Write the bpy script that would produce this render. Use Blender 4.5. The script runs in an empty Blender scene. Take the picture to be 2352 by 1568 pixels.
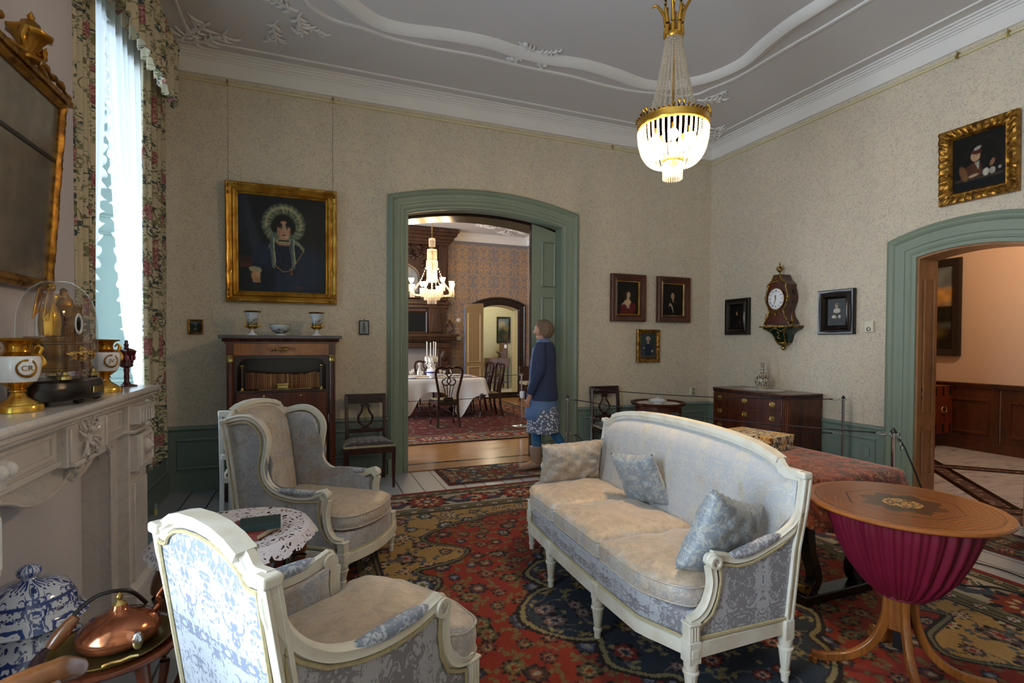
import bpy, bmesh, math, random
import numpy as np
from mathutils import Vector, Matrix
PI=math.pi; rnd=random.Random(7)
sc=bpy.context.scene; COL=sc.collection
def lin(c):
    return tuple(((v/12.92) if v<=.04045 else ((v+.055)/1.055)**2.4) for v in c)
def hx(h):
    h=h.lstrip('#'); return lin(tuple(int(h[i:i+2],16)/255 for i in (0,2,4)))
# ---------------- materials -----------------
class NT:
    def __init__(s,name):
        s.m=bpy.data.materials.new(name); s.m.use_nodes=True; s.t=s.m.node_tree; s.n=s.t.nodes; s.l=s.t.links
        s.b=s.n['Principled BSDF']; s.out=s.n['Material Output']
    def new(s,ty,**k):
        n=s.n.new(ty)
        for a,v in k.items(): setattr(n,a,v)
        return n
    def put(s,sock,v):
        if isinstance(v,bpy.types.NodeSocket): s.l.new(v,sock)
        elif isinstance(v,(tuple,list)) and len(v)==3 and sock.type=='RGBA': sock.default_value=(*v,1)
        else: sock.default_value=v
    def co(s,scale=None,rot=None,loc=None,kind='Object'):
        c=s.new('ShaderNodeTexCoord').outputs[kind]
        if scale or rot or loc:
            m=s.new('ShaderNodeMapping'); s.l.new(c,m.inputs[0])
            if scale: m.inputs['Scale'].default_value=scale if hasattr(scale,'__len__') else (scale,)*3
            if rot: m.inputs['Rotation'].default_value=rot
            if loc: m.inputs['Location'].default_value=loc
            c=m.outputs[0]
        return c
    def noise(s,v,scale=5,detail=3,rough=.5,dist=0,out=0):
        n=s.new('ShaderNodeTexNoise'); s.put(n.inputs['Vector'],v); n.inputs['Scale'].default_value=scale
        n.inputs['Detail'].default_value=detail; n.inputs['Roughness'].default_value=rough; n.inputs['Distortion'].default_value=dist
        return n.outputs[out]
    def vor(s,v,scale=5,rand=1,feature='F1',out=0):
        n=s.new('ShaderNodeTexVoronoi',feature=feature); s.put(n.inputs['Vector'],v); n.inputs['Scale'].default_value=scale
        n.inputs['Randomness'].default_value=rand; return n.outputs[out]
    def wave(s,v,scale=5,dist=0,detail=2,dir='X',type='BANDS'):
        n=s.new('ShaderNodeTexWave',wave_type=type); 
        if type=='BANDS': n.bands_direction=dir
        s.put(n.inputs['Vector'],v); n.inputs['Scale'].default_value=scale; n.inputs['Distortion'].default_value=dist; n.inputs['Detail'].default_value=detail
        return n.outputs[1]
    def ma(s,op,a,b=0,c=0,clamp=False):
        n=s.new('ShaderNodeMath',operation=op,use_clamp=clamp); s.put(n.inputs[0],a); s.put(n.inputs[1],b); s.put(n.inputs[2],c); return n.outputs[0]
    def step(s,v,a,b):
        n=s.new('ShaderNodeMapRange',interpolation_type='SMOOTHSTEP'); s.put(n.inputs[0],v); n.inputs[1].default_value=a; n.inputs[2].default_value=b; return n.outputs[0]
    def mix(s,f,a,b,mode='MIX'):
        n=s.new('ShaderNodeMix',data_type='RGBA',blend_type=mode); s.put(n.inputs[0],f); s.put(n.inputs[6],a); s.put(n.inputs[7],b); return n.outputs[2]
    def ramp(s,f,stops):
        n=s.new('ShaderNodeValToRGB'); e=n.color_ramp.elements
        while len(e)<len(stops): e.new(.5)
        for k,(p,c) in enumerate(stops): e[k].position=p; e[k].color=(*c,1)
        s.put(n.inputs[0],f); return n.outputs[0]
    def sep(s,v):
        n=s.new('ShaderNodeSeparateXYZ'); s.put(n.inputs[0],v); return n.outputs
    def comb(s,x,y,z):
        n=s.new('ShaderNodeCombineXYZ'); s.put(n.inputs[0],x); s.put(n.inputs[1],y); s.put(n.inputs[2],z); return n.outputs[0]
    def bump(s,h,strength=.3,dist=.01):
        n=s.new('ShaderNodeBump'); s.put(n.inputs['Height'],h); n.inputs['Strength'].default_value=strength; n.inputs['Distance'].default_value=dist
        s.l.new(n.outputs[0],s.b.inputs['Normal'])
    def set(s,col=None,rough=None,metal=None,**k):
        if col is not None: s.put(s.b.inputs['Base Color'],col)
        if rough is not None: s.put(s.b.inputs['Roughness'],rough)
        if metal is not None: s.put(s.b.inputs['Metallic'],metal)
        for a,v in k.items(): s.put(s.b.inputs[a.replace('_',' ')],v)
        return s.m
def plain(name,col,rough=.5,metal=0,var=.12,vs=6,bump=0,**k):
    t=NT(name); c=t.co(); n=t.noise(c,vs,4)
    col=hx(col) if isinstance(col,str) else col
    d=tuple(x*(1-var) for x in col); e=tuple(min(1,x*(1+var)) for x in col)
    t.set(t.mix(n,d,e),rough,metal,**k)
    if bump: t.bump(t.noise(c,vs*12,3),bump,.002)
    return t.m
def wood(name,dark,light,scale=(1,1,1),rough=.3,rot=None,ws=5,coat=.2):
    # grain runs along the axis with the smallest scale; noise stretched along z by default
    t=NT(name); sc_=tuple(q*6/max(scale) for q in scale) if max(scale)>min(scale) else (6,6,1)
    inv=(6,6,.8) if scale[2]>=max(scale[:2]) and scale[2]>1 else sc_
    c=t.co(inv,rot); n=t.noise(c,ws*.35,5,.6,.8); f2=t.noise(t.co(tuple(q*6 for q in inv),rot),2,3); fig=t.noise(t.co(),3,2,.5,1.5)
    f=t.ma('ADD',t.ma('MULTIPLY',n,.6),t.ma('ADD',t.ma('MULTIPLY',f2,.2),t.ma('MULTIPLY',fig,.25)))
    t.set(t.ramp(f,[(.35,hx(dark)),(.68,hx(light))]),rough,Coat_Weight=coat,Coat_Roughness=.15)
    t.bump(f,.05,.002); return t.m
# ---------------- mesh builder --------------
class MB:
    def __init__(s): s.v=[]; s.f=[]; s.T=None
    def add(s,vs,fs,T=None):
        o=len(s.v)
        for p in vs:
            p=Vector(p)
            if T is not None: p=T@p
            if s.T is not None: p=s.T@p
            s.v.append(p)
        s.f+= [tuple(i+o for i in f) for f in fs]; return s
    def box(s,x0,x1,y0,y1,z0,z1,T=None):
        return s.add([(x0,y0,z0),(x1,y0,z0),(x1,y1,z0),(x0,y1,z0),(x0,y0,z1),(x1,y0,z1),(x1,y1,z1),(x0,y1,z1)],
          [(0,3,2,1),(4,5,6,7),(0,1,5,4),(1,2,6,5),(2,3,7,6),(3,0,4,7)],T)
    def cb(s,cx,cy,cz,sx,sy,sz,T=None): return s.box(cx-sx/2,cx+sx/2,cy-sy/2,cy+sy/2,cz-sz/2,cz+sz/2,T)
    def prism(s,poly,a,b,axis='y',T=None):
        n=len(poly)
        def P(p,d): return {'y':(p[0],d,p[1]),'x':(d,p[0],p[1]),'z':(p[0],p[1],d)}[axis]
        return s.add([P(p,a) for p in poly]+[P(p,b) for p in poly],[tuple(range(n)),tuple(range(2*n-1,n-1,-1))]+[(i,i+n,(i+1)%n+n,(i+1)%n) for i in range(n)],T)
    def grid(s,nu,nv,fn,cu=False,cv=False,T=None):
        vs=[fn(i/(nu if cu else nu-1),j/(nv if cv else nv-1)) for j in range(nv) for i in range(nu)]
        fs=[]
        for j in range(nv if cv else nv-1):
            for i in range(nu if cu else nu-1):
                i2=(i+1)%nu; j2=(j+1)%nv; fs.append((j*nu+i,j*nu+i2,j2*nu+i2,j2*nu+i))
        return s.add(vs,fs,T)
    def lathe(s,prof,c=(0,0,0),seg=24,fl=None,sx=1,sy=1,T=None,cap=True,ang=None):
        def fn(u,v):
            j=int(round(v*(len(prof)-1))); r,z=prof[j][0],prof[j][1]; a=2*PI*u if not ang else ang[0]+(ang[1]-ang[0])*u
            if fl and (len(prof[j])<3 or prof[j][2]): r*=1+fl[1]*math.cos(fl[0]*a)
            return (c[0]+r*math.cos(a)*sx,c[1]+r*math.sin(a)*sy,c[2]+z)
        o=len(s.v); n=seg if not ang else seg+1
        s.grid(n,len(prof),fn,cu=not ang,T=T)
        if cap and not ang:
            if prof[0][0]>1e-4: s.f.append(tuple(o+i for i in range(n-1,-1,-1)))
            if prof[-1][0]>1e-4: s.f.append(tuple(o+(len(prof)-1)*n+i for i in range(n)))
        return s
    def sph(s,c,r,sx=1,sy=1,sz=1,seg=12,rings=8,T=None):
        return s.lathe([(max(1e-5,r*math.sin(PI*i/rings)),-r*sz*math.cos(PI*i/rings)) for i in range(rings+1)],c,seg,sx=sx,sy=sy,T=T,cap=False)
    def sweep(s,prof,path,up=(0,0,1),closed=False,cap=True,scale=None,T=None):
        # prof: list (side,up) closed polygon; path pts
        path=[Vector(p) for p in path]; n=len(path); m=len(prof); vs=[]; up=Vector(up)
        for k in range(n):
            if closed: a=path[k-1]; b=path[(k+1)%n]
            else: a=path[max(k-1,0)]; b=path[min(k+1,n-1)]
            t=(b-a); 
            if t.length<1e-9: t=Vector((0,0,1))
            t.normalize(); sd=t.cross(up)
            if sd.length<1e-4: sd=t.cross(Vector((0.0,1,0.01)))
            sd.normalize(); u2=sd.cross(t)
            # mitre
            d1=(path[k]-path[k-1]) if (k>0 or closed) else t; d2=(path[(k+1)%n]-path[k]) if (k<n-1 or closed) else t
            mf=1
            if d1.length>1e-9 and d2.length>1e-9:
                cs=max(-.5,min(1,d1.normalized().dot(d2.normalized()))); mf=min(1.6,1/math.sqrt((1+cs)/2))
            turn=d1.cross(d2); ms=mf if abs(turn.normalized().dot(u2))>.5 else 1; mu=mf if ms==1 else 1
            q=scale[k] if scale else 1
            for p in prof: vs.append(path[k]+sd*(p[0]*ms*q)+u2*(p[1]*mu*q))
        fs=[]
        for k in range(n if closed else n-1):
            for j in range(m):
                a=k*m+j; b=k*m+(j+1)%m; c=((k+1)%n)*m+(j+1)%m; d=((k+1)%n)*m+j; fs.append((a,b,c,d))
        if not closed and cap: fs+= [tuple(range(m-1,-1,-1)),tuple((n-1)*m+i for i in range(m))]
        return s.add(vs,fs,T)
    def tube(s,path,r=.01,seg=8,closed=False,up=(0,0,1),T=None,sx=1):
        rs=r if hasattr(r,'__len__') else None; R=1 if rs else r
        return s.sweep([(math.cos(2*PI*i/seg)*R*sx,math.sin(2*PI*i/seg)*R) for i in range(seg)],path,up,closed,True,rs,T)
    def cyl(s,a,b,r,seg=10,r2=None,T=None):
        return s.tube([a,b],[r,r if r2 is None else r2],seg,T=T,up=(0,0,1) if abs(Vector(b)[2]-Vector(a)[2])<.9*(Vector(b)-Vector(a)).length else (0,1,0))
    def build(s,name,m,parent=None,loc=None,rz=None,smooth=40,bevel=0,sub=0,seg=2,disp=None):
        me=bpy.data.meshes.new(name); me.from_pydata([tuple(p) for p in s.v],[],s.f); me.validate(); me.update()
        bm=bmesh.new(); bm.from_mesh(me); bmesh.ops.recalc_face_normals(bm,faces=bm.faces); bm.to_mesh(me); bm.free()
        if smooth:
            me.shade_smooth()
            if smooth<180: me.set_sharp_from_angle(angle=math.radians(smooth))
        me.materials.append(m); o=bpy.data.objects.new(name,me); COL.objects.link(o)
        if parent: o.parent=parent
        if loc: o.location=loc
        if rz is not None: o.rotation_euler=(0,0,rz)
        if bevel:
            b=o.modifiers.new('b','BEVEL'); b.width=bevel; b.segments=seg; b.limit_method='ANGLE'; b.angle_limit=math.radians(35); b.harden_normals=False
        if sub: q=o.modifiers.new('s','SUBSURF'); q.levels=sub; q.render_levels=sub
        return o
def thing(name,label,cat,loc=(0,0,0),rz=0,group=None):
    o=bpy.data.objects.new(name,None); COL.objects.link(o); o.location=loc; o.rotation_euler=(0,0,rz); o.empty_display_size=.1
    return tag(o,label,cat,group)
def tag(o,label,cat,group=None):
    o['label']=label; o['category']=cat
    if group: o['group']=group
    return o
def struct(o): o['kind']='structure'; return o
KIDS={}
def dup(root,loc=None,rz=None,label=None,group=None,scale=None):
    def cp(o,par):
        c=o.copy(); COL.objects.link(c)
        if par: c.parent=par
        for k in o.children: cp(k,c)
        return c
    r=cp(root,None)
    if loc is not None: r.location=loc
    if rz is not None: r.rotation_euler=(0,0,rz)
    if scale: r.scale=(scale,)*3 if not hasattr(scale,'__len__') else scale
    if label: r['label']=label
    if group: r['group']=group
    return r
def bez(p,n=8):
    # catmull-rom through points
    out=[]; P=[Vector(q) for q in p]
    for i in range(len(P)-1):
        a=P[max(i-1,0)];b=P[i];c=P[i+1];d=P[min(i+2,len(P)-1)]
        for k in range(n):
            t=k/n; out.append(.5*((2*b)+(c-a)*t+(2*a-5*b+4*c-d)*t*t+(3*b-3*c+d-a)*t**3))
    out.append(P[-1]); return out
def spiral(c,r0,r1,a0,a1,n=18,plane='yz',x=0):
    o=[]
    for i in range(n+1):
        t=i/n; r=r0+(r1-r0)*t; a=a0+(a1-a0)*t
        p=(c[0]+r*math.cos(a),c[1]+r*math.sin(a)); o.append((x,p[0],p[1]) if plane=='yz' else (p[0],x,p[1]))
    return o
def lerp(a,b,t): return a+(b-a)*t
def T(loc=(0,0,0),rz=0,rx=0,ry=0,s=1):
    m=Matrix.Translation(loc)@Matrix.Rotation(rz,4,'Z')@Matrix.Rotation(ry,4,'Y')@Matrix.Rotation(rx,4,'X')
    return m@Matrix.Diagonal((s,s,s,1)) if not hasattr(s,'__len__') else m@Matrix.Diagonal((*s,1))
# ---------------- painted canvases (colour per vertex) ---------
class Cv:
    def __init__(s,w,h,col):
        s.w,s.h=w,h; s.a=np.zeros((h,w,3)); s.a[:]=lin(tuple(int(col[i:i+2],16)/255 for i in (1,3,5)))
        s.x,s.y=np.meshgrid((np.arange(w)+.5)/w,(np.arange(h)+.5)/h)
    def blend(s,m,c,al=1):
        c=np.array(hx(c) if isinstance(c,str) else c); m=np.clip(m,0,1)[...,None]*al; s.a=s.a*(1-m)+c*m; return s
    def ell(s,cx,cy,rx,ry,c,soft=.15,rot=0,al=1):
        dx,dy=s.x-cx,s.y-cy; ca,sa=math.cos(rot),math.sin(rot); d=np.hypot((dx*ca+dy*sa)/rx,(-dx*sa+dy*ca)/ry)
        return s.blend((1+soft/2-d)/max(soft,1e-3),c,al)
    def rect(s,x0,x1,y0,y1,c,al=1,soft=.01):
        m=np.minimum(np.minimum(s.x-x0,x1-s.x),np.minimum(s.y-y0,y1-s.y)); return s.blend(m/soft+.5,c,al)
    def line(s,pts,w,c,al=1,soft=.4):
        d=np.full(s.x.shape,9.)
        for (x0,y0),(x1,y1) in zip(pts,pts[1:]):
            vx,vy=x1-x0,y1-y0; t=np.clip(((s.x-x0)*vx+(s.y-y0)*vy)/(vx*vx+vy*vy+1e-12),0,1); d=np.minimum(d,np.hypot(s.x-x0-t*vx,s.y-y0-t*vy))
        return s.blend((w*(1+soft)-d)/(w*soft+1e-6),c,al)
    def poly(s,pts,c,al=1):
        ins=np.zeros(s.x.shape,bool); n=len(pts)
        for i in range(n):
            x0,y0=pts[i]; x1,y1=pts[(i+1)%n]
            k=((y0>s.y)!=(y1>s.y))&(s.x<(x1-x0)*(s.y-y0)/((y1-y0) or 1e-9)+x0); ins^=k
        return s.blend(ins.astype(float),c,al)
    def noise(s,amp=.15,n=12,seed=1):
        r=np.random.RandomState(seed); g=r.rand(n+2,n+2); xi=s.x*n; yi=s.y*n; i=xi.astype(int); j=yi.astype(int); fx=xi-i; fy=yi-j
        v=(g[j,i]*(1-fx)+g[j,i+1]*fx)*(1-fy)+(g[j+1,i]*(1-fx)+g[j+1,i+1]*fx)*fy
        s.a*= (1+amp*(v-.5)*2)[...,None]; return s
def vcmat(name,rough=.5,weave=0,**k):
    t=NT(name); a=t.new('ShaderNodeAttribute',attribute_name='Col')
    col=a.outputs[0]
    if weave:
        n=t.noise(t.co(),weave,2); col=t.mix(t.ma('MULTIPLY',n,.5),col,(0.02,.015,.012)); t.bump(n,.5,.004)
    else:
        n=t.noise(t.co(),60,3); col=t.mix(.25,col,t.mix(n,(.25,.25,.25),(1,1,1)),'MULTIPLY')
    t.set(col,rough,Specular_IOR_Level=.25,**k); return t.m
def paint_mesh(o,cv,uvf):
    """colour every vertex of mesh object o from canvas via uvf(co)->(u,v)"""
    me=o.data; n=len(me.vertices); co=np.empty(n*3,'f'); me.vertices.foreach_get('co',co); co=co.reshape(-1,3)
    u,v=uvf(co); i=np.clip((u*cv.w).astype(int),0,cv.w-1); j=np.clip((v*cv.h).astype(int),0,cv.h-1)
    c=np.ones((n,4),'f'); c[:,:3]=cv.a[j,i]
    at=me.color_attributes.new('Col','FLOAT_COLOR','POINT'); at.data.foreach_set('color',c.ravel()); return o
def fastgrid(name,nx,ny,x0,x1,y0,y1,cv,m,parent=None,z=0,plane='xy',flip=False):
    xs=np.linspace(x0,x1,nx); ys=np.linspace(y0,y1,ny); X,Y=np.meshgrid(xs,ys); Z=np.full(X.shape,z)
    co=np.stack([X,Y,Z] if plane=='xy' else [X,Z,Y],-1).reshape(-1,3).astype('f')
    i=np.arange((nx-1)*(ny-1)); r=i//(nx-1); q=i%(nx-1); a=r*nx+q
    fs=np.stack([a,a+1,a+1+nx,a+nx],1)
    me=bpy.data.meshes.new(name); me.vertices.add(len(co)); me.vertices.foreach_set('co',co.ravel()); me.loops.add(fs.size); me.loops.foreach_set('vertex_index',fs.ravel().astype('i'))
    me.polygons.add(len(fs)); me.polygons.foreach_set('loop_start',np.arange(0,fs.size,4,dtype='i')); me.polygons.foreach_set('loop_total',np.full(len(fs),4,'i')); me.update(calc_edges=True); me.validate()
    o=bpy.data.objects.new(name,me); COL.objects.link(o); me.materials.append(m)
    paint_mesh(o,cv,lambda c:((c[:,0]-x0)/(x1-x0),(c[:,1 if plane=='xy' else 2]-y0)/(y1-y0)))
    if parent: o.parent=parent
    return o
# ================= palette =================
GREEN=plain('green_paint','#828F7F',.42,var=.05,vs=3,bump=.1)
GREEND=plain('green_dado_paint','#77877F',.42,var=.05,vs=3,bump=.1)
def mk_white(n,c,**k): return plain(n,c,.6,var=.03,vs=2,bump=.06,**k)
CEIL=mk_white('ceiling_plaster','#CFCCCE'); PLAST=mk_white('moulding_plaster','#E2E0DE'); BREAST=mk_white('lilac_white_plaster','#C6BFC4')
CREAM=plain('cream_paint','#CFC49E',.45,var=.04)
def wallpaper():
    t=NT('floral_wallpaper'); c=t.co(); cc=t.mix(.3,c,t.noise(c,16,1,out=1))
    big=t.step(t.noise(c,19,2,.5,1.4),.43,.52)
    m=t.ma('MULTIPLY',t.step(t.vor(cc,52,1),.44,.30),big)
    cb=t.co((1,1,.6),(.5,.4,0),(3,1,7)); m2=t.ma('MULTIPLY',t.step(t.vor(cb,72,1),.42,.28),t.step(t.noise(c,13,2,.5,1),.44,.54))
    base=t.mix(t.noise(c,3,3),hx('#CBBFAB'),hx('#D3C9B6'))
    k=t.mix(t.ma('MULTIPLY',m2,.36),base,hx('#9A8068')); k=t.mix(t.ma('MULTIPLY',m,.55),k,hx('#7C8388'))
    t.set(k,.75); return t.m
WPAPER=wallpaper()
def boards(name,c1,c2,gap,w=.2,axis=0,L=0,rough=.4,gd=.012):
    t=NT(name); c=t.co(); s=t.sep(c); x=t.ma('DIVIDE',s[axis],w); fx=t.ma('FRACT',x); idx=t.ma('FLOOR',x)
    e=t.ma('MINIMUM',fx,t.ma('SUBTRACT',1,fx)); g=t.step(e,.004/w,gd/w*.7)
    n=t.noise(t.comb(t.ma('MULTIPLY',idx,7.3),t.ma('MULTIPLY',s[1-axis],.7),0),1,1)
    gr=t.noise(t.co((14,2,1) if axis==0 else (2,14,1)),2,5)
    col=t.mix(t.ma('MULTIPLY_ADD',gr,.5,t.ma('MULTIPLY',n,.5)),hx(c1),hx(c2)); t.set(t.mix(g,hx(gap),col),rough,Coat_Weight=.15,Coat_Roughness=.2)
    t.bump(g,.4,.004); return t.m
FLOOR=boards('grey_floor_paint','#8E939B','#A6AAB0','#2E3238',.205,0,rough=.38)
def parquet():
    t=NT('oak_parquet'); c=t.co(); s=t.sep(c); zig=t.ma('PINGPONG',s[0],.32); u=t.ma('ADD',s[1],t.ma('MULTIPLY',zig,.45)); k=t.ma('DIVIDE',u,.075); i=t.ma('FLOOR',k); f=t.ma('FRACT',k)
    n=t.noise(t.comb(t.ma('MULTIPLY',i,3.7),t.ma('FLOOR',t.ma('DIVIDE',s[0],.32)),0),1.7,1); gr=t.noise(t.co((3,22,1)),3,4)
    col=t.ramp(t.ma('MULTIPLY_ADD',gr,.4,t.ma('MULTIPLY',n,.6)),[(.25,hx('#8A5A2C')),(.75,hx('#C08A4C'))])
    t.set(t.mix(t.step(t.ma('MINIMUM',f,t.ma('SUBTRACT',1,f)),.01,.05),hx('#5E3C1D'),col),.28,Coat_Weight=.4,Coat_Roughness=.12); return t.m
PARQ=parquet()
def marblefloor():
    t=NT('hall_marble'); c=t.co(); s=t.sep(c); a=t.ma('SUBTRACT',s[1],s[0]); b=t.ma('ADD',s[1],s[0])
    def band(v,lo,hi,d):
        ins=t.ma('MULTIPLY',t.ma('GREATER_THAN',v,lo),t.ma('LESS_THAN',v,hi)); inn=t.ma('MULTIPLY',t.ma('GREATER_THAN',v,lo+d),t.ma('LESS_THAN',v,hi-d)); return ins,inn
    white=t.mix(t.step(t.noise(t.co((1,4,1),rot=(0,0,.7)),2,6,.65,1.5),.45,.75),hx('#B9B6BC'),hx('#86848D'))
    jt=t.ma('FRACT',t.ma('DIVIDE',b,.62)); white=t.mix(t.ma('LESS_THAN',jt,.008),white,hx('#6a6670'))
    mos=t.mix(t.step(t.vor(c,16,1),.2,.5),hx('#8E7C6C'),hx('#5A4A48')); blk=hx('#14100F'); col=white
    for v,lo,hi in ((a,-3.24,-2.9),(a,-5.6,-5.26),(b,10.42,10.76),(b,7.9,8.24),(a,-.9,-.56)):
        i,n=band(v,lo,hi,.085); col=t.mix(i,col,blk); col=t.mix(n,col,mos)
    t.set(col,.16); return t.m
MFLOOR=marblefloor()
MAHOG=wood('mahogany','#2A1009','#5E2C17',(1,1,6),.25,ws=4); MAHOGD=wood('dark_mahogany','#170A08','#3A1811',(1,1,5),.3,ws=4)
FLAME=wood('flame_mahogany','#5A2A10','#A96A32',(1.5,1,3),.22,rot=(.0,.5,0),ws=2.2); WALN=wood('walnut','#3A2010','#7A4A26',(1,1,4),.3,ws=4)
OAKC=wood('carved_oak','#1E0F08','#4E2C16',(1,1,3),.4,ws=3,coat=.1); DOORW=wood('oak_graining','#7A5234','#A87C54',(4,4,.6),.35,ws=3)
WAINS=wood('wainscot_oak','#2A1208','#5C2E14',(1,1,3),.3,ws=3)
def gold(name,c1,c2,rough=.3,vs=25,bump=.5):
    t=NT(name); c=t.co(); n=t.noise(c,vs,4); t.set(t.mix(t.step(n,.35,.62),hx(c1),hx(c2)),rough,.85); t.bump(t.noise(c,vs*2,3),bump,.004); return t.m
GOLD=gold('gilding','#A37226','#CC9C42',.3,9,.12); GOLDB=gold('bright_gilding','#B07A22','#E3B552',.2,6,.05); GOLDD=gold('worn_gilding','#6B481C','#A87C34',.4,22,.5)
BRASS=gold('brass','#A88B4C','#D8BE78',.22,10,.05); BRONZE=gold('ormolu','#3E2D12','#A88440',.35,40,.7); COPPER=gold('copper','#8A4B30','#B87452',.16,4,.03)
CHROME=plain('chrome','#C9CBD0',.15,1,var=.03); BLACK=plain('black_paint','#121014',.3); EBON=plain('ebonised_wood','#17100F',.25,var=.3)
ROPE=plain('black_rope','#15151A',.7); WHITEP=plain('white_lacquer','#DADDD9',.35,var=.02); PORC=plain('white_porcelain','#E6E6EC',.12,var=.02)
GREYST=plain('grey_marble','#4A4548',.2,var=.35,vs=9); LINEN=plain('white_linen','#D9D4CE',.8,var=.03,bump=.2)
def marble(name,a,b,vein):
    t=NT(name); c=t.co(); n=t.noise(c,3,6,.65,1.6); v=t.step(t.ma('ABSOLUTE',t.ma('SUBTRACT',n,.5)),.03,.0)
    base=t.mix(t.noise(c,1.6,4),hx(a),hx(b)); dots=t.step(t.noise(t.co((9,9,3)),3,3),.66,.74)
    t.set(t.mix(t.ma('MAXIMUM',t.ma('MULTIPLY',v,.16),t.ma('MULTIPLY',dots,.25)),base,hx(vein)),.2); return t.m
MARB=marble('carrara_marble','#D6CEC6','#C2BAB6','#7E7C86')
GLASS=NT('clear_glass'); 
def glassmat(name,col,tr=.9,rough=.02):
    t=NT(name); g=t.new('ShaderNodeBsdfGlossy'); g.inputs['Roughness'].default_value=rough; g.inputs[0].default_value=(1,1,1,1)
    p=t.new('ShaderNodeBsdfTransparent'); p.inputs[0].default_value=(*col,1); lw=t.new('ShaderNodeLayerWeight'); lw.inputs[0].default_value=.25
    mx=t.new('ShaderNodeMixShader'); t.put(mx.inputs[0],t.ma('MULTIPLY_ADD',lw.outputs[1],1-tr+.3,(1-tr)*.35)); t.l.new(p.outputs[0],mx.inputs[1]); t.l.new(g.outputs[0],mx.inputs[2]); t.l.new(mx.outputs[0],t.out.inputs[0]); return t.m
GLASS=glassmat('clear_glass',(.97,.98,.98),.9); PANE=glassmat('window_pane_glass',(.95,.97,.97),.95)
def crystal(name,tint,tl=.45,tp=.3):
    t=NT(name); g=t.new('ShaderNodeBsdfGlossy'); g.inputs['Roughness'].default_value=.08; tr=t.new('ShaderNodeBsdfTranslucent'); tr.inputs[0].default_value=(*tint,1)
    p=t.new('ShaderNodeBsdfTransparent'); p.inputs[0].default_value=(*tint,1); m1=t.new('ShaderNodeMixShader'); m1.inputs[0].default_value=tp; t.l.new(tr.outputs[0],m1.inputs[1]); t.l.new(p.outputs[0],m1.inputs[2])
    m2=t.new('ShaderNodeMixShader'); m2.inputs[0].default_value=.3; t.l.new(m1.outputs[0],m2.inputs[1]); t.l.new(g.outputs[0],m2.inputs[2]); t.l.new(m2.outputs[0],t.out.inputs[0]); return t.m
CRYST=crystal('cut_crystal',(1,.95,.86),tp=.45)
def sheer():
    t=NT('sheer_voile'); c=t.co(); d=t.new('ShaderNodeBsdfDiffuse'); d.inputs[0].default_value=(.92,.94,.96,1); tl=t.new('ShaderNodeBsdfTranslucent'); tl.inputs[0].default_value=(.92,.95,.98,1)
    a=t.new('ShaderNodeMixShader'); a.inputs[0].default_value=.65; t.l.new(d.outputs[0],a.inputs[1]); t.l.new(tl.outputs[0],a.inputs[2]); p=t.new('ShaderNodeBsdfTransparent')
    b=t.new('ShaderNodeMixShader'); b.inputs[0].default_value=.3; t.l.new(a.outputs[0],b.inputs[1]); t.l.new(p.outputs[0],b.inputs[2]); t.l.new(b.outputs[0],t.out.inputs[0]); return t.m
VOILE=sheer()
# damask: mirrored coordinates give a repeating, symmetric leaf pattern
def damask(name,ground,fig,worn=None,wornamt=.0,rep=(.13,.13,.2),sc_=24,rough=.42,th=.5,up=True,sheen=.3):
    t=NT(name); c=t.co(); s=t.sep(c)
    m=t.comb(t.ma('PINGPONG',s[0],rep[0]),t.ma('PINGPONG',s[1],rep[1]),t.ma('PINGPONG',s[2],rep[2]))
    n1=t.noise(m,sc_,2.5,.55,2.2); n2=t.noise(m,sc_*.32,1,.5,.8)
    f=t.step(t.ma('MULTIPLY_ADD',n1,.7,t.ma('MULTIPLY',n2,.35)),th,th+.045)
    rib=t.noise(t.co((1,1,.04)),900,1)
    g=t.mix(t.ma('MULTIPLY',rib,.25),hx(ground),hx(fig)); col=t.mix(f,g,hx(fig))
    if worn:
        w=t.noise(t.co(),5.5,6,.72,.8); k=w
        if up:
            gz=t.new('ShaderNodeNewGeometry'); nz=t.sep(gz.outputs['Normal'])[2]; k=t.ma('ADD',w,t.ma('MULTIPLY',t.step(nz,.3,.95),.17))
        wf=t.ma('MULTIPLY',t.step(k,.58-wornamt,.80-wornamt),.85); col=t.mix(wf,col,t.mix(t.step(t.noise(t.co(),22,5,.7,.8),.35,.65),tuple(x*.72 for x in hx(worn)),hx(worn)))
    t.set(col,rough,Sheen_Weight=sheen,Sheen_Roughness=.4); t.bump(t.ma('ADD',f,t.ma('MULTIPLY',t.noise(t.co(),14,4),1.5)),.22,.004); return t.m
DAM_BACK=damask('blue_grey_damask','#77829B','#B9C2CD',rep=(.12,.12,.16),sc_=27,th=.5)
DAM_SIDE=damask('lilac_grey_damask','#77757C','#A9ABB3',rep=(.11,.11,.15),sc_=30,th=.5)
DAM_WORN=damask('worn_silver_damask','#9598A4','#AEAFB3','#A8978A',.13,rep=(.12,.12,.15),sc_=30)
DAM_SEAT=damask('worn_beige_damask','#A09EA2','#BDB6AD','#BCA78E',.15,rep=(.12,.12,.16),sc_=30)
DAM_PALE=damask('pale_blue_damask','#AAAFB8','#BAB9B4','#B5AA98',.07,rep=(.13,.13,.17),sc_=28,up=False)
GIMP=plain('gold_gimp_braid','#B8AA84',.55,var=.3,vs=90,bump=.8)
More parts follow.
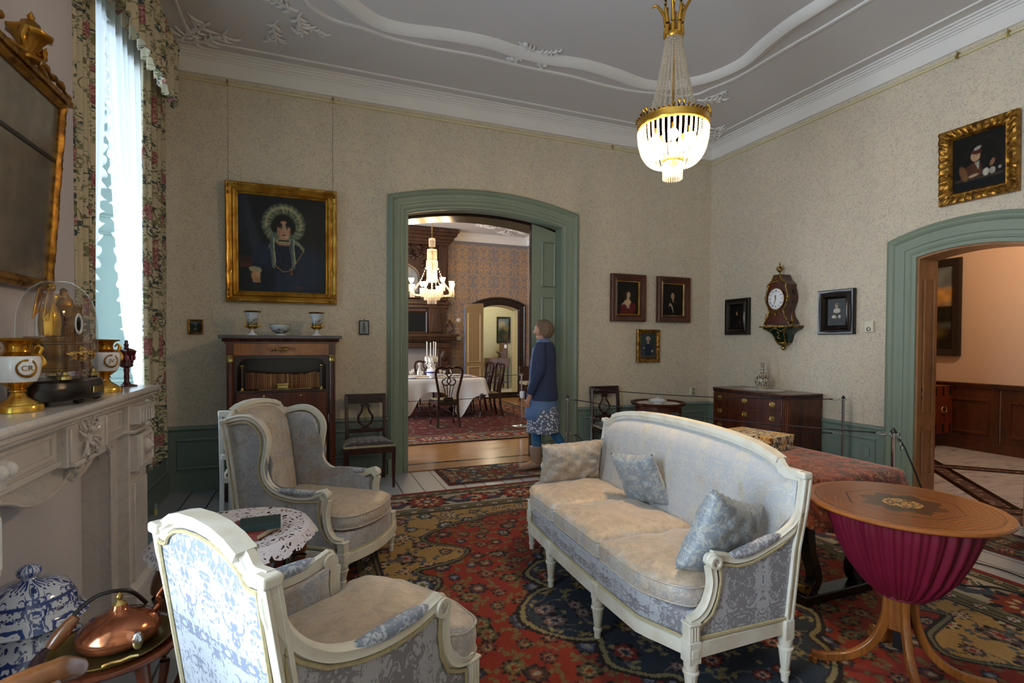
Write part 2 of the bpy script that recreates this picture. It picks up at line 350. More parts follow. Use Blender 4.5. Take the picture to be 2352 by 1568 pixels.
def painted_frame():
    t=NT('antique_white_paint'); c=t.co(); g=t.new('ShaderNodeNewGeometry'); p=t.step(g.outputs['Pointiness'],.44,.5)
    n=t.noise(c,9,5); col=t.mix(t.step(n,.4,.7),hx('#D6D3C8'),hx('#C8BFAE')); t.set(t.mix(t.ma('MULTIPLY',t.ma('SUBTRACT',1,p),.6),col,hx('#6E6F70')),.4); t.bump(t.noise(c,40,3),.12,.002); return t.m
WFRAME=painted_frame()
# ================= shell ==================
H4=4.13; XL,XR,YB,YF=-1.24,5.1875,5.64,-.42
def arc_pts(x0,x1,zc,za,d=0,n=24):
    hw=(x1-x0)/2; r=za-zc; R=(hw*hw+r*r)/(2*r); cx=(x0+x1)/2; cz=za-R; R2=R-d; a=x0+d; b=x1-d
    return [(lerp(a,b,i/n), cz+math.sqrt(R2*R2-(lerp(a,b,i/n)-cx)**2)) for i in range(n+1)]
BD=(.786,3.098,2.997,3.158); RD=(1.975,3.272,2.396,2.512)   # door outer outlines
CW=.215
def opening(d4,ins,lo,hi,top):
    x0,x1,zc,za=d4; a=arc_pts(x0,x1,zc,za,ins)
    return [(lo,0),(a[0][0],0)]+a+[(a[-1][0],0),(hi,0),(hi,top),(lo,top)]
struct(MB().prism(opening(BD,.2,XL-.5,XR+.5,H4),YB,6.1).build('wall_back',WPAPER))
struct(MB().prism(opening(RD,.24,YF,YB,H4),XR,XR+.27,'x').build('wall_right',WPAPER))
m=MB()
for b in ((YF,.1,0,H4),(1.45,3.75,0,H4),(5.12,YB,0,H4),(.1,1.45,0,.62),(.1,1.45,3.55,H4),(3.75,5.12,0,.62),(3.75,5.12,3.55,H4)): m.box(-1.75,XL,b[0],b[1],b[2],b[3])
struct(m.build('wall_left',WPAPER))
struct(MB().box(-1.25,-1.19,1.5,3.5,0,H4).build('wall_chimney_breast',BREAST))
struct(MB().box(XL-.5,XR+.5,YF-.2,YF,0,H4).build('wall_front',WPAPER))
struct(MB().box(XL-.51,XR+.51,YF-.2,6.1,H4,H4+.15).build('ceiling',CEIL))
struct(MB().box(XL-.5,XR,YF-.2,YB,-.1,0).build('floor',FLOOR))
# cornice
CP=[(0,3.94),(.022,3.942),(.024,3.955),(.03,3.965),(.036,3.99),(.045,4.03),(.055,4.062),(.066,4.064),(.067,4.078),(.086,4.082),(.088,4.096),(.106,4.1),(.108,4.113),(.135,4.117),(.137,4.13),(0,4.13)]
def cornice(name,x0,x1,y0,y1,m=PLAST,dz=0):
    return struct(MB().sweep([(-p,z+dz) for p,z in CP],[(x0,y0,0),(x1,y0,0),(x1,y1,0),(x0,y1,0)],closed=True).build(name,m,smooth=25))
cornice('trim_1',XL,XR,YF,YB)
# picture rail
struct(MB().sweep([(-.0,3.872),(-.02,3.876),(-.024,3.89),(-.014,3.9),(0,3.9)],[(XL,YF,0),(XR,YF,0),(XR,YB,0),(XL,YB,0)],closed=True).build('trim_2',CREAM))
# dado : local x along wall, y outwards(-y), built then placed
def dado(name,segs,Tm,mat=GREEND,hd=.6,panels=True):
    m=MB(); m.T=Tm
    for x0,x1 in segs:
        m.box(x0,x1,-.014,0,0,hd-.03); m.box(x0,x1,-.032,0,0,.165); m.box(x0,x1,-.026,0,.165,.182)
        m.prism([(-.0,hd-.075),(-.02,hd-.072),(-.022,hd-.03),(-.034,hd-.02),(-.04,hd-.005),(-.03,hd+.012),(0,hd+.02)],x0,x1,'x')
        if not panels: continue
        L=x1-x0; n=max(1,round(L/1.05)); w=L/n
        for k in range(n):
            a=x0+k*w+.09; b=x0+(k+1)*w-.09
            if b-a<.12: continue
            P=[(a,0,.215),(b,0,.215),(b,0,hd-.115),(a,0,hd-.115)]
            m.sweep([(-.008,.012),(.008,.012),(.012,.02),(0,.03),(-.012,.02)],P,up=(0,-1,0),closed=True)
            if b-a>.3:
                c=.035; i=.055; x_,X_,z_,Z_=a+i,b-i,.215+i,hd-.115-i; pts=[]
                for cx,cz,a0 in ((x_,z_,PI/2),(X_,z_,PI),(X_,Z_,1.5*PI),(x_,Z_,0)):
                    for q in range(5): an=a0-q*PI/8; pts.append((cx+c*math.cos(an),cz+c*math.sin(an)))
                m.prism(pts,-.024,-.012,'y')
    return struct(m.build(name,mat,smooth=30))
dado('trim_3',[(XL,.79),(3.095,XR)],T((0,YB,0)))
dado('trim_4',[(-5.64,-3.27),(-1.98,.42)],T((XR,0,0),-PI/2))
dado('trim_5',[(3.5,5.64)],T((XL,0,0),PI/2)); dado('trim_6',[(YF,1.5)],T((XL,0,0),PI/2))
# door casings : profile steps (inset from outer edge, projection)
CPR=[(0,0),(0,.035),(.022,.05),(.03,.062),(.045,.066),(.06,.055),(.068,.04),(.09,.036),(.115,.042),(.135,.036),(.14,.026),(.165,.024),(.17,.032),(.18,.034),(.19,.022),(.215,.02),(.215,-.08)]
def casing(name,d4,m,place,k=1,base=.17,n=24,pr=CPR):
    o=MB()
    x0,x1,zc,za=d4; loops=[]
    for ins,h in pr:
        a=arc_pts(x0,x1,zc,za,ins*k,n); loops.append([(a[0][0],h,0)]+[(x,h,z) for x,z in a]+[(a[-1][0],h,0)])
    N=len(loops[0]); vs=[p for l in loops for p in l]; fs=[(j*N+i,j*N+i+1,(j+1)*N+i+1,(j+1)*N+i) for j in range(len(loops)-1) for i in range(N-1)]
    o.T=place; o.add([(x,-y,z) for x,y,z in vs],fs)
    for s in (x0,x1-.15*k): o.box(s,s+.15*k,-.075,0,0,base)
    return struct(o.build(name,m,smooth=30))
casing('door_1',BD,GREEN,T((0,YB,0)))
casing('door_2',tuple([-RD[1],-RD[0],RD[2],RD[3]]),GREEN,T((XR,0,0),-PI/2),k=1.15)
# jambs / soffit of the back opening
def soffit(name,d4,ins,y0,y1,m,th=.03,Tm=None,legs=True):
    a=arc_pts(d4[0],d4[1],d4[2],d4[3],ins); b=arc_pts(d4[0],d4[1],d4[2],d4[3],ins+th)
    if legs: p=[(a[0][0],0)]+a+[(a[-1][0],0),(b[-1][0],0)]+b[::-1]+[(b[0][0],0)]
    else: p=a+b[::-1]
    o=MB(); o.T=Tm; o.prism(p,y0,y1); return struct(o.build(name,m,smooth=30))
soffit('trim_7',BD,.195,YB-.0,5.80,GREEN,.03)
BRN=plain('dark_brown_lacquer','#2B1C15',.18,var=.2)
soffit('trim_8',BD,.2,5.84,6.18,BRN,.05)
soffit('trim_9',tuple([-RD[1],-RD[0],RD[2],RD[3]]),.236,0,.27,DOORW,.03,T((XR,0,0),-PI/2))
# sliding door leaf in the pocket of the back opening
dl=thing('sliding_door','green panelled sliding door half pushed into the right side of the wide arched doorway','door',(0,5.82,0))
p=[(2.545,.012),(2.88,.012),(2.88,2.797),(2.72,2.845),(2.545,2.885)]
MB().prism(p,-.02,.02).build('door_leaf',GREEN,dl,bevel=.004)
for z0,z1 in ((2.12,2.66),(.95,1.98),(.2,.82)):
    m=MB().sweep([(-.014,0),(-.014,.012),(0,.02),(.014,.008),(.014,0)],[(2.69,-.02,z0),(2.86,-.02,z0),(2.86,-.02,z1),(2.69,-.02,z1)],up=(0,-1,0),closed=True)
    m.build('panel_moulding',GREEN,dl)
MB().box(2.535,2.546,-.024,.024,.012,2.88).build('edge_strip',BRN,dl)
# oak panels on hall door jamb
m=MB(); m.T=T((0,3.272-.245*1.0-.03,0))
for z0,z1 in ((.22,.62),(.80,2.02)):
    m.sweep([(-.008,0),(-.008,.006),(.008,.006),(.008,0)],[(XR+.07,0,z0),(XR+.21,0,z0),(XR+.21,0,z1),(XR+.07,0,z1)],up=(0,-1,0),closed=True)
struct(m.build('trim_10',DOORW)); 
m=MB()
for z in (.985,.915): m.box(XR+.055,XR+.075,2.995,3.003,z,z+.032)
struct(m.build('trim_11',BLACK))
# thresholds
t_=wood('threshold_oak','#7A4E22','#B07C3E',(.6,6,1),.3,ws=3)
m=MB().box(1.0,2.9,YB-.04,6.12,0,.012); struct(m.build('trim_12',t_)); struct(MB().box(1.0,2.9,5.88,5.93,.012,.014).build('trim_13',BRN))
# ============ windows ============
RECESS=plain('recess_green_paint','#9FB3AC',.45,var=.03)
for wi,(y0,y1) in enumerate(((3.75,5.12),(.1,1.45)),1):
    m=MB(); s=.1
    for a,b in ((y1,y1-s),(y0,y0+s)):
        sg=1 if a==y1 else -1
        m.prism([(XL,a),(XL,a-.012*sg),(-1.70,b-.012*sg),(-1.75,b),(-1.75,a)],.62,3.55,'z')
    m.box(-1.75,XL,y0,y1,3.5,3.56); m.box(-1.75,XL+.03,y0,y1,.6,.64)
    struct(m.build('window_%d'%wi,RECESS))
    # panels on far reveal
    m=MB()
    for z0,z1 in ((.72,1.1),(1.2,2.28),(2.42,3.42)):
        P=[(XL-.05,y1-.024,z0),(-1.64,y1-.107,z0),(-1.64,y1-.107,z1),(XL-.05,y1-.024,z1)]
        m.sweep([(-.015,0),(-.012,.012),(.012,.012),(.015,0)],P,up=(-.2,-1,0),closed=True)
    struct(m.build('trim_%d'%(13+wi),RECESS))
    m=MB(); a,b=y0+s,y1-s
    m.box(-1.72,-1.66,a,a+.07,.64,3.5).box(-1.72,-1.66,b-.07,b,.64,3.5).box(-1.72,-1.66,a,b,.64,.72).box(-1.72,-1.66,a,b,3.42,3.5).box(-1.72,-1.66,a,b,2.62,2.7)
    m.box(-1.715,-1.675,(a+b)/2-.03,(a+b)/2+.03,.7,3.45)
    for z in (1.35,1.98): m.box(-1.705,-1.68,a,b,z-.012,z+.012)
    struct(m.build('window_%d'%(wi+2),WHITEP)); struct(MB().box(-1.70,-1.696,a,b,.66,3.48).build('window_%d'%(wi+4),PANE))
# ============ ceiling stucco ============
CX,CY=1.975,2.62
def mirr(q):  # quarter curve (x>=CX side to right, top half) -> closed loop
    a=[(x,y) for x,y in q]; b=[(x,2*CY-y) for x,y in q][::-1]; r=a+b[1:] if abs(a[-1][1]-CY)<.02 else a+b
    l=[(2*CX-x,y) for x,y in r][::-1]; return r+l
def smoothloop(pts,n=6):
    P=[Vector((x,y,0)) for x,y in pts]; out=[]; N=len(P)
    for i in range(N):
        a,b,c,d=P[i-1],P[i],P[(i+1)%N],P[(i+2)%N]
        for k in range(n):
            t=k/n; out.append(.5*((2*b)+(c-a)*t+(2*a-5*b+4*c-d)*t*t+(3*b-3*c+d-a)*t**3))
    return out
big=[(2.14,4.47),(2.47,4.43),(2.84,4.46),(3.2,4.52),(3.45,4.48),(3.68,4.3),(3.82,4.1),(3.89,3.8),(3.83,3.49),(3.79,3.2),(3.8,2.9)]
sm=[(2.1,4.69),(2.45,4.68),(2.9,4.71),(3.26,4.7),(3.5,4.65),(3.75,4.62),(3.93,4.5),(3.98,4.34),(4.06,4.06),(4.07,3.7),(4.08,3.39),(4.1,3.0)]
m=MB(); lp=smoothloop(mirr(big)); m.sweep([(-.085,0),(-.08,-.02),(-.05,-.035),(-.045,-.028),(-.035,-.03),(-.01,-.055),(.02,-.05),(.06,-.02),(.08,0)],[(p.x,p.y,H4) for p in lp],closed=True); struct(m.build('trim_16',PLAST))
m=MB(); lp=smoothloop(mirr(sm)); m.sweep([(-.018,0),(-.012,-.014),(.012,-.014),(.018,0)],[(p.x,p.y,H4) for p in lp],closed=True); struct(m.build('trim_17',PLAST))
m=MB(); e=.26; m.sweep([(-.012,0),(-.008,-.012),(.008,-.012),(.012,0)],[(XL+e,YF+e,H4),(XR-e,YF+e,H4),(XR-e,YB-e,H4),(XL+e,YB-e,H4)],closed=True); struct(m.build('trim_18',PLAST))
def scroll(m,c,ang,L,w=.03,fl=1,leaves=6,seed=1,zz=H4):
    w*=.55; leaves=int(leaves*1.5)
    r=random.Random(seed); pts=[]; n=14; x,y,a=c[0],c[1],ang
    for i in range(n+1):
        pts.append((x,y,zz-.006)); a+=fl*(.55-1.25*i/n)*.45*(1 if i<9 else 3.2); st=L/n*(1 if i<9 else .55); x+=math.cos(a)*st; y+=math.sin(a)*st
    m.tube(pts,[w*(.55+.6*math.sin(PI*min(1,(i+1)/(n)))) for i in range(n+1)],6)
    for k in range(leaves):
        i=2+int(k*(n-3)/leaves); p=pts[i]; q=pts[i+1]; d=math.atan2(q[1]-p[1],q[0]-p[0])+(.9 if k%2 else -.9)*r.uniform(.7,1.2); l=L*r.uniform(.14,.26)
        m.tube([(p[0]+math.cos(d)*l*t,p[1]+math.sin(d+.25*t*(1 if k%2 else -1))*l*t,zz-.004-.014*math.sin(PI*t)) for t in (0,.3,.6,.85,1)],[w*.3,w*.75,w*.85,w*.5,w*.08],5)
    return m
def stucco(n,arr):
    m=MB()
    for a in arr: scroll(m,*a)
    return struct(m.build('trim_%d'%n,PLAST,smooth=60))
k=19
for sx in (1,-1):
    for sy in (1,-1):
        X=lambda x: CX+sx*(x-CX); Y=lambda y: CY+sy*(y-CY)
        A=lambda a: math.atan2(math.sin(a)*sy,math.cos(a)*sx); f=sx*sy
        # corner spray (runs along both walls) and cartouche
        stucco(k,[((X(5.0),Y(5.45)),A(PI-.12),.62,.028,f,8,1),((X(5.0),Y(5.45)),A(-PI/2+.12),.62,.028,-f,8,2),((X(4.9),Y(5.35)),A(PI+.7),.22,.02,f,3,3),((X(4.98),Y(5.4)),A(-.1),.12,.02,f,2,4)]); k+=1
        stucco(k,[((X(4.0),Y(4.62)),A(.9),.42,.03,f,7,5),((X(4.02),Y(4.6)),A(.2),.38,.03,-f,7,6),((X(4.18),Y(4.8)),A(.75),.5,.02,f,9,7),((X(3.98),Y(4.75)),A(1.9),.3,.025,f,4,8),((X(4.1),Y(4.5)),A(-.5),.26,.02,-f,4,9)]); k+=1
for sy in (1,-1):
    Y=lambda y: CY+sy*(y-CY)
    stucco(k,[((CX-.03,Y(4.47)),PI-.1 if sy>0 else PI+.1,.26,.045,-sy,5,11),((CX+.03,Y(4.47)),.1*sy,.26,.045,sy,5,12),((CX,Y(4.44)),sy*-1.2,.3,.022,1,7,13),((CX,Y(4.44)),sy*-1.9,.28,.022,-1,7,14),((CX-.05,Y(4.5)),sy*2.6,.2,.03,1,3,15)]); k+=1
# rail hooks
for n_,(x,y,rz) in enumerate(((-.718,YB-.03,0),(.235,YB-.03,0),(3.567,YB-.03,0),(4.042,YB-.03,0),(4.62,YB-.03,0),(XR-.03,2.72,1),(XR-.03,2.38,1))):
    t=MB(); d=(0,-1) if not rz else (-1,0)
    t.tube([(x-d[0]*.02,y-d[1]*.02,3.905),(x+d[0]*.01,y+d[1]*.01,3.91),(x+d[0]*.014,y+d[1]*.014,3.885),(x+d[0]*.01,y+d[1]*.01,3.86),(x+d[0]*.028,y+d[1]*.028,3.858),(x+d[0]*.034,y+d[1]*.034,3.875)],.007,6)
    o=t.build('picture_hook',BRASS); L=['above the left edge of the large portrait', 'above the right edge of the large portrait', 'above the left brown-framed portrait', 'between the two brown portraits', 'behind the chandelier', 'above the left side of the child painting', 'above the right side of the child painting'][n_]
    tag(o,'brass picture hook on the wall rail '+L,'hook','picture hooks on the rail')
# hanging wires of the large portrait
# ============ curtains ============
def chintz():
    t=NT('floral_chintz'); c=t.co(); s=t.sep(c); cc=t.comb(s[1],s[2],0); base=hx('#BDB194'); wc=t.mix(.12,cc,t.noise(cc,9,2,out=1))
    d=t.vor(wc,5.2,.85); rose=t.step(d,.30,.26); ring=t.ma('MULTIPLY',t.step(d,.56,.5),t.ma('SUBTRACT',1,rose))
    lf=t.ma('MULTIPLY',ring,t.step(t.noise(cc,26,2,.5,1.6),.5,.55)); lf2=t.ma('MULTIPLY',t.step(d,.7,.6),t.step(t.noise(cc,17,1,.5,2.5),.6,.63))
    stem=t.ma('MULTIPLY',t.step(t.ma('ABSOLUTE',t.ma('SUBTRACT',t.noise(cc,5,1,.5,1.2),.5)),.012,.006),t.step(t.noise(cc,3,1),.45,.5))
    pet=t.noise(t.mix(.5,cc,t.noise(cc,14,1,out=1)),34,2)
    col=t.mix(stem,base,hx('#6E6340')); col=t.mix(t.ma('MAXIMUM',lf,lf2),col,t.mix(t.step(t.noise(cc,9,1),.42,.58),hx('#2E3C3C'),hx('#74744E'))); col=t.mix(rose,col,t.ramp(pet,[(.35,hx('#5E2A2E')),(.52,hx('#96585A')),(.68,hx('#C8A08E'))]))
    t.set(col,.7,Sheen_Weight=.1); return t.m
CHINTZ=chintz()
def drape(name,x,y0,y1,z0,z1,n,amp,m,parent=None,fn=None,nu=None,nv=30,seed=0,hem=0):
    r=random.Random(seed); ph=[r.uniform(-.4,.4) for _ in range(9)]
    def f(u,v):
        a=y0(v) if callable(y0) else y0; b=y1(v) if callable(y1) else y1
        y=lerp(a,b,u); z=lerp(z0,z1,v); w=math.sin(2*PI*n*u+ph[int(u*8)]*.3+.5*math.sin(3*v+seed))+.35*math.sin(2*PI*n*2.3*u+1.7*v)
        if hem: z+=hem*(1-v)*math.sin(2*PI*n*u+1)
        return ((x(v) if callable(x) else x)+(amp(v) if callable(amp) else amp)*w,y,z)
    return MB().grid(nu or int(n*14),nv,f).build(name,m,parent,smooth=180)
d1=drape('drape',-1.2,3.5,3.79,.42,3.62,4.5,.022,CHINTZ,seed=1); tag(d1,'floral chintz curtain between the white chimney wall and the white voile','curtain')
d2=drape('drape',-1.15,4.63,5.2,.42,3.6,4,.035,CHINTZ,seed=3,hem=.02); tag(d2,'floral chintz curtain hanging beside the papered wall corner','curtain')
# near window curtains (beside the camera, out of frame, still in mirror)
v1=drape('valance',-1.01,3.3,4.97,3.33,3.8,13,.03,CHINTZ,seed=5,nv=8,hem=.03)
tag(v1,'gathered floral chintz pelmet along the top of the window','pelmet')
MB().box(-1.24,-.98,3.3,4.98,3.8,3.83).build('pelmet_board',CHINTZ,v1)
MB().grid(8,6,lambda u,v:(lerp(-1.0,-1.23,u)+0,4.975+.012*math.sin(9*u),lerp(3.4,3.8,v))).build('side_return',CHINTZ,v1)
sw=lambda v:max(0,1-v)
VR=[4.72,4.62,4.42,4.33,4.27,4.22,4.12,4.05]
def voile(label,ya,yb,lead,seed,zb,side):
    # ya,yb: functions of v (v=0 bottom)
    o=drape('voile_curtain',-1.225,ya,yb,zb,3.78,7,lambda v:.016+.006*v,VOILE,nu=90,nv=44,seed=seed); tag(o,label,'curtain')
    m=MB(); N=150; r=random.Random(seed)
    y=ya if side<0 else yb
    def f(u,v):
        k=u*N; z=lerp(zb,3.78,u); w=math.sin(k*1.25)+.5*math.sin(k*.53); return (-1.215+.02*v*math.sin(k*1.1+1),y(u)+side*v*(.034+.012*w),z+.012*v*math.cos(k*1.25))
    m.grid(N*3,4,f).build('ruffle',VOILE,o,smooth=180); return o
voile('white voile curtain with ruffled edge, swept to the right side of the window',lambda v:float(np.interp(1.02+v*2.76,[1.02,1.2,1.5,1.8,2.1,2.4,3.0,3.5],VR)),lambda v:4.98+.04*(1-v),0,11,1.02,-1)
voile('narrow white voile curtain hanging at the left side of the window opening',lambda v:3.60,lambda v:float(np.interp(1.55+v*2.23,[1.55,1.64,1.9,2.2,2.5,3.05,3.6],[3.72,3.8,3.88,3.95,4.0,4.06,4.09])),0,12,1.55,1)
tb=drape('voile_tail',-1.2,lambda v:4.72,lambda v:4.99,.98,1.1,5,.03,VOILE,nv=5,seed=13); tag(tb,'gathered white voile frill at the sill behind the mantelpiece','curtain frill')
CHX,CHY=1.975,2.46
# ============ fireplace ============
fp=thing('fireplace','pale marble fireplace with carved frieze and wide shelf on the left white wall','fireplace',(0,0,0))
m=MB(); prof=[(0,0),(.0,.012),(.006,.024),(.018,.03),(.030,.024),(.034,.012),(.028,0)]
def yslab(m,x0,x1,y0,y1,z0,z1): return m.box(x0,x1,y0,y1,z0,z1)
m.box(-1.19,-.795,1.73,3.515,1.138,1.17); m.build('mantel_shelf',MARB,fp,bevel=.014,seg=3)
m=MB(); m.box(-1.19,-.812,1.75,3.495,1.118,1.138).box(-1.19,-.83,1.77,3.475,1.10,1.118); m.build('shelf_moulding',MARB,fp,bevel=.006)
m=MB(); m.box(-1.19,-.868,1.8,3.4,.955,1.10); m.box(-1.19,-.855,1.8,3.4,.955,.975).box(-1.19,-.862,1.8,3.4,1.085,1.10)
for a,b in ((1.98,2.33),(2.81,3.06)):
    m.sweep([(-.008,0),(-.005,.009),(.005,.009),(.008,0)],[(-.868,a,.995),(-.868,b,.995),(-.868,b,1.075),(-.868,a,1.075)],up=(1,0,0),closed=True)
m.build('frieze',MARB,fp,bevel=.003)
m=MB(); m.box(-.9,-.835,2.38,2.77,.945,1.10).box(-.9,-.825,2.385,2.40,.96,1.09).box(-.9,-.825,2.75,2.765,.96,1.09).box(-.9,-.822,2.42,2.73,.938,.955)
m.build('keystone_block',MARB,fp,bevel=.004)
def leafrel(m,x,y,z,seed,n,R,ox=0):
    r=random.Random(seed)
    for k in range(n):
        a=k*2*PI/n; L=R*r.uniform(.8,1.15)*(1.5 if abs(math.cos(a))>.6 else .75); p=[]
        for i in range(5): t=i/4; aa=a+.5*t*(1 if math.cos(a)*math.sin(a)>0 else -1); p.append((x+.006+.012*math.sin(PI*t),y+math.cos(aa)*(.35+.65*t)*L,z+math.sin(aa)*(.35+.65*t)*L*.75))
        m.tube(p,[.003,.007,.008,.006,.002],5)
m=MB(); leafrel(m,-.835,2.565,1.03,3,16,.085); m.sph((-.835,2.565,1.03),.03,sx=.5,sy=.75,sz=1.35)
for k in range(18): a=k*PI/9; m.sph((-.83,2.565+.032*math.cos(a),1.03+.05*math.sin(a)),.005,seg=6,rings=4)
m.build('carved_cartouche',MARB,fp,smooth=60)
lam=[(1.87,.96),(3.09,.96),(3.09,0),(2.99,0),(2.99,.84),(2.975,.89),(2.93,.925),(2.87,.935),(2.8,.922),(2.72,.892),(2.65,.868),(2.58,.858),(2.54,.868),(2.52,.892),(2.5,.9),(2.49,.878),(2.46,.865),(2.38,.853),(2.27,.853),(2.18,.868),(2.1,.9),(2.02,.92),(1.94,.9),(1.91,.85),(1.9,0),(1.87,0)]
m=MB().prism(lam,-.93,-.885,'x').box(-1.0,-.93,2.99,3.09,0,.9); pth=[(-.884,y,z) for y,z in lam[3:24]]; m.tube(bez(pth,3),.008,6,up=(1,0,0)); m.build('scalloped_apron',MARB,fp,smooth=35,bevel=.004)
m=MB(); scr=lambda y,z,s: leafrel(m,-.885,y,z,int(y*100),9,.05)
scr(2.52,.925,1); m.build('apron_carving',MARB,fp,smooth=60)
PANEL=plain('fireboard_paint','#CFCAD2',.7,var=.03)
MB().box(-1.04,-1.0,1.87,3.09,0,.95).build('fireboard',PANEL,fp)
for y0,y1,cap in ((3.08,3.36,1),(1.62,1.87,1)):
    m=MB(); m.box(-1.19,-.835,y0,y1,.14,1.1); m.box(-1.19,-.82,y0+.035,y1-.035,.2,.7) 
    m.box(-1.19,-.80,y0-.015,y1+.015,0,.15).prism([(-.80,.15),(-.8,.165),(-.835,.2),(-.835,.15)],y0-.015,y1+.015,'y'); m.box(-1.19,-.808,y0-.01,y1+.01,.955,.972)
    m.build('pilaster',MARB,fp,bevel=.004)
    m=MB(); yc=(y0+y1)/2
    m.box(-.84,-.80,y0+.02,y1-.02,.76,.945); m.box(-.84,-.79,y0+.01,y1-.01,1.0,1.09)
    for k in range(4): m.box(-.79,-.784,y0+.04+k*.05,y0+.065+k*.05,1.005,1.065)
    m.sph((-.80,yc,.87),.033,sx=1,sy=1,sz=1.3); m.sph((-.775,yc,.87),.014); m.sweep([(-.012,0),(0,.014),(.012,0)],[(-.8,y0+.045,.79),(-.8,y1-.045,.79),(-.8,y1-.045,.93),(-.8,y0+.045,.93)],up=(1,0,0),closed=True)
    if y0<2:
        for k in range(4): m.sph((-.79,y1-.0-k*.05,1.055),.022,sz=1.1)
    m.build('carved_capital',MARB,fp,smooth=50,bevel=.003)
# ---- mantel ornaments ----
def gtext(s,size,m,parent,loc,rot,name,ext=.0006):
    c=bpy.data.curves.new(name,'FONT'); c.body=s; c.size=size; c.align_x='CENTER'; c.align_y='CENTER'; c.extrude=ext; c.materials.append(m)
    tmp=bpy.data.objects.new(name,c); COL.objects.link(tmp); dg=bpy.context.evaluated_depsgraph_get(); me=bpy.data.meshes.new_from_object(tmp.evaluated_get(dg)); bpy.data.objects.remove(tmp)
    me.name=name; o=bpy.data.objects.new(name,me); COL.objects.link(o); o.parent=parent; o.location=loc; o.rotation_euler=rot; return o
def mvase(loc,rz,label,mono):
    t=thing('porcelain_vase',label,'vase',loc,rz,'gilded white vases on the mantelpiece')
    m=MB().lathe([(.074,0),(.074,.02),(.07,.024)],seg=8); m.T=None
    m.lathe([(.056,.024),(.052,.03),(.026,.05),(.019,.066),(.025,.07),(.025,.074),(.02,.078),(.035,.09),(.049,.102),(.051,.105)],seg=28).build('gilded_foot',GOLDB,t,smooth=50)
    MB().lathe([(.0505,.104),(.058,.125),(.063,.155),(.0645,.175),(.060,.193),(.047,.204)],seg=32).build('vase_body',PORC,t,smooth=60)
    MB().lathe([(.059,.195),(.046,.206),(.037,.209),(.034,.218),(.036,.235),(.044,.245),(.062,.251),(.064,.256),(.056,.258),(.045,.25),(.04,.24)],seg=32,cap=False).build('gilded_neck',GOLDB,t,smooth=50)
    for s in (1,-1):
        m=MB(); m.tube(bez([(s*.055,0,.15),(s*.075,0,.165),(s*.072,0,.185),(s*.062,0,.2),(s*.068,0,.22),(s*.056,0,.232),(s*.046,0,.22)],4),[.006,.008,.009,.01,.01,.009,.008,.007,.006,.006,.006,.006,.007,.008,.008,.009,.008,.007,.006,.006,.005,.005,.004,.004,.004],8,up=(0,1,0))
        m.sph((s*.06,0,.143),.014,sx=.6,sz=1.5); m.build('handle',GOLDB,t,smooth=80)
    m=MB()
    for k in range(26):
        a=-PI*.40+k/25*PI*1.8; q=.028; th=q*math.cos(a+PI*.9)/.063; z=.152+q*math.sin(a+PI*.9); p=(.0625*math.sin(th),-.0632*math.cos(th),z)
        m.sph(p,.0045,sx=1,sy=.4,sz=1.2,seg=6,rings=4)
    m.build('laurel_wreath',GOLDD,t,smooth=60)
    gtext(mono,.026,GOLDD,t,(0,-.0638,.152),(PI/2,0,0),'monogram')
    return t
mvase((-.955,2.325,1.171),.78,'larger-looking near gilded white vase with wreath and monogram at the left picture edge','CR')
mvase((-.93,3.07,1.171),.75,'gilded white vase with wreath between the glass dome and the ruby goblet','JV')
RUBY=NT('ruby_glass'); RUBY=RUBY.set(hx('#4A0712'),.08,Transmission_Weight=.25,Coat_Weight=.6)
RUBL=plain('etched_ruby','#9A5560',.4,var=.3,vs=60)
t=thing('goblet','lidded ruby glass goblet at the window end of the mantelpiece','goblet',(-.935,3.415,1.171))
MB().lathe([(.05,0),(.05,.006),(.02,.014),(.012,.03),(.014,.05),(.012,.07),(.015,.09),(.013,.1),(.028,.108),(.032,.115),(.03,.122),(.038,.16),(.044,.185),(.045,.19)],seg=10,fl=None).build('bowl_and_foot',RUBY,t,smooth=50)
MB().lathe([(.046,.19),(.047,.194),(.03,.205),(.012,.21),(.009,.22),(.013,.228),(.009,.235),(.008,.242),(.009,.248),(.004,.254),(0.0001,.255)],seg=14).build('lid',RUBY,t,smooth=50)
m=MB()
for k in range(10): a=k*PI/5; m.sph((.0385*math.cos(a),.0385*math.sin(a),.158),.012,sx=.3 if abs(math.cos(a))>.7 else .9,sy=.3 if abs(math.sin(a))>.7 else .9,sz=1.3,seg=8,rings=5)
m.build('etched_band',RUBL,t)
# domed clock
t=thing('mantel_clock','gilt clock with winged figure under a glass dome on the mantelpiece','clock',(-.945,2.62,1.171))
sy=1.85
m=MB().lathe([(.125,.018),(.13,.024),(.13,.075),(.124,.084),(.124,.09),(.115,.094)],seg=48,sy=sy); m.build('oval_plinth',EBON,t,smooth=50)
for a in (.5,2.6,3.7,5.8,1.57,4.71): MB().sph((.105*math.cos(a),.105*math.sin(a)*sy,.011),.018,sz=.6).build('bun_foot',EBON,t)
MB().box(.128,.1335,-.055,.055,.04,.065).build('name_plate',BRASS,t,bevel=.001)
MB().lathe([(.116,.095),(.117,.12),(.117,.3),(.113,.36),(.1,.415),(.078,.455),(.05,.482),(.025,.494),(.0005,.498)],seg=48,sy=1.7,cap=False).build('glass_dome',GLASS,t,smooth=180)
for a in ((-.07,-.15),(.07,-.15),(-.07,.13),(.07,.13)): MB().lathe([(.014,.094),(.024,.1),(.024,.112),(.012,.118),(.008,.128)],(a[0],a[1],0),14).build('turned_foot',BRASS,t)
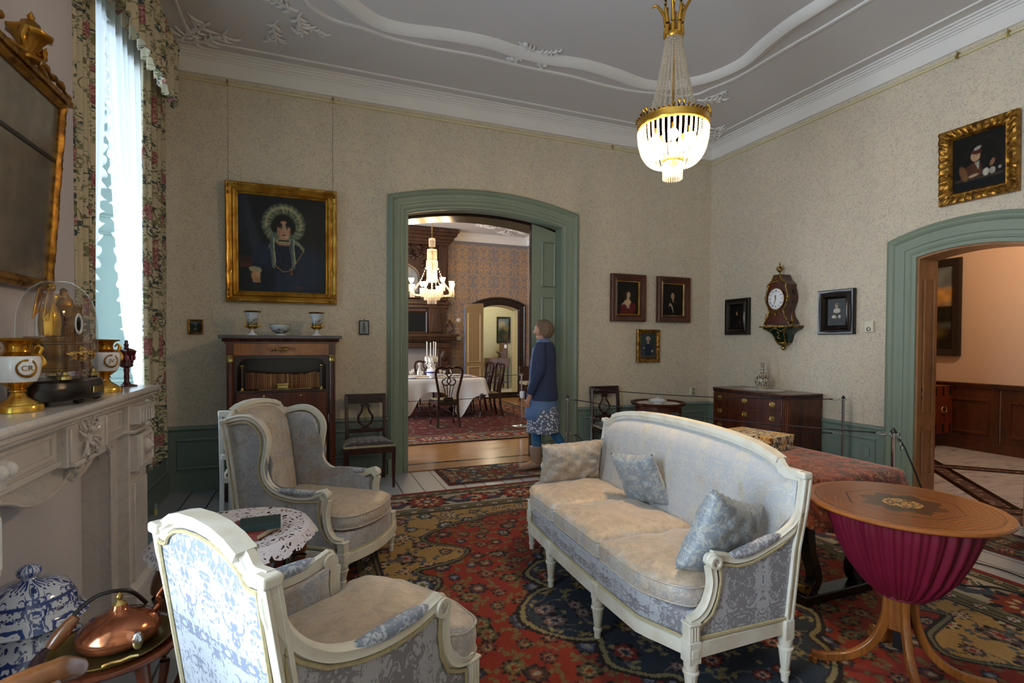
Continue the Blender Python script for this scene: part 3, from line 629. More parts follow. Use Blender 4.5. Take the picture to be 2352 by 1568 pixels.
m=MB().box(-.07,.07,-.17,.145,.128,.14).box(-.062,.062,-.16,.135,.14,.235).box(-.066,.066,-.165,.14,.235,.243).box(-.055,.055,-.15,-.03,.243,.265); m.build('gilt_base',GOLDD,t,bevel=.003)
m=MB(); leafrel(m,.062,.0,.19,5,14,.03); leafrel(m,.062,-.1,.19,6,10,.02); leafrel(m,.062,.09,.19,7,10,.02); m.sph((.06,0,.19),.018,sx=.4,sz=1.4); m.build('relief_mounts',GOLDB,t)
m=MB().box(-.045,.045,.0,.1,.243,.39).box(-.05,.05,-.005,.105,.385,.395).lathe([(.035,.395),(.03,.42),(.02,.43),(.012,.45),(.014,.46),(.0005,.47)],(0,.05,0),12); m.build('clock_pillar',GOLDD,t,bevel=.003)
MB().lathe([(.0001,.0),(.033,.0),(.036,.004),(.033,.008),(.024,.005)],seg=28,T=Matrix.Translation((.045,.05,.32))@Matrix.Rotation(PI/2,4,'Y')@Matrix.Diagonal((1.25,1,1,1)),cap=False).build('dial_ring',PORC,t,smooth=50)
m=MB(); m.lathe([(.03,0),(.034,.05),(.03,.09),(.02,.115),(.016,.125)],(0,-.075,.268),18,fl=(7,.08)); m.lathe([(.016,0),(.022,.02),(.024,.035),(.014,.046),(.006,.05)],(0,-.07,.39),14,sx=1.1,sy=.8)
m.sph((0,-.062,.458),.015,sz=1.2); m.sph((0,-.07,.466),.012,sz=.8)
m.tube(bez([(.018,-.068,.428),(.03,-.04,.42),(.02,-.01,.425),(.012,.015,.43)],4),.006,7); m.tube(bez([(-.018,-.068,.428),(-.028,-.04,.42),(-.015,-.01,.428)],4),.006,7)
m.tube(bez([(.004,-.06,.29),(.01,-.045,.275),(.006,-.06,.267)],4),.006,7); m.build('winged_figure',GOLDB,t,smooth=60)
for s in (1,-1):
    m=MB(); pl=[(-.085,.43),(-.1,.455),(-.125,.45),(-.15,.4),(-.175,.33),(-.15,.345),(-.125,.36),(-.105,.385)]; m.prism(pl,s*.012,s*.018,'x'); m.build('wing',GOLDB,t,bevel=.002)
# ---- gilt mirror ----
MIRR=NT('aged_mirror'); c=MIRR.co(); n=MIRR.noise(c,5,6,.7); MIRR=MIRR.set(MIRR.mix(MIRR.step(n,.4,.7),hx('#8C8884'),hx('#A8A49E')),.2,.72)
t=thing('wall_mirror','large gilt mirror with urn crest leaning over the mantelpiece','mirror',(-1.172,2.62,1.655),PI/2); t.rotation_euler=(math.radians(4.0),0,PI/2)
W2,HM=.5,.915
def framemesh(w,h,prof,nx=60,bump=0,seed=0,freq=40,y=0):
    # rectangular frame centred on x, z 0..h ; prof (inset, out). facing -y
    m=MB(); N=max(2,int(nx)); loops=[]; r=random.Random(seed)
    def loop(i): 
        c=[(-w/2+i,i),(w/2-i,i),(w/2-i,h-i),(-w/2+i,h-i)]; o=[]
        for k in range(4):
            a=c[k]; b=c[(k+1)%4]
            for j in range(N): o.append((lerp(a[0],b[0],j/N),lerp(a[1],b[1],j/N)))
        return o
    vs=[]; L=len(prof); n4=4*N
    for pi,p in enumerate(prof):
        for k,(x,z) in enumerate(loop(p[0])):
            b=0
            if bump and len(p)>2 and p[2]: b=bump*p[2]*(math.sin(k*freq/N+pi)*.6+r.uniform(-.6,.6))
            vs.append((x,y-p[1]-b,z))
    fs=[(j*n4+i,j*n4+(i+1)%n4,(j+1)*n4+(i+1)%n4,(j+1)*n4+i) for j in range(L-1) for i in range(n4)]
    m.add(vs,fs); return m
framemesh(1.0,HM,[(0,0),(0,.02),(.008,.03,1),(.016,.028),(.024,.036,1),(.034,.034),(.042,.024),(.05,.02),(.05,0)],90,.003,1,30).build('gilt_frame',GOLDD,t,smooth=50)
MB().box(-.455,.455,-.012,-.008,.045,.612).build('lower_mirror_plate',MIRR,t); MB().box(-.455,.455,-.012,-.008,.622,.87).build('upper_mirror_plate',MIRR,t)
MB().box(-.455,.455,-.018,-.006,.609,.625).build('dividing_bar',BLACK,t)
m=MB().box(-.52,.52,-.045,0,.9,.925); 
for s in (1,-1):
    m.tube(bez([(s*.5,-.03,.93),(s*.4,-.03,.965),(s*.3,-.03,.96),(s*.2,-.03,.985),(s*.1,-.03,.99)],5),[.012+.006*math.sin(i*1.7) for i in range(21)],8,up=(0,1,0))
m.build('cresting',GOLDD,t,smooth=60)
m=MB().lathe([(.04,0),(.045,.012),(.02,.03),(.03,.045),(.045,.07),(.06,.09),(.075,.1),(.075,.112),(.06,.118),(.035,.13),(.03,.15),(.01,.165),(.014,.175),(.0005,.2)],(.1,-.035,.925),16,fl=(8,.06)); 
for s in (1,-1): m.tube(bez([(.1+s*.07,-.05,1.03),(.1+s*.09,-.05,.98),(.1+s*.06,-.05,.94),(.1+s*.16,-.04,.925)],5),[.014,.016,.012,.016,.012,.015,.012,.014,.012,.013,.012,.011,.01,.009,.008,.006],7,up=(0,1,0))
m.build('urn_finial',GOLD,t,smooth=60)
# ---- blue and white jar ----
def bluewhite():
    t=NT('blue_white_porcelain'); c=t.co(); s=t.sep(c); an=t.ma('ARCTAN2',s[1],s[0]); v=t.comb(t.ma('MULTIPLY',t.ma('PINGPONG',an,PI/6),.17),s[2],0)
    n=t.noise(v,26,2,.5,2.2); f=t.step(n,.5,.54); band=t.ma('LESS_THAN',t.ma('PINGPONG',an,PI/6),.09); zb=t.step(t.ma('ABSOLUTE',t.ma('SUBTRACT',t.ma('FRACT',t.ma('MULTIPLY',s[2],6.5)),.5)),.46,.48)
    f2=t.ma('MAXIMUM',t.ma('MULTIPLY',f,t.ma('SUBTRACT',1,band)),t.ma('MULTIPLY',band,t.step(t.noise(c,70,2),.4,.5))); f3=t.ma('MAXIMUM',f2,zb)
    col=t.mix(f3,hx('#C3CBDA'),t.mix(t.noise(c,12,2),hx('#12205A'),hx('#2F4A92'))); t.set(col,.1,Coat_Weight=.5); return t.m
BW=bluewhite()
t=thing('ginger_jar','large blue and white lidded porcelain jar standing in front of the fireboard','jar',(-.825,2.06,.001))
MB().lathe([(.09,0),(.095,.02),(.12,.12),(.15,.24),(.164,.33),(.164,.39),(.152,.44),(.125,.48),(.108,.5),(.105,.53)],seg=60,fl=(6,.012)).build('jar_body',BW,t,smooth=60)
MB().lathe([(.105,.53),(.14,.535),(.148,.542),(.14,.55),(.12,.562),(.118,.6),(.1,.635),(.065,.655),(.025,.662),(.02,.672)],seg=60,fl=(6,.02)).build('lid',BW,t,smooth=60)
MB().sph((0,0,.69),.032,sz=.7,seg=16).build('knob',BW,t)
# ---- kettle table ----
t=thing('tray_table','low round mahogany table with brass tray top beside the fireplace','table',(-.545,1.85,0))
MB().lathe([(.12,.495),(.165,.498),(.185,.508),(.188,.516),(.18,.52),(.165,.515),(.14,.512)],seg=48).build('table_rim',MAHOG,t,smooth=50)
MB().lathe([(.0001,.514),(.12,.514),(.135,.517),(.15,.528),(.153,.526),(.138,.512)],seg=48,cap=False).build('brass_tray',gold('dull_brass','#5F5132','#84703F',.3,8,.05),t,smooth=50)
for k in range(4):
    a=PI/4+k*PI/2; c,s=math.cos(a),math.sin(a)
    MB().tube(bez([(c*.13,s*.13,.5),(c*.15,s*.15,.38),(c*.125,s*.125,.2),(c*.15,s*.15,.012)],6),[.02,.02,.019,.018,.017,.016,.015,.014,.013,.012,.012,.011,.011,.012,.012,.013,.014,.015,.016],8).build('leg',MAHOG,t,smooth=60)
m=MB().lathe([(.125,.14),(.125,.155)],seg=24); m.build('lower_shelf',MAHOG,t)
t=thing('kettle','polished copper kettle with turned wooden grip on the brass tray','kettle',(-.533,1.86,.516),.5)
MB().lathe([(.07,0),(.098,.012),(.108,.032),(.102,.052),(.08,.072),(.05,.086),(.028,.094),(.02,.108),(.018,.114)],seg=40).build('kettle_body',COPPER,t,smooth=70)
MB().lathe([(.019,.114),(.012,.12),(.006,.126),(.01,.133),(.008,.14),(.003,.148)],seg=16).build('lid',BRASS,t,smooth=60)
MB().tube(bez([(.08,.0,.05),(.105,.0,.075),(.1,.0,.1),(.12,0,.125)],6),[.013,.012,.012,.011,.01,.01,.009,.009,.008,.008,.008,.008,.008,.007,.007,.007,.007,.007,.008],8).build('spout',COPPER,t,smooth=80)
m=MB().tube(bez([(.075,.02,.08),(.03,.02,.135),(-.04,.02,.15),(-.09,.01,.13),(-.12,0,.10)],6),.006,8); m.build('handle_arc',IRONM if 'IRONM' in globals() else EBON,t,smooth=80)
MB().tube([(-.1,0,.115),(-.115,0,.1),(-.14,0,.07),(-.155,0,.05)],[.012,.017,.019,.014],12).build('wooden_grip',WALN,t,smooth=60)
m=MB().sph((.02,-.1,.045),.012); m.sph((.02,-.107,.03),.02,sx=.7,sy=.3,sz=1.2); m.build('silver_mount',CHROME,t)
tt=bpy.data.objects['tray_table']; MB().tube([(.055+x*.94-y*.34,-.135+x*.34+y*.94,.53+z) for x,y,z in ((-.04,0,0),(-.02,-.006,.006),(0,-.008,.004),(.02,-.006,.006),(.04,0,0))],.004,6).build('loop_handle',BRASS,tt)
# carved wooden arm of a chair in the bottom-left corner
t=thing('wooden_armchair','carved wooden chair arm entering at the bottom left corner','chair',(-.47,1.22,0),.2)
m=MB().tube(bez([(-.36,.14,.64),(-.2,.17,.665),(-.08,.2,.675),(-.01,.22,.68),(.03,.25,.655)],6),[.02,.022,.024,.024,.024,.024,.024,.025,.026,.027,.028,.028,.03,.03,.029,.028,.027,.026,.028,.028,.026,.024,.022,.018,.012],10,sx=1.0); m.build('arm',WALN,t,smooth=60)
MB().tube(bez([(-.02,.2,.665),(.0,.15,.58),(-.03,.12,.46),(-.01,.1,.4)],6),.018,8).build('arm_support',WALN,t,smooth=60)
MB().box(-.42,.02,-.3,.12,.38,.42).build('seat',WALN,t,bevel=.01)
for x,y in ((-.4,-.28),(0,-.28),(-.4,.1),(0,.1)): MB().tube([(x,y,.38),(x,y,.0)],[.02,.014],8,up=(0,1,0)).build('leg',WALN,t)
# ============ upholstered seating ============
FP=[(-.019,-.016),(.019,-.016),(.021,.002),(.013,.008),(.011,.015),(.004,.012),(-.004,.012),(-.011,.015),(-.013,.008),(-.021,.002)]
def scl(P,k): return [(a*k,b*k) for a,b in P]
def pad(outline,prof,c=None):
    # outline: xy list; prof: (scale, z [,xyz jitter])
    n=len(outline); cx,cy=c or (sum(p[0] for p in outline)/n,sum(p[1] for p in outline)/n); m=MB(); vs=[]
    for s,z in prof: vs+=[(cx+(x-cx)*s,cy+(y-cy)*s,z) for x,y in outline]
    fs=[(k*n+i,k*n+(i+1)%n,(k+1)*n+(i+1)%n,(k+1)*n+i) for k in range(len(prof)-1) for i in range(n)]
    fs+=[tuple(range(n-1,-1,-1)),tuple((len(prof)-1)*n+i for i in range(n))]; return m.add(vs,fs)
def rpoly(pts,n=5,r=.03):
    out=[]; N=len(pts)
    for i in range(N):
        a,b,c=Vector((*pts[i-1],0)),Vector((*pts[i],0)),Vector((*pts[(i+1)%N],0)); d1=(a-b); d2=(c-b); q=min(r,d1.length*.45,d2.length*.45)
        p=b+d1.normalized()*q; s=b+d2.normalized()*q
        for k in range(n+1): t=k/n; w=p*(1-t)**2+b*2*t*(1-t)+s*t*t; out.append((w.x,w.y))
    # subdivide long edges
    o2=[]
    for i in range(len(out)):
        a,b=out[i],out[(i+1)%len(out)]; L=math.dist(a,b); k=max(1,int(L/.04)); o2+=[(lerp(a[0],b[0],j/k),lerp(a[1],b[1],j/k)) for j in range(k)]
    return o2
def cushion(name,outline,z0,z1,crown,mat,parent,wob=.004,seed=0,pipe=None):
    e=.012; prof=[(.3,z0+.001),(.94,z0),(.985,z0+e*.5),(1.0,z0+e*1.2),(1.012,(z0+z1)/2),(1.0,z1-e*1.2),(.985,z1-e*.3),(.95,z1+crown*.2),(.85,z1+crown*.5),(.65,z1+crown*.8),(.4,z1+crown*.97),(.15,z1+crown)]
    m=pad(outline,prof); r=random.Random(seed); ph=r.uniform(0,6)
    for p in m.v: 
        if p.z>z1-e: p.z+=wob*(math.sin(p.x*31+ph)*math.sin(p.y*27+ph*2)+.5*math.sin(p.x*67+p.y*43))
    o=m.build(name,mat,parent,smooth=60)
    for z in (z0+e,z1-e*.6): MB().tube([(x,y,z) for x,y in pad(outline,[(1.004,0)]).v and [(q[0],q[1]) for q in pad(outline,[(1.006,0),(1.006,.1)]).v[:len(outline)]]],.0045,6,closed=True).build('piping',pipe or mat,o)
    return o
def turned_leg(x,y,h,name='leg',r=.03):
    P=[(r*.5,0,0),(r*.52,.03,0),(r*.66,.032,0),(r*.66,.045,0),(r*.5,.048,0),(r*.52,.05,1),(r*.85,h*.72,1),(r*.85,h*.74,0),(r*1.05,h*.76,0),(r*1.05,h*.80,0),(r*.82,h*.82,0),(r*.95,h*.9,0),(r*.95,h,0)]
    return MB().lathe([(a,b if b<h*.7 or True else b,c) for a,b,c in P],(x,y,0),32,fl=(10,.07))
def seatframe(t,p):
    """p: dict with hw(y) half width fn, side path etc."""
    hw=p['hw']; post=p['post']; arm=p['arm']; sup=p['sup']; z0,z1=p['rail']; h=p['legh']; yf=p['yf']; yr=p['yr']
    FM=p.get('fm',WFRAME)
    for s in (-1,1):
        xs=lambda y: s*hw(y)
        path=[(xs(y),y,z) for y,z in arm]; q=bez(path,6)
        m=MB().sweep(scl(FP,p.get('fk',1)),q,up=(s*1,0,0.001)); 
        sc_=arm[-1]; R=p.get('scr',.03); m2=spiral((sc_[0]-.004,sc_[1]-R*.75),R,R*.25,PI/2,-PI*1.75,22,x=xs(sc_[0]))
        m.sweep([(-.022,-.006),(.022,-.006),(.024,.004),(-.024,.004)],[(v[0],v[1],v[2]) for v in m2],up=(1,0,0)) if False else None
        m.tube([(v[0],v[1],v[2]) for v in m2],[.011-.0002*i for i in range(len(m2))],8,up=(1,0,0),sx=1)
        m.lathe([(.0001,-.026),(R*.95,-.026),(R,-.02),(R,.02),(R*.95,.026),(R*.6,.026),(R*.55,.021),(.0001,.021)],seg=20,cap=False,T=Matrix.Translation((xs(sc_[0]),sc_[0]-.004,sc_[1]-R*.75))@Matrix.Rotation(s*PI/2,4,'Y'))
        m.build('arm_rail',FM,t,smooth=50)
        path=[(xs(y),y,z) for y,z in sup]; MB().sweep(scl(FP,p.get('fk',1)*1.05),bez(path,6),up=(s,0,.001)).build('arm_support',FM,t,smooth=50)
        # rear post
        MB().sweep([(-.02,-.018),(.02,-.018),(.02,.018),(.008,.018),(.008,.012),(-.008,.012),(-.008,.018),(-.02,.018)],[(s*(hw(post[0][0])+p.get('bx',0)*k),y,z) for k,(y,z) in enumerate(post)],up=(s,0,.001)).build('rear_post',FM,t,smooth=35,bevel=.002)
        # side fabric: polygon inset
        poly=[(y,z) for y,z in p['side']]
        def off(th): return poly
        def shell(d,mat,name,par,e=.0):
            n=len(poly); cy=sum(a for a,b in poly)/n; cz=sum(b for a,b in poly)/n
            m=MB(); vs=[]; sgn=1 if d>0 else -1
            for k,(f,dd) in enumerate(((1,0),(1,abs(d)*.5),(.94,abs(d)*.9),(.8,abs(d)),(.4,abs(d)*1.05))): vs+=[(s*(hw(cy+(y-cy)*f)+sgn*dd),cy+(y-cy)*f,cz+(z-cz)*f) for y,z in poly]
            fs=[(k*n+i,k*n+(i+1)%n,(k+1)*n+(i+1)%n,(k+1)*n+i) for k in range(4) for i in range(n)]+[tuple(4*n+i for i in range(n))]
            return m.add(vs,fs).build(name,mat,par,smooth=60)
        o=shell(.006,p['mside'],'side_panel',t); shell(-.03,p['minner'],'inner_arm_upholstery',t)
        MB().tube([(s*(hw(y)+.01),y,z) for y,z in poly],.0065,6,closed=True,up=(s,0,0)).build('gimp_trim',GIMP,o)
        # arm pad
        a0,a1=p['pad']; pts=[(y,z) for (x,y,z) in [(v.x,v.y,v.z) for v in q] if a0<=y<=a1]; N=len(pts)
        if N>2:
            pp=[(xs(y),y,z+.012+.012*math.sin(PI*i/(N-1))) for i,(y,z) in enumerate(pts)]
            o=MB().tube(pp,[.024*max(.35,math.sin(PI*(i+.5)/N)**.35) for i in range(N)],12,up=(0,0,1)).build('arm_pad',p['mpad'],t,smooth=80)
    # seat rail closed path
    ff=p['front']; n=30; xf=hw(yf)
    fpts=[(lerp(-xf,xf,i/n),ff(lerp(-xf,xf,i/n))) for i in range(n+1)]
    path=[(x,y,0) for x,y in fpts]+[(hw(yr),yr,0),(-hw(yr),yr,0)]
    hz=z1-z0
    P=[(-.022,z0),(.016,z0),(.02,z0+hz*.2),(.012,z0+hz*.3),(.012,z0+hz*.65),(.02,z0+hz*.75),(.016,z1),(-.022,z1)]
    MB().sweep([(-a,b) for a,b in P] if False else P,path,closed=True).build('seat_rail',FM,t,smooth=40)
    outl=[(x*.985,y-.004) for x,y in fpts]+[(hw(yr)-.01,yr),(-hw(yr)+.01,yr)]
    dz=p['deck']; o=pad(outl,[(.9,z1-.01),(1,z1-.006),(1.0,z1),(1.012,(z1+dz)/2),(.985,dz-.01),(.93,dz)]).build('seat_deck',p['mside'],t,smooth=60)
    MB().tube([(x,y+.006,z1+.004) for x,y in fpts],.006,6).build('gimp_trim',GIMP,o)
    for s in (-1,1):
        MB().cb(s*hw(yf),yf,(h+z1+.004)/2,.055,.055,z1+.008-h).cb(s*hw(yf),yf+.028,(h+z1)/2,.034,.003,.034).cb(s*(hw(yf)+.028),yf,(h+z1)/2,.003,.034,.034).build('corner_block',FM,t,bevel=.004)
        zb=z1+.004; ab=p['armbase']; m=MB().cb(s*hw(yf),yf,(zb+ab)/2,.047,.047,ab-zb)
        for k in (-1,0,1): m.cb(s*hw(yf)+k*.013,yf+.024,(zb+ab)/2,.006,.004,ab-zb-.012).cb(s*(hw(yf)+.024),yf+k*.013,(zb+ab)/2,.004,.006,ab-zb-.012)
        m.cb(s*hw(yf),yf,ab+.003,.056,.056,.008); m.build('arm_base_block',FM,t,bevel=.002)
        MB().cb(s*hw(yr),yr,(h+z1+.004)/2,.05,.05,z1+.008-h).build('corner_block',FM,t,bevel=.004)
        for y in (yf,yr): turned_leg(s*hw(y),y,h).build('leg',FM,t,smooth=40)
    for x in p.get('mid',[]):
        MB().cb(x,ff(x)-.0,(h+z1+.004)/2,.05,.05,z1+.008-h).build('corner_block',FM,t,bevel=.004); turned_leg(x,ff(x),h).build('leg',FM,t,smooth=40)
    # back
    hb=p['hwb']; yb=p['yb']; top=p['ztop']; zl=p['zlow']; nu,nv=p.get('nb',40),14
    def surf(offs,ins,bul):
        def f(u,v):
            x=lerp(-hb+ins,hb-ins,u); zt=top(x)-ins*.6; z=lerp(zl,zt,v); e=max(0,1-(2*u-1)**4)**.5*max(0,1-(2*v-1)**6)**.5; return (x,yb(z)+offs+bul*e,z)
        return f
    m=MB().grid(nu,nv,surf(-.012,.012,-.006)); o=m.build('back_panel',p['mback'],t,smooth=60)
    b=[surf(-.018,.02,0)(i/39,1) for i in range(40)]; b=[surf(-.018,.02,0)(0,j/13) for j in range(13)]+b+[surf(-.018,.02,0)(1,1-j/13) for j in range(13)]
    MB().tube(b,.0055,6,up=(0,1,0)).build('gimp_trim',GIMP,o)
    MB().grid(nu,nv,surf(.01,.018,p.get('puff',.05))).build('back_upholstery',p['minback'],t,smooth=60)
    c=[(x,yb(z),z) for x,z in p['crest']]; MB().sweep(scl(FP,1.15),c,up=(0,-1,0)).build('crest_rail',FM,t,smooth=45)
    c2=[(x,yb(z),z+.014) for x,z in p['cap']]; N=len(c2); MB().sweep([(-.012,-.026),(.014,-.03),(.018,0),(.014,.03),(-.012,.026)],c2,up=(0,-1,0)).build('crest_cap',FM,t,smooth=45)
    MB().box(-hb,hb,yb(zl)-.018,yb(zl)+.018,zl-.03,zl+.005).build('lower_back_rail',FM,t,bevel=.004)
    for s in (-1,1): MB().cb(s*hb,yb(post_top(p))-.002,post_top(p)+.006,.05,.05,.03).build('ear_block',FM,t,bevel=.008,seg=3)
def post_top(p): return p['post'][-1][1]
def sym(pts): return [(-x,z) for x,z in pts[::-1]]+[(x,z) for x,z in pts]
# ---------- sofa ----------
def yb_s(z): return lerp(-.245,-.335,(z-.2)/.7)
sofa=thing('sofa','white framed three-seat sofa covered in worn silver-blue damask on the patterned rug','sofa',(1.633,2.376,.012),1.541)
ffs=lambda x: .24+.075*min(1,max(0,(.815-abs(x))/.2))**1.3*(1)+.03*(1-(x/.815)**2)
crs=[(0,.958),(.2,.955),(.4,.944),(.55,.926),(.64,.905),(.70,.882),(.715,.862),(.74,.85),(.815,.852)]
sofap=dict(hw=lambda y:.815,post=[(-.24,.2),(-.284,.56),(-.322,.72),(-.342,.85)],
  arm=[(-.335,.84),(-.328,.76),(-.31,.69),(-.275,.645),(-.2,.605),(-.13,.58),(-.05,.555),(.03,.55),(.09,.565),(.145,.578)],
  sup=[(.15,.54),(.14,.48),(.152,.42),(.178,.372),(.215,.345),(.25,.335)],rail=(.205,.26),legh=.185,yf=.24,yr=-.24,armbase=.33,
  side=[(-.245,.27),(-.265,.4),(-.295,.56),(-.315,.70),(-.27,.625),(-.2,.58),(-.13,.555),(-.05,.53),(.03,.525),(.09,.54),(.115,.54),(.11,.48),(.125,.41),(.15,.355),(.2,.32),(.215,.3),(.215,.27)],
  mside=DAM_SIDE,minner=DAM_WORN,mpad=DAM_SIDE,pad=(-.21,.07),front=ffs,deck=.365,mid=[-.272,.272],hwb=.815,yb=yb_s,zlow=.36,
  ztop=lambda x: np.interp(abs(x),[q[0] for q in crs],[q[1] for q in crs])-.01,mback=DAM_SIDE,minback=DAM_PALE,crest=sym(crs),cap=sym([q for q in crs if q[0]<.71]),nb=60,puff=.05,scr=.027)
seatframe(sofa,sofap)
for k in range(3):
    x0=-.79+k*.527; x1=x0+.516; n=8
    o=rpoly([(x0,-.24),(x1,-.24)]+[(lerp(x1,x0,i/n),min(ffs(lerp(x1,x0,i/n))+.012,.34)-(.03 if (k==0 and i==n) or (k==2 and i==0) else 0)) for i in range(n+1)],4,.03)
    cushion('seat_cushion',o,.368,.458,.045,DAM_SEAT,sofa,.006,k)
def pillow(name,label,loc,rot,w,h,th,mat,seed=0,pinch=.12):
    m=MB(); r=random.Random(seed); ph=[r.uniform(0,6) for _ in range(4)]
    def f(sg):
        def g(u,v):
            a,b=2*u-1,2*v-1; e=(max(0,1-a**4)**.55)*(max(0,1-b**4)**.55)
            x=a*w/2*(1-pinch*(1-b*b)*0+pinch*.5*(abs(b)**3)-pinch*.35*(1-b*b)); z=b*h/2*(1+pinch*.4*abs(a)**3-pinch*.3*(1-a*a))
            wr=.006*math.sin(11*a+ph[0]+3*b)*math.sin(9*b+ph[1])+.004*math.sin(23*a*b+ph[2])+ .005*(1-e)*math.sin(30*(a+b))
            return (x,sg*(th/2*e+.001)+wr*e,z+.004*(1-e)*math.sin(25*a+ph[3]))
        return g
    m.grid(26,26,f(1)); m.grid(26,26,f(-1)); o=m.build(name,mat,None,smooth=80)
    bm=bmesh.new(); bm.from_mesh(o.data); bmesh.ops.remove_doubles(bm,verts=bm.verts,dist=.0045); bmesh.ops.recalc_face_normals(bm,faces=bm.faces); bm.to_mesh(o.data); bm.free(); o.data.shade_smooth()
    o.location=loc; o.rotation_euler=rot; return tag(o,label,'cushion','loose cushions on the sofa')
def S2W(x,y,z):
    c,s=math.cos(1.541),math.sin(1.541); return (1.633+c*x-s*y,2.376+s*x+c*y,z+.012)
DAM_P1=damask('beige_worn_pillow_damask','#8F8E92','#AFA89E','#A39078',.2,rep=(.12,.12,.14),sc_=26,up=False)
DAM_P2=damask('grey_blue_pillow_damask','#7C8794','#A3A5A4','#9A8C78',.02,rep=(.1,.1,.12),sc_=24,up=False)
pillow('throw_pillow','beige rectangular cushion against the far arm of the sofa',S2W(.665,.02,.615),(.16,.0,PI+1.541-PI/2+.1-PI),.46,.27,.13,DAM_P1,1)
pillow('throw_pillow','grey damask cushion leaning tilted against the middle of the sofa back',S2W(.13,-.16,.62),(-.35,.16,1.541+.15),.34,.30,.11,DAM_P2,2)
pillow('throw_pillow','grey-blue damask cushion squeezed against the near scroll arm of the sofa',S2W(-.70,.0,.6),(.25,.35,.25),.38,.34,.14,DAM_P2,3)
# ---------- wing chair ----------
wing=thing('wing_armchair','white framed wing armchair in worn silver damask by the bookcase','armchair',(.06,3.498,.012),-2.21)
W_=[(-.47,.915),(-.415,.932),(-.36,.945),(-.3,.948),(-.25,.936),(-.205,.907),(-.17,.865),(-.158,.82),(-.165,.76),(-.178,.7),(-.185,.65),(-.175,.6),(-.15,.56),(-.11,.53),(-.06,.512),(.0,.502),(.08,.5),(.15,.51),(.2,.53),(.25,.545)]
wside=[(-.36,.21),(-.38,.4),(-.42,.65),(-.455,.89),(-.4,.908),(-.35,.918),(-.29,.918),(-.25,.9),(-.215,.865),(-.195,.82),(-.195,.76),(-.21,.7),(-.217,.64),(-.2,.58),(-.17,.535),(-.12,.5),(-.05,.482),(.05,.472),(.15,.48),(.205,.485),(.2,.42),(.215,.34),(.25,.28),(.3,.25),(.32,.22)]
cw=[(0,1.005),(.08,1.0),(.15,.985),(.2,.962),(.215,.94),(.235,.925),(.281,.92)]
yb_w=lambda z: lerp(-.36,-.47,(z-.2)/.72)
seatframe(wing,dict(hw=lambda y:.281 if y>0 else lerp(.281,.27,-y/.4),post=[(-.355,.17),(-.375,.35),(-.42,.65),(-.468,.91)],arm=W_,sup=[(.258,.5),(.246,.44),(.246,.38),(.262,.32),(.3,.275),(.357,.268)],rail=(.145,.2),legh=.135,yf=.357,yr=-.357,armbase=.262,
  side=wside,mside=DAM_WORN,minner=DAM_WORN,mpad=DAM_SIDE,pad=(-.08,.19),front=lambda x:.357+.07*(1-(x/.281)**2)**.8 if abs(x)<.281 else .357,deck=.31,hwb=.268,yb=yb_w,zlow=.31,
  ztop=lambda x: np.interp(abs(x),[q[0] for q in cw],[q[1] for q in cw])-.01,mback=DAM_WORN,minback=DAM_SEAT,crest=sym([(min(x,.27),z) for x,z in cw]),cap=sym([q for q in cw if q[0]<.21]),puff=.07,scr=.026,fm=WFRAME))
o=rpoly([(-.25,-.34),(.25,-.34),(.25,.24),(.262,.33),(.2,.4),(.1,.43),(0,.44),(-.1,.43),(-.2,.4),(-.262,.33),(-.25,.24)],4,.03)
cushion('seat_cushion',o,.315,.405,.035,DAM_SEAT,wing,.003,5)
# ---------- near bergere, seen from behind ----------
berg=thing('armchair','white framed armchair in blue and white damask seen from behind in the foreground','armchair',(.089,1.687,.006),-.993)
cb_=[(0,.93),(.08,.928),(.14,.918),(.19,.9),(.205,.885),(.225,.868),(.28,.87)]
cb_=[(0,.955),(.08,.95),(.14,.936),(.19,.912),(.203,.893),(.225,.88),(.28,.885)]
yb_b=lambda z: lerp(-.30,-.388,(z-.25)/.63)
seatframe(berg,dict(hw=lambda y:.28,post=[(-.30,.2),(-.315,.4),(-.35,.65),(-.388,.885)],
  arm=[(-.385,.86),(-.375,.8),(-.345,.74),(-.3,.69),(-.235,.645),(-.15,.615),(-.06,.6),(.03,.6),(.1,.612),(.155,.628)],
  sup=[(.175,.58),(.17,.52),(.18,.46),(.21,.41),(.255,.385),(.3,.38)],rail=(.2,.265),legh=.185,yf=.3,yr=-.3,armbase=.37,
  side=[(-.305,.28),(-.33,.5),(-.355,.68),(-.36,.72),(-.32,.675),(-.25,.625),(-.15,.59),(-.06,.575),(.03,.575),(.1,.588),(.15,.6),(.145,.52),(.155,.45),(.185,.39),(.24,.36),(.27,.35),(.27,.28)],
  mside=DAM_SIDE,minner=DAM_WORN,mpad=DAM_BACK,pad=(-.17,.11),front=lambda x:.3+.06*max(0,1-(x/.28)**2)**.8,deck=.37,hwb=.28,yb=yb_b,zlow=.3,
  ztop=lambda x: np.interp(abs(x),[q[0] for q in cb_],[q[1] for q in cb_])-.012,mback=DAM_BACK,minback=DAM_BACK,crest=sym(cb_),cap=sym([q for q in cb_ if q[0]<.2]),puff=.07,scr=.03,fk=1.1))
o=rpoly([(-.245,-.27),(.245,-.27),(.245,.16),(.265,.22),(.3,.26),(.28,.34),(.14,.385),(0,.395),(-.14,.385),(-.28,.34),(-.3,.26),(-.265,.22),(-.245,.16)],4,.03)
cushion('seat_cushion',o,.375,.485,.04,DAM_SEAT,berg,.003,6)
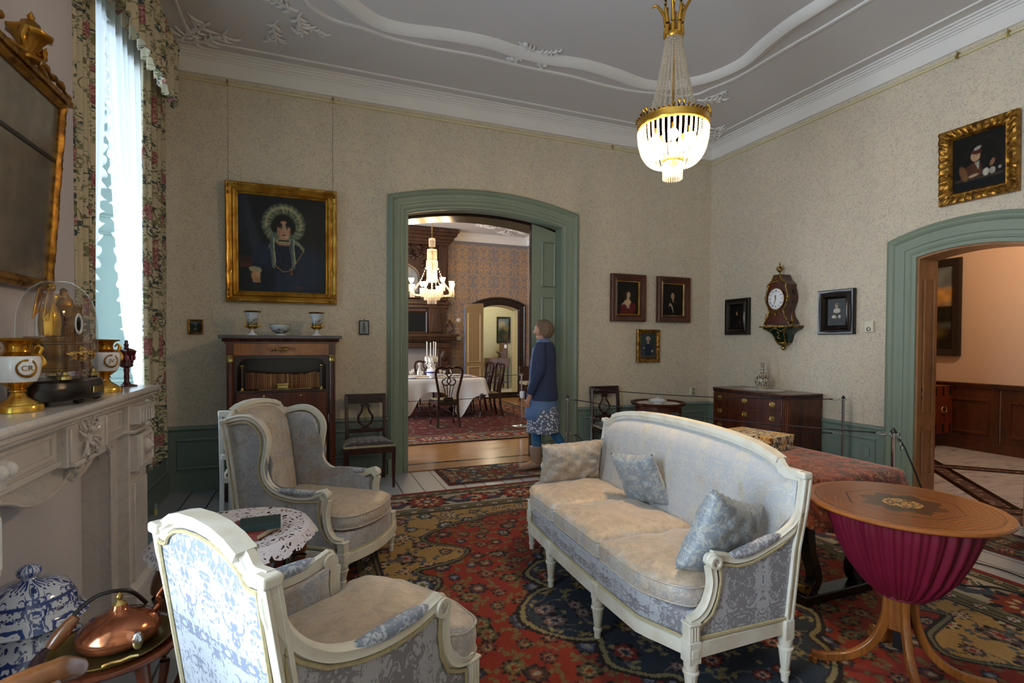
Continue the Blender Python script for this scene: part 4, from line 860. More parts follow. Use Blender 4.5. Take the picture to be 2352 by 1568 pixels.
# ============ rugs ============
RUGM=vcmat('wool_carpet',.95,260)
class RC(Cv):
    def __init__(s,a,b,res,col):
        Cv.__init__(s,int(a/res),int(b/res),col); s.x=s.x*a; s.y=s.y*b
def flower(c,x,y,r,cols,mask=None,n=8,sq=1.0,rot=0):
    dx,dy=c.x-x,(c.y-y)*sq; R=np.hypot(dx,dy); 
    sel=R<r*1.6
    th=np.arctan2(dy,dx)+rot; w=1+.22*np.cos(n*th)
    for k,(f,col) in enumerate(cols):
        m=(R<r*f*(w if k%2==0 else 1+.15*np.cos(n*th+PI)))&sel
        if mask is not None: m=m&mask
        c.a[m]=hx(col)
def stroke(c,pts,w,col,mask=None,edge=None):
    x0=min(p[0] for p in pts)-.03; x1=max(p[0] for p in pts)+.03; y0=min(p[1] for p in pts)-.03; y1=max(p[1] for p in pts)+.03
    sub=(c.x>x0)&(c.x<x1)&(c.y>y0)&(c.y<y1); X=c.x[sub]; Y=c.y[sub]; d=np.full(X.shape,9.); tt=np.zeros(X.shape)
    n=len(pts)-1
    for i,((a,b),(e,f)) in enumerate(zip(pts,pts[1:])):
        vx,vy=e-a,f-b; t=np.clip(((X-a)*vx+(Y-b)*vy)/(vx*vx+vy*vy+1e-12),0,1); q=np.hypot(X-a-t*vx,Y-b-t*vy); u=q<d; d=np.where(u,q,d); tt=np.where(u,(i+t)/n,tt)
    W=w*(.35+.9*np.sin(PI*np.clip(tt,0,1))) if not edge else w
    m=np.zeros(c.x.shape,bool); m[sub]=d<W
    if mask is not None: m&=mask
    c.a[m]=hx(col)
def inpoly(c,pts):
    ins=np.zeros(c.x.shape,bool); n=len(pts)
    for i in range(n):
        x0,y0=pts[i]; x1,y1=pts[(i+1)%n]
        if y0==y1: continue
        ins^=((y0>c.y)!=(y1>c.y))&(c.x<(x1-x0)*(c.y-y0)/(y1-y0)+x0)
    return ins
def persian(A,B,res,seed=3,bw=(.05,.085,.34,.13),RED='#8A2E22',IV='#B9AA92',GOLDC='#A88654',NAVY='#2F3A48',OL='#6C6446',med=True,field='#8A2E22',dens=.19):
    c=RC(A,B,res,RED); d=np.minimum(A-c.x,B-c.y); r=random.Random(seed)
    e0=bw[0]; e1=e0+bw[1]; e2=e1+bw[2]; e3=e2+bw[3]
    g=(d>=e0)&(d<e1); c.a[g]=hx(OL); b=(d>=e1)&(d<e2); c.a[b]=hx(IV); g2=(d>=e2)&(d<e3); c.a[g2]=hx(OL); fld=d>=e3; c.a[fld]=hx(field)
    for e,w,col in ((e0,.006,'#241C1C'),(e0+.012,.004,'#C8B99C'),(e1,.008,'#241C1C'),(e1+.014,.004,'#8E7C5A'),(e2,.008,'#241C1C'),(e2-.014,.004,'#8E7C5A'),(e3,.008,'#3A2C28'),(e3-.016,.006,'#9A9080'),(e3-.026,.004,'#241C1C'),(e2+.016,.005,'#9A9080')):
        c.a[(abs(d-e)<w)]=hx(col)
    def along(f,step,off=0):
        L=B-.0; y=off
        while y<B-.02:
            f(0,y); y+=step
        x=off
        while x<A-.02:
            f(1,x); x+=step
    def guard(em,col1,col2,rr):
        def f(ax,p):
            x,y=(A-em,p) if ax==0 else (p,B-em)
            flower(c,x,y,rr,[(1,'#241C1C'),(.8,col1),(.35,col2)],abs(d-em)<rr*1.2,6)
        along(f,rr*4.6,.04)
        def f2(ax,p):
            x,y=(A-em,p) if ax==0 else (p,B-em); s=.035
            pts=[(x,y-s),(x+.012,y),(x,y+s)] if ax==0 else [(x-s,y),(x,y+.012),(x+s,y)]
            stroke(c,pts,.006,'#343A48',abs(d-em)<rr*1.3)
        along(f2,rr*4.6,.04+rr*2.3)
    guard((e0+e1)/2,'#B9A888','#8A2E22',bw[1]*.3); guard((e2+e3)/2,'#B7AFA4','#8A2E22',bw[3]*.24)
    em=(e1+e2)/2; k=[0]
    def mb(ax,p):
        P=lambda u,v:(A-em-v,p+u) if ax==0 else (p+u,B-em-v)
        i=k[0]; k[0]+=1; R=bw[2]*.36; mk=b
        if i%2==0:
            for s in (-1,1): stroke(c,[P(s*.08,-.11*R/.12),P(s*.2,.02),P(s*.27,.09),P(s*.36,.04),P(s*.42,-.02)],.03,'#3B4658',mk)
            for s in (-1,1): stroke(c,[P(s*.1,.1),P(s*.2,-.02),P(s*.3,-.1)],.014,'#3B4658',mk)
            x,y=P(0,0); flower(c,x,y,R*1.25,[(1.12,'#2C2A30'),(1.02,'#8F3A2C'),(.6,'#C7B48C'),(.5,'#8F3A2C'),(.34,'#3B4658'),(.2,'#C7B48C')],mk,10)
        else:
            x,y=P(0,0); flower(c,x,y,R*.95,[(1.08,'#2C2A30'),(1,'#9A3426'),(.5,'#C9B890'),(.25,'#4A3A30')],mk,8)
            for s in (-1,1):
                x,y=P(s*.17,.02*s); flower(c,x,y,R*.55,[(1,'#7C2E28'),(.65,'#9A9AA8'),(.35,'#B98A6A')],mk,5)
                stroke(c,[P(s*.1,-.1),P(s*.16,-.04),P(s*.24,-.09)],.01,'#5C5A40',mk); stroke(c,[P(s*.08,.12),P(s*.2,.1),P(s*.25,.05)],.008,'#6A4A3A',mk)
    along(mb,.44,.0 if med else .1)
    fx,fy=A-e3,B-e3
    def scatter(mask,cols,stepp,seed,leaf,leaf2,rr=.05,vw=.008):
        r=random.Random(seed); j=0; y=.02
        while y<B:
            x=.03+(stepp/2 if j%2 else 0)
            while x<A:
                qx=x+r.uniform(-.04,.04); qy=y+r.uniform(-.04,.04); R=rr*r.uniform(.65,1.25); a=r.uniform(0,6.28)
                for q in range(3):
                    an=a+q*2.1; L=stepp*r.uniform(.5,.75); pts=[(qx+math.cos(an+.9*t)*L*t,qy+math.sin(an+.9*t)*L*t) for t in (0,.25,.5,.75,1)]
                    stroke(c,pts,vw*.55,leaf,mask,1)
                    s=pts[3]; l=.035; stroke(c,[(s[0],s[1]),(s[0]+math.cos(an+2.2)*l,s[1]+math.sin(an+2.2)*l)],.009,leaf2,mask); stroke(c,[pts[4],(pts[4][0]+math.cos(an)*.04,pts[4][1]+math.sin(an)*.04)],.011,leaf2,mask)
                cc=cols[r.randrange(len(cols))]; flower(c,qx,qy,R,[(1.12,'#221A1C'),(1.0,cc[0]),(.62,cc[1]),(.34,cc[2])],mask,r.choice((6,8,10)),r.uniform(.75,1.3),a)
                x+=stepp
            y+=stepp*.85; j+=1
    if med:
        gold=[(-.1,fy+1),(-.1,1.60),(.12,1.6),(.2,1.63),(.45,1.6),(.62,1.52),(.8,1.5),(.92,1.42),(1.0,1.38),(1.1,1.28),(1.08,1.18),(1.0,1.1),(.92,1.04),(.86,.95),(.95,.84),(1.1,.8),(1.25,.76),(1.22,.68),(1.15,.6),(1.18,.5),(1.26,.44),(1.34,.42),(1.38,.3),(fx+1,.2),(fx+1,fy+1)]
        gm=inpoly(c,[(p.x,p.y) for p in bez([(x,y,0) for x,y in gold[:-1]],4)]+[gold[-1]])&fld
        medp=[(0,1.12),(.05,1.02),(.12,.98),(.14,.9),(.26,.84),(.36,.74),(.40,.62),(.5,.58),(.6,.48),(.58,.36),(.55,.27),(.64,.24),(.74,.17),(.80,.08),(.82,0),(-.5,-.1),(-.5,1.1)]
        mm=inpoly(c,[(p.x,p.y) for p in bez([(x,y,0) for x,y in medp[:15]],4)]+medp[15:])
        redm=fld&~gm&~mm
        scatter(redm,[('#3E3234','#7A4A3C','#9A8E7E'),('#3C4050','#74788A','#9A9080'),('#55503A','#8A7C58','#7E2A20'),('#2E3240','#8E8474','#6A4A42'),('#6A3A2C','#94765A','#3A2E34')],dens*.86,seed,'#6E452C','#776440',.044)
        c.a[gm]=hx(GOLDC); scatter(gm,[('#5A4A4A','#A08478','#8A2E22'),('#3B4658','#B9B0A0','#6A6A50'),('#B0A488','#8A3A2C','#B8AC94')],dens*1.15,seed+1,'#5E5038','#4A5560',.05)
        c.a[mm]=hx(NAVY); scatter(mm,[('#6E5C5A','#A48E84','#2F3A48'),('#7C6A44','#A3946C','#5A2A28'),('#7A2C26','#B08A78','#2F3A48')],dens*1.2,seed+2,'#6E6A62','#8A7E58',.05)
        for msk,w1 in ((gm,3),(mm,4)):
            e=np.zeros_like(msk); f=msk.copy()
            def dil(m,n):
                for _ in range(n): q=m.copy(); q[1:]|=m[:-1]; q[:-1]|=m[1:]; q[:,1:]|=m[:,:-1]; q[:,:-1]|=m[:,1:]; m=q
                return m
            o1=dil(f,w1)&fld; o2=dil(o1,w1)&fld; c.a[o2&~o1]=hx('#241C1E'); c.a[o1&~f]=hx('#8A7E5C' if w1==4 else '#6F6C58'); c.a[f&~(~dil(~f,2))]=hx('#2C2A30')
    else: scatter(fld,[('#3E3A44','#B59A70','#8A2E22'),('#4B4F62','#8C8A8A','#C8B28C'),('#5A5A40','#C0AE84','#8A2E22')],dens,seed,'#8C7A4A','#5E5A40',.04)
    n=np.random.RandomState(1).rand(*c.x.shape); c.a*=(.82+.24*n)[...,None]
    q=c.a; full=np.concatenate([q[:,::-1],q],1); full=np.concatenate([full[::-1],full],0)
    o=Cv(2,2,'#000000'); o.a=full; o.h,o.w=full.shape[:2]; return o
def rug(name,label,cat,cx,cy,A,B,res,rz=0,**k):
    cv=persian(A,B,res,**k); o=fastgrid(name,cv.w+1,cv.h+1,-A,A,-B,B,cv,RUGM,None,.011); o.location=(cx,cy,0.001); o.rotation_euler=(0,0,rz)
    MB().box(-A,A,-B,B,0,.0095).build('rug_backing',plain('jute_backing','#6A3A2C',.9),o); return tag(o,label,cat)
rug('carpet','large red Persian carpet with a dark blue medallion under the sofa','carpet',1.85,2.38,2.05,2.4,.0065)
rug('doorway_rug','small red and cream patterned rug in front of the wide arched doorway','rug',2.32,5.27,1.03,.33,.007,seed=8,bw=(.015,.02,.11,.02),med=False,IV='#B3A27E',dens=.13)
rug('hall_door_rug','dark patterned rug in front of the right-hand arched doorway','rug',4.62,2.1,.26,.95,.008,seed=9,bw=(.015,.02,.09,.02),med=False,field='#5A2A20',IV='#7A6A50',dens=.13)
# ============ doily table and books ============
t=thing('side_table','round carved walnut side table under a lace doily between the armchairs','table',(-.29,2.46,0))
MB().lathe([(.26,.585),(.285,.59),(.295,.602),(.292,.614),(.28,.618)],seg=48).build('table_top',WALN,t,smooth=50)
MB().lathe([(.2,.515),(.235,.52),(.25,.55),(.262,.585)],seg=48,fl=(4,.03)).build('apron',WALN,t,smooth=60)
for k in range(4):
    a=.45+k*PI/2; c_,s_=math.cos(a),math.sin(a); pts=[(.20,.55),(.255,.5),(.27,.43),(.235,.32),(.205,.2),(.2,.1),(.235,.03),(.25,.012)]
    q=bez([(c_*r,s_*r,z) for r,z in pts],5); N=len(q); MB().tube(q,[lerp(.05,.02,min(1,i/(N*.6)))+(.012 if i>N-5 else 0) for i in range(N)],10).build('cabriole_leg',WALN,t,smooth=70)
def lace():
    t=NT('crochet_lace'); c=t.co(); v=t.vor(c,46,1,'DISTANCE_TO_EDGE'); s=t.sep(c); rr=t.ma('SQRT',t.ma('ADD',t.ma('MULTIPLY',s[0],s[0]),t.ma('MULTIPLY',s[1],s[1])))
    ring=t.step(t.ma('ABSOLUTE',t.ma('SUBTRACT',t.ma('FRACT',t.ma('MULTIPLY',rr,17)),.5)),.34,.42); an=t.ma('FRACT',t.ma('MULTIPLY',t.ma('ARCTAN2',s[1],s[0]),7.64)); 
    a=t.ma('MAXIMUM',t.step(v,.2,.12),ring); a=t.ma('MAXIMUM',a,t.step(t.noise(c,26,2,.5,1),.52,.5)); t.set(hx('#CFC8CE'),.85,Alpha=a); t.bump(v,.4,.004); return t.m
LACE=lace(); m=MB()
def fl(u,v):
    r=.335*v; r*=1+(.022*abs(math.sin(24*2*PI*u/2)) if v>.9 else 0)*(v-.9)*10; dr=max(0,r-.292); a=2*PI*u
    return (r*math.cos(a)*(1 if r<.292 else (.292+dr*.75)/r) ,r*math.sin(a)*(1 if r<.292 else (.292+dr*.75)/r),.6205-.9*dr*(1+.3*math.sin(5*a))+.0008*math.sin(40*a*v))
m.grid(192,34,fl,cu=True); o=m.build('lace_doily',LACE,smooth=180); o.location=(-.29,2.46,.001); tag(o,'white crochet lace doily covering the round walnut side table','doily')
REDC=plain('red_book_cloth','#7A2F2C',.6,var=.1); GRNC=plain('dark_green_book_cloth','#18302F',.5,var=.1); PAGE=plain('page_edges','#CDC3A4',.8,var=.1,vs=60)
def book(label,loc,rz,w,d,h,m,group=None,tilt=0,name='book'):
    t=thing(name,label,'book',loc,rz,group); t.rotation_euler=(tilt,0,rz)
    MB().box(-w/2,w/2,-d/2,d/2,0,.003).box(-w/2,w/2,-d/2,d/2,h-.003,h).box(-w/2,-w/2+.004,-d/2,d/2,.001,h-.001).build('cover',m,t,bevel=.0012); MB().box(-w/2+.005,w/2-.004,-d/2+.004,d/2-.004,.003,h-.003).build('pages',PAGE,t); return t
b1=book('red cloth book lying under the dark green book on the lace doily','x' and (-.24,2.375,.6245),-.58+PI/2,.135,.195,.024,REDC)
gtext('THE ROSE',.011,GOLDD,b1,(-.0678,0,.012),(PI/2,0,-PI/2),'spine_lettering',.0003)
book('dark green book lying on top of the red book','x' and (-.19,2.37,.6495),.04+PI/2,.115,.155,.024,GRNC)
# ============ white side chair by the secretaire ============
t=thing('white_side_chair','white painted side chair half hidden between wing armchair and secretaire','chair',(-.40,4.3,0))
for s in (-1,1):
    MB().sweep([(-.017,-.014),(.017,-.014),(.017,.014),(-.017,.014)],bez([(s*.2,-.03,0),(s*.2,0,.25),(s*.2,.01,.42),(s*.2,-.015,.7),(s*.2,-.04,.91)],4),up=(1,0,0)).build('back_post',WHITEP,t,bevel=.003)
    MB().box(s*.19-.016,s*.19+.016,.37,.402,0,.4).build('front_leg',WHITEP,t,bevel=.003)
MB().box(-.215,.215,-.06,-.025,.87,.915).build('top_rail',WHITEP,t,bevel=.006); MB().box(-.2,.2,-.03,0,.55,.59).build('cross_rail',WHITEP,t,bevel=.004); MB().box(-.21,.21,0,.4,.37,.41).build('seat_frame',WHITEP,t,bevel=.004)
MB().box(-.18,.18,.03,.37,.41,.43).build('rush_seat',plain('rush','#6B4A30',.8,var=.5,vs=60),t,bevel=.008)
# ============ lyre chairs ============
RINGF=NT('ring_pattern_cloth'); c=RINGF.co(); v=RINGF.vor(RINGF.co((1,1,1)),15,.15); RINGF=RINGF.set(RINGF.mix(RINGF.ma('MULTIPLY',RINGF.step(v,.22,.27),RINGF.step(v,.40,.35)),hx('#2B2321'),hx('#80777A')),.7,Sheen_Weight=.3)
def lyre_chair(loc,rz,label,group):
    t=thing('lyre_back_chair',label,'chair',loc,rz,group); h=.885
    for s in (-1,1):
        MB().sweep([(-.015,-.017),(.015,-.017),(.015,.017),(-.015,.017)],bez([(s*.182,-.03,0),(s*.185,0,.22),(s*.185,.005,.42),(s*.188,-.01,.65),(s*.19,-.035,h-.02)],5),up=(1,0,0)).build('back_post',MAHOGD,t,bevel=.003)
        MB().sweep([(-.019,-.019),(.019,-.019),(.019,.019),(-.019,.019)],[(s*.225,.385,.40),(s*.225,.385,0)],up=(0,1,0),scale=[1,.6]).build('front_leg',MAHOGD,t,bevel=.003)
    MB().box(-.205,.205,-.055,-.022,h-.095,h).build('top_rail',MAHOGD,t,bevel=.005); MB().box(-.175,.175,-.018,.006,.49,.53).build('lower_rail',MAHOGD,t,bevel=.004)
    MB().prism([(-.195,-.01),(.195,-.01),(.24,.4),(-.24,.4)],.345,.4,'z').build('seat_frame',MAHOGD,t,bevel=.004)
    o=rpoly([(-.195,-.0),(.195,-.0),(.242,.405),(-.242,.405)],4,.03); cushion('upholstered_seat',o,.4,.43,.035,RINGF,t,.0,1,GIMP)
    m=MB()
    for s in (-1,1): m.tube(bez([(s*.045,-.03,.77),(s*.03,-.03,.745),(s*.04,-.028,.70),(s*.07,-.026,.65),(s*.062,-.024,.595),(s*.03,-.022,.565),(0,-.02,.56)],6),[.006+.006*math.sin(PI*i/36) for i in range(37)],8,up=(0,1,0)); 
    m.tube([(-.05,-.03,.77),(.05,-.03,.77)],.008,6); m.prism([(-.05,.525),(.05,.525),(.02,.56),(-.02,.56)],-.03,-.012,'y'); m.box(-.03,.03,-.04,-.02,.75,.80); m.build('lyre_splat',MAHOGD,t,smooth=60)
    m=MB()
    for k in range(5): m.tube([(-.02+k*.01,-.027,.575),(-.016+k*.008,-.03,.765)],.0013,4)
    m.build('lyre_strings',BRASS,t); return t
lyre_chair((.545,5.47,0),PI,'dark lyre-back chair with ringed black seat to the left of the wide arched doorway','lyre-back mahogany chairs')
for o in COL.objects:
    pass
lyre_chair((3.43,5.5,0),PI,'dark lyre-back chair behind the sofa, beside the round tray table','lyre-back mahogany chairs')
# ============ secretaire ============
t=thing('secretaire','mahogany empire secretaire with grey marble top, columns and open bookshelf niche','cabinet',(-.2225,5.62,0))
X0,X1=-.458,.458; D=-.47
MB().box(-.515,.515,-.5,0,1.448,1.478).build('marble_top',GREYST,t,bevel=.004)
MB().prism([(-.485,1.448),(-.43,1.448)] and [(0,1.42),(D-.0,1.42),(D-.025,1.448),(0,1.448)],-.49,.49,'x').box(-.47,.47,-.475,0,1.405,1.42).build('cornice_moulding',MAHOG,t)
MB().box(X0,X1,D,0,1.295,1.405).build('frieze_drawer',FLAME,t,bevel=.003)
for s in (-1,1):
    MB().box(s*.427-.031,s*.427+.031,D-.006,D+.01,1.295,1.405).build('frieze_block',MAHOG,t)
    MB().box(s*.44-.018,s*.44+.018,D+.02,0,.1,1.295).build('side_panel',MAHOG,t)
    MB().lathe([(.029,.12),(.029,.16),(.0275,.2),(.025,1.24)],(s*.425,D+.005,0),24,cap=False).build('column',MAHOG,t,smooth=60)
    MB().lathe([(.026,1.235),(.029,1.24),(.028,1.25),(.029,1.285),(.033,1.29),(.033,1.296)],(s*.425,D+.005,0),24).build('brass_capital',BRASS,t,smooth=50)
    MB().lathe([(.012,1.0),(.0105,1.18)],(s*.335,D+.03,0),14).build('small_column',MAHOGD,t,smooth=60)
    MB().lathe([(.012,1.18),(.016,1.195),(.022,1.2),(.022,1.205)],(s*.335,D+.03,0),14).lathe([(.022,.975),(.022,.98),(.015,.985),(.013,1.0)],(s*.335,D+.03,0),14).build('small_capital',BRASS,t)
MB().box(-.42,.42,-.1,-.02,.5,1.295).build('niche_back',MAHOGD,t); MB().box(-.42,.42,D+.01,-.02,.955,.975).build('niche_shelf',MAHOGD,t)
arcp=[(-.40,1.295),(-.40,1.21),(-.36,1.21)]+[(-.36+.09*(1-math.cos(a*PI/16)),1.21+.058*math.sin(a*PI/16)) for a in range(9)]
arcp=arcp+[(-x,z) for x,z in arcp[::-1]]
MB().prism(arcp,D+.015,D+.04,'y').build('niche_arch',MAHOGD,t); 
for s in (-1,1): MB().box(s*.39-.018,s*.39+.018,D+.02,-.05,.5,1.295).build('niche_side',MAHOGD,t)
for s in (-1,1):
    o=MB().box(min(0,s*.378)+(.001 if s>0 else 0),max(0,s*.378)-(.001 if s<0 else 0),D+.005,D+.3,.9,.953).build('small_drawer',MAHOG,t,bevel=.002); MB().lathe([(.004,0),(.005,.012),(.01,.014),(.011,.02),(.006,.024)],seg=14,T=Matrix.Translation((s*.155+.0,D+.007,.925))@Matrix.Rotation(PI/2,4,'X')).build('knob',BRASS,o,smooth=60)
MB().box(-.38,.38,D+.005,D+.03,.79,.9).build('drawer_panel',MAHOG,t,bevel=.002)
MB().box(-.38,.38,D+.005,D+.03,.52,.6).box(.2,.38,D+.005,D+.03,.6,.79).box(-.38,-.2,D+.005,D+.03,.6,.79).build('desk_opening_frame',MAHOG,t,bevel=.002)
MB().box(.39,.42,D-.002,D+.01,.66,.74).build('lock_plate',CHROME,t)
o=MB().box(-.378,.378,D+.0,D+.03,.12,.5).build('lower_door',FLAME,t,bevel=.003)
MB().box(-.47,.47,D-.03,0,0,.12).build('plinth',MAHOGD,t,bevel=.004)
m=MB(); rr=random.Random(4)
for k in range(54):
    a=k*2*PI/54; f=rr.uniform(.3,1); m.tube([(math.cos(a)*.1*f,D-.008,1.35+math.sin(a)*.022*f),(math.cos(a)*.12*f+rr.uniform(-.01,.01),D-.012,1.35+math.sin(a)*.03*f)],[.005,.002],5)
m.sph((0,D-.008,1.35),.02,sx=2.6,sy=.35,sz=.7); m.build('brass_mount',BRONZE,t,smooth=60)
# books in the niche
SP=[plain('calf_leather_%d'%i,c,.45,var=.3,vs=30) for i,c in enumerate(('#6B3A20','#7E4A2A','#8A5A34','#A47B48','#5A2A1A'))]
x=-.222-.322; k=0; rr=random.Random(6)
hs=[.155]*4+[.15]*3+[.147]*2+[.14]*12+[.135]*4+[.142,.138,.133,.14,.146,.15,.158,.165,.155,.15]
wdt=(.643)/len(hs)
first=None
for i,hh in enumerate(hs):
    w=wdt*rr.uniform(.9,1.0); y=5.62-.25
    bt=thing('antique_book',('leather-bound book in the secretaire niche, number') ,'book',(x+wdt/2,y,.9765),0,'leather books in the secretaire niche')
    bt['label']='brown leather-bound book standing in the row inside the secretaire niche'
    m=MB().box(-w/2,w/2,-.055,.055,0,hh); m.build('cover',SP[rr.choice((0,1,1,2,2,3,4)) if i<25 else rr.choice((2,3,1))],bt,bevel=.0025)
    m=MB()
    for z in (.12,.3,.55,.8,.93): m.box(-w/2+.0005,w/2-.0005,-.0565,-.054,hh*z,hh*z+.0025)
    m.build('gilt_spine_bands',GOLDD,bt); x+=wdt
t=thing('brass_casket','small brass casket standing in front of the books in the secretaire','box',(-.225,5.235,.9765))
MB().box(-.045,.045,-.022,.022,.01,.04).prism([(-.05,.04),(.05,.04),(.056,.058),(-.056,.058)],-.028,.028,'y').box(-.05,-.035,-.022,.022,0,.012).box(.035,.05,-.022,.022,0,.012).build('casket_body',BRASS,t,bevel=.003)
MB().box(-.057,.057,-.03,.03,.056,.06).build('lid',BRASS,t,bevel=.002)
t=MB().tube([(-.42,5.165,.982),(-.34,5.16,.984),(-.225,5.155,.982),(-.1,5.16,.985),(.02,5.165,.988)],.004,6).build('brass_rod',BRASS); tag(t,'thin twisted brass rod along the front edge of the secretaire shelf','rod')
# campana vases and bowl
def paintedware(name,seed,band=(.1,.2)):
    t=NT(name); c=t.co(); s=t.sep(c); n=t.noise(t.co((1,1,2)),22,4,.6,.5); z=s[2]; lo=t.step(z,band[0]-.01,band[0]); g=t.step(t.ma('ADD',t.ma('MULTIPLY',z,6),t.ma('MULTIPLY',n,1.2)),band[1],band[1]-.35)
    col=t.mix(t.noise(c,50,3),hx('#1F2A1C'),hx('#7C6A48')); t.set(t.mix(t.ma('MULTIPLY',g,lo),hx('#C9D2DA'),col),.12,Coat_Weight=.5); return t.m
PW=paintedware('painted_landscape_porcelain',1,(.075,1.62)); PB=paintedware('painted_hunt_porcelain',2,(.022,.98))
def campana(x,label):
    t=thing('campana_vase',label,'vase',(x,5.33,1.479),0,'painted campana vases on the secretaire')
    MB().box(-.042,.042,-.042,.042,0,.008).lathe([(.038,.008),(.03,.014),(.014,.025),(.011,.045),(.013,.055),(.02,.058)],seg=24).build('white_foot',PORC,t,smooth=60)
    MB().lathe([(.018,.058),(.035,.064),(.05,.078),(.052,.09),(.046,.098)],seg=28).build('gilt_cup',GOLDB,t,smooth=60)
    MB().lathe([(.044,.098),(.043,.12),(.047,.16),(.058,.195),(.068,.212)],seg=32,cap=False).build('painted_bell',PW,t,smooth=60)
    MB().lathe([(.066,.21),(.074,.216),(.078,.222),(.072,.226),(.066,.22)],seg=32,cap=False).build('gilt_rim',GOLDB,t,smooth=60)
    for s in (1,-1): MB().tube(bez([(s*.048,0,.082),(s*.06,0,.078),(s*.066,0,.1),(s*.058,0,.115),(s*.05,0,.112)],5),.005,8,up=(0,1,0)).build('handle',GOLDB,t,smooth=60)
campana(-.487,'painted campana vase with gilt rim at the left end of the secretaire top'); campana(.072,'painted campana vase with gilt rim at the right end of the secretaire top')
t=thing('porcelain_bowl','footed white porcelain bowl painted with a hunting scene between the campana vases','bowl',(-.25,5.33,1.479))
MB().lathe([(.05,0),(.05,.006),(.038,.014),(.036,.02),(.06,.032),(.085,.06),(.1,.1),(.101,.104),(.097,.104),(.08,.06),(.05,.03),(.001,.025)],seg=40).build('bowl_body',PB,t,smooth=60); MB().lathe([(.1,.101),(.103,.103),(.101,.107),(.097,.104)],seg=40,cap=False).build('gilt_rim',GOLDB,t)
# ============ commode ============
t=thing('commode','mahogany chest of drawers with brass plate handles against the right wall','chest of drawers',(5.16,4.465,0),PI/2)
# local: x = world Y offset, -y = into room... (rz=90: local x->+Y, local y->-X)
W=.545; DP=.53
top=[(-W-.01,0),(W+.01,0),(W+.01,DP-.05),(W-.05,DP+.01),(-W+.05,DP+.01),(-W-.01,DP-.05)]
MB().prism(top,.868,.885,'z').build('top_board',MAHOG,t,bevel=.004)
body=[(-W,.0),(W,.0),(W,DP-.06),(W-.06,DP),(-W+.06,DP),(-W,DP-.06)]
MB().prism(body,.06,.868,'z').build('carcass',MAHOG,t,bevel=.003)
m=MB()
for i in range(58): x=-W+.06+i*(2*W-.12)/57; m.cb(x,DP+.004,.852,.010,.010,.022)
for i in range(26): y=.02+i*(DP-.1)/25; m.cb(-W-.004,y,.852,.010,.010,.022)
for i in range(4):
    for s in (-1,1): m.cb(s*(W-.012-i*.013),DP-.048+i*.013+.003,.852,.009,.009,.022)
m.build('dentil_moulding',MAHOGD,t)
for r_,(z0,z1) in enumerate(((.70,.838),(.54,.69),(.36,.53),(.17,.35))):
    o=MB().box(-W+.065,W-.065,DP-.005,DP+.006,z0,z1).build('drawer',MAHOG,t,bevel=.003)
    for x in (-.375,0,.375):
        zc=(z0+z1)/2; h=MB().prism([(x+a*.036,zc+b*.026) for a,b in ((-1,-.5),(-.6,-1),(.6,-1),(1,-.5),(1,.5),(.6,1),(-.6,1),(-1,.5))],DP+.004,DP+.010,'y').sweep([(-.004,-.004),(.004,-.004),(.004,.004),(-.004,.004)],[(x-.018,DP+.013,zc+.005),(x-.018,DP+.02,zc-.012),(x+.018,DP+.02,zc-.012),(x+.018,DP+.013,zc+.005)]).build('drawer_handle',BRASS,o,bevel=.001)
m=MB()
for s in (-1,1):
    for k in range(3):
        a=s*(W-.018-k*.012); y=DP-.042+k*.012+.002; m.cyl((a,y,.2),(a,y,.82),.004,6)
m.build('fluted_corner_strips',FLAME,t)
for x in (-W+.06,W-.06):
    for y in (.05,DP-.06): MB().cb(x,y,.03,.06,.06,.06).build('foot',MAHOGD,t,bevel=.004)
o=MB().lathe([(.0001,0),(.24,0),(.245,.0012),(.0001,.0012)],seg=48,sx=.82,sy=1.0,fl=(24,.012)).build('oval_doily',LINEN,smooth=0); o.location=(4.92,4.47,.8862); tag(o,'white oval cloth under the patterned bottle vase on the chest of drawers','doily')
IM=NT('imari_pattern'); c=IM.co(); s=IM.sep(c); an=IM.ma('ARCTAN2',s[1],s[0]); v=IM.comb(IM.ma('MULTIPLY',IM.ma('PINGPONG',an,PI/8),.1),s[2],0); n=IM.step(IM.vor(v,48,1),.35,.28); n2=IM.step(IM.noise(v,60,2),.48,.54)
IM=IM.set(IM.mix(n,IM.mix(n2,hx('#C9C0A8'),hx('#2A2438')),IM.mix(IM.noise(c,30,1),hx('#7E3A28'),hx('#8A7A3C'))),.2,Coat_Weight=.4)
t=thing('bottle_vase','patterned long-necked porcelain vase on the chest of drawers','vase',(4.93,4.5,.888))
MB().lathe([(.045,0),(.045,.012),(.06,.03),(.072,.055)],seg=8).build('lobed_foot',IM,t,smooth=30); MB().lathe([(.064,.05),(.082,.075),(.086,.1),(.078,.13),(.055,.155),(.035,.17),(.024,.19),(.019,.22),(.018,.26),(.021,.3),(.024,.305),(.017,.307)],seg=32).build('vase_body',IM,t,smooth=60)
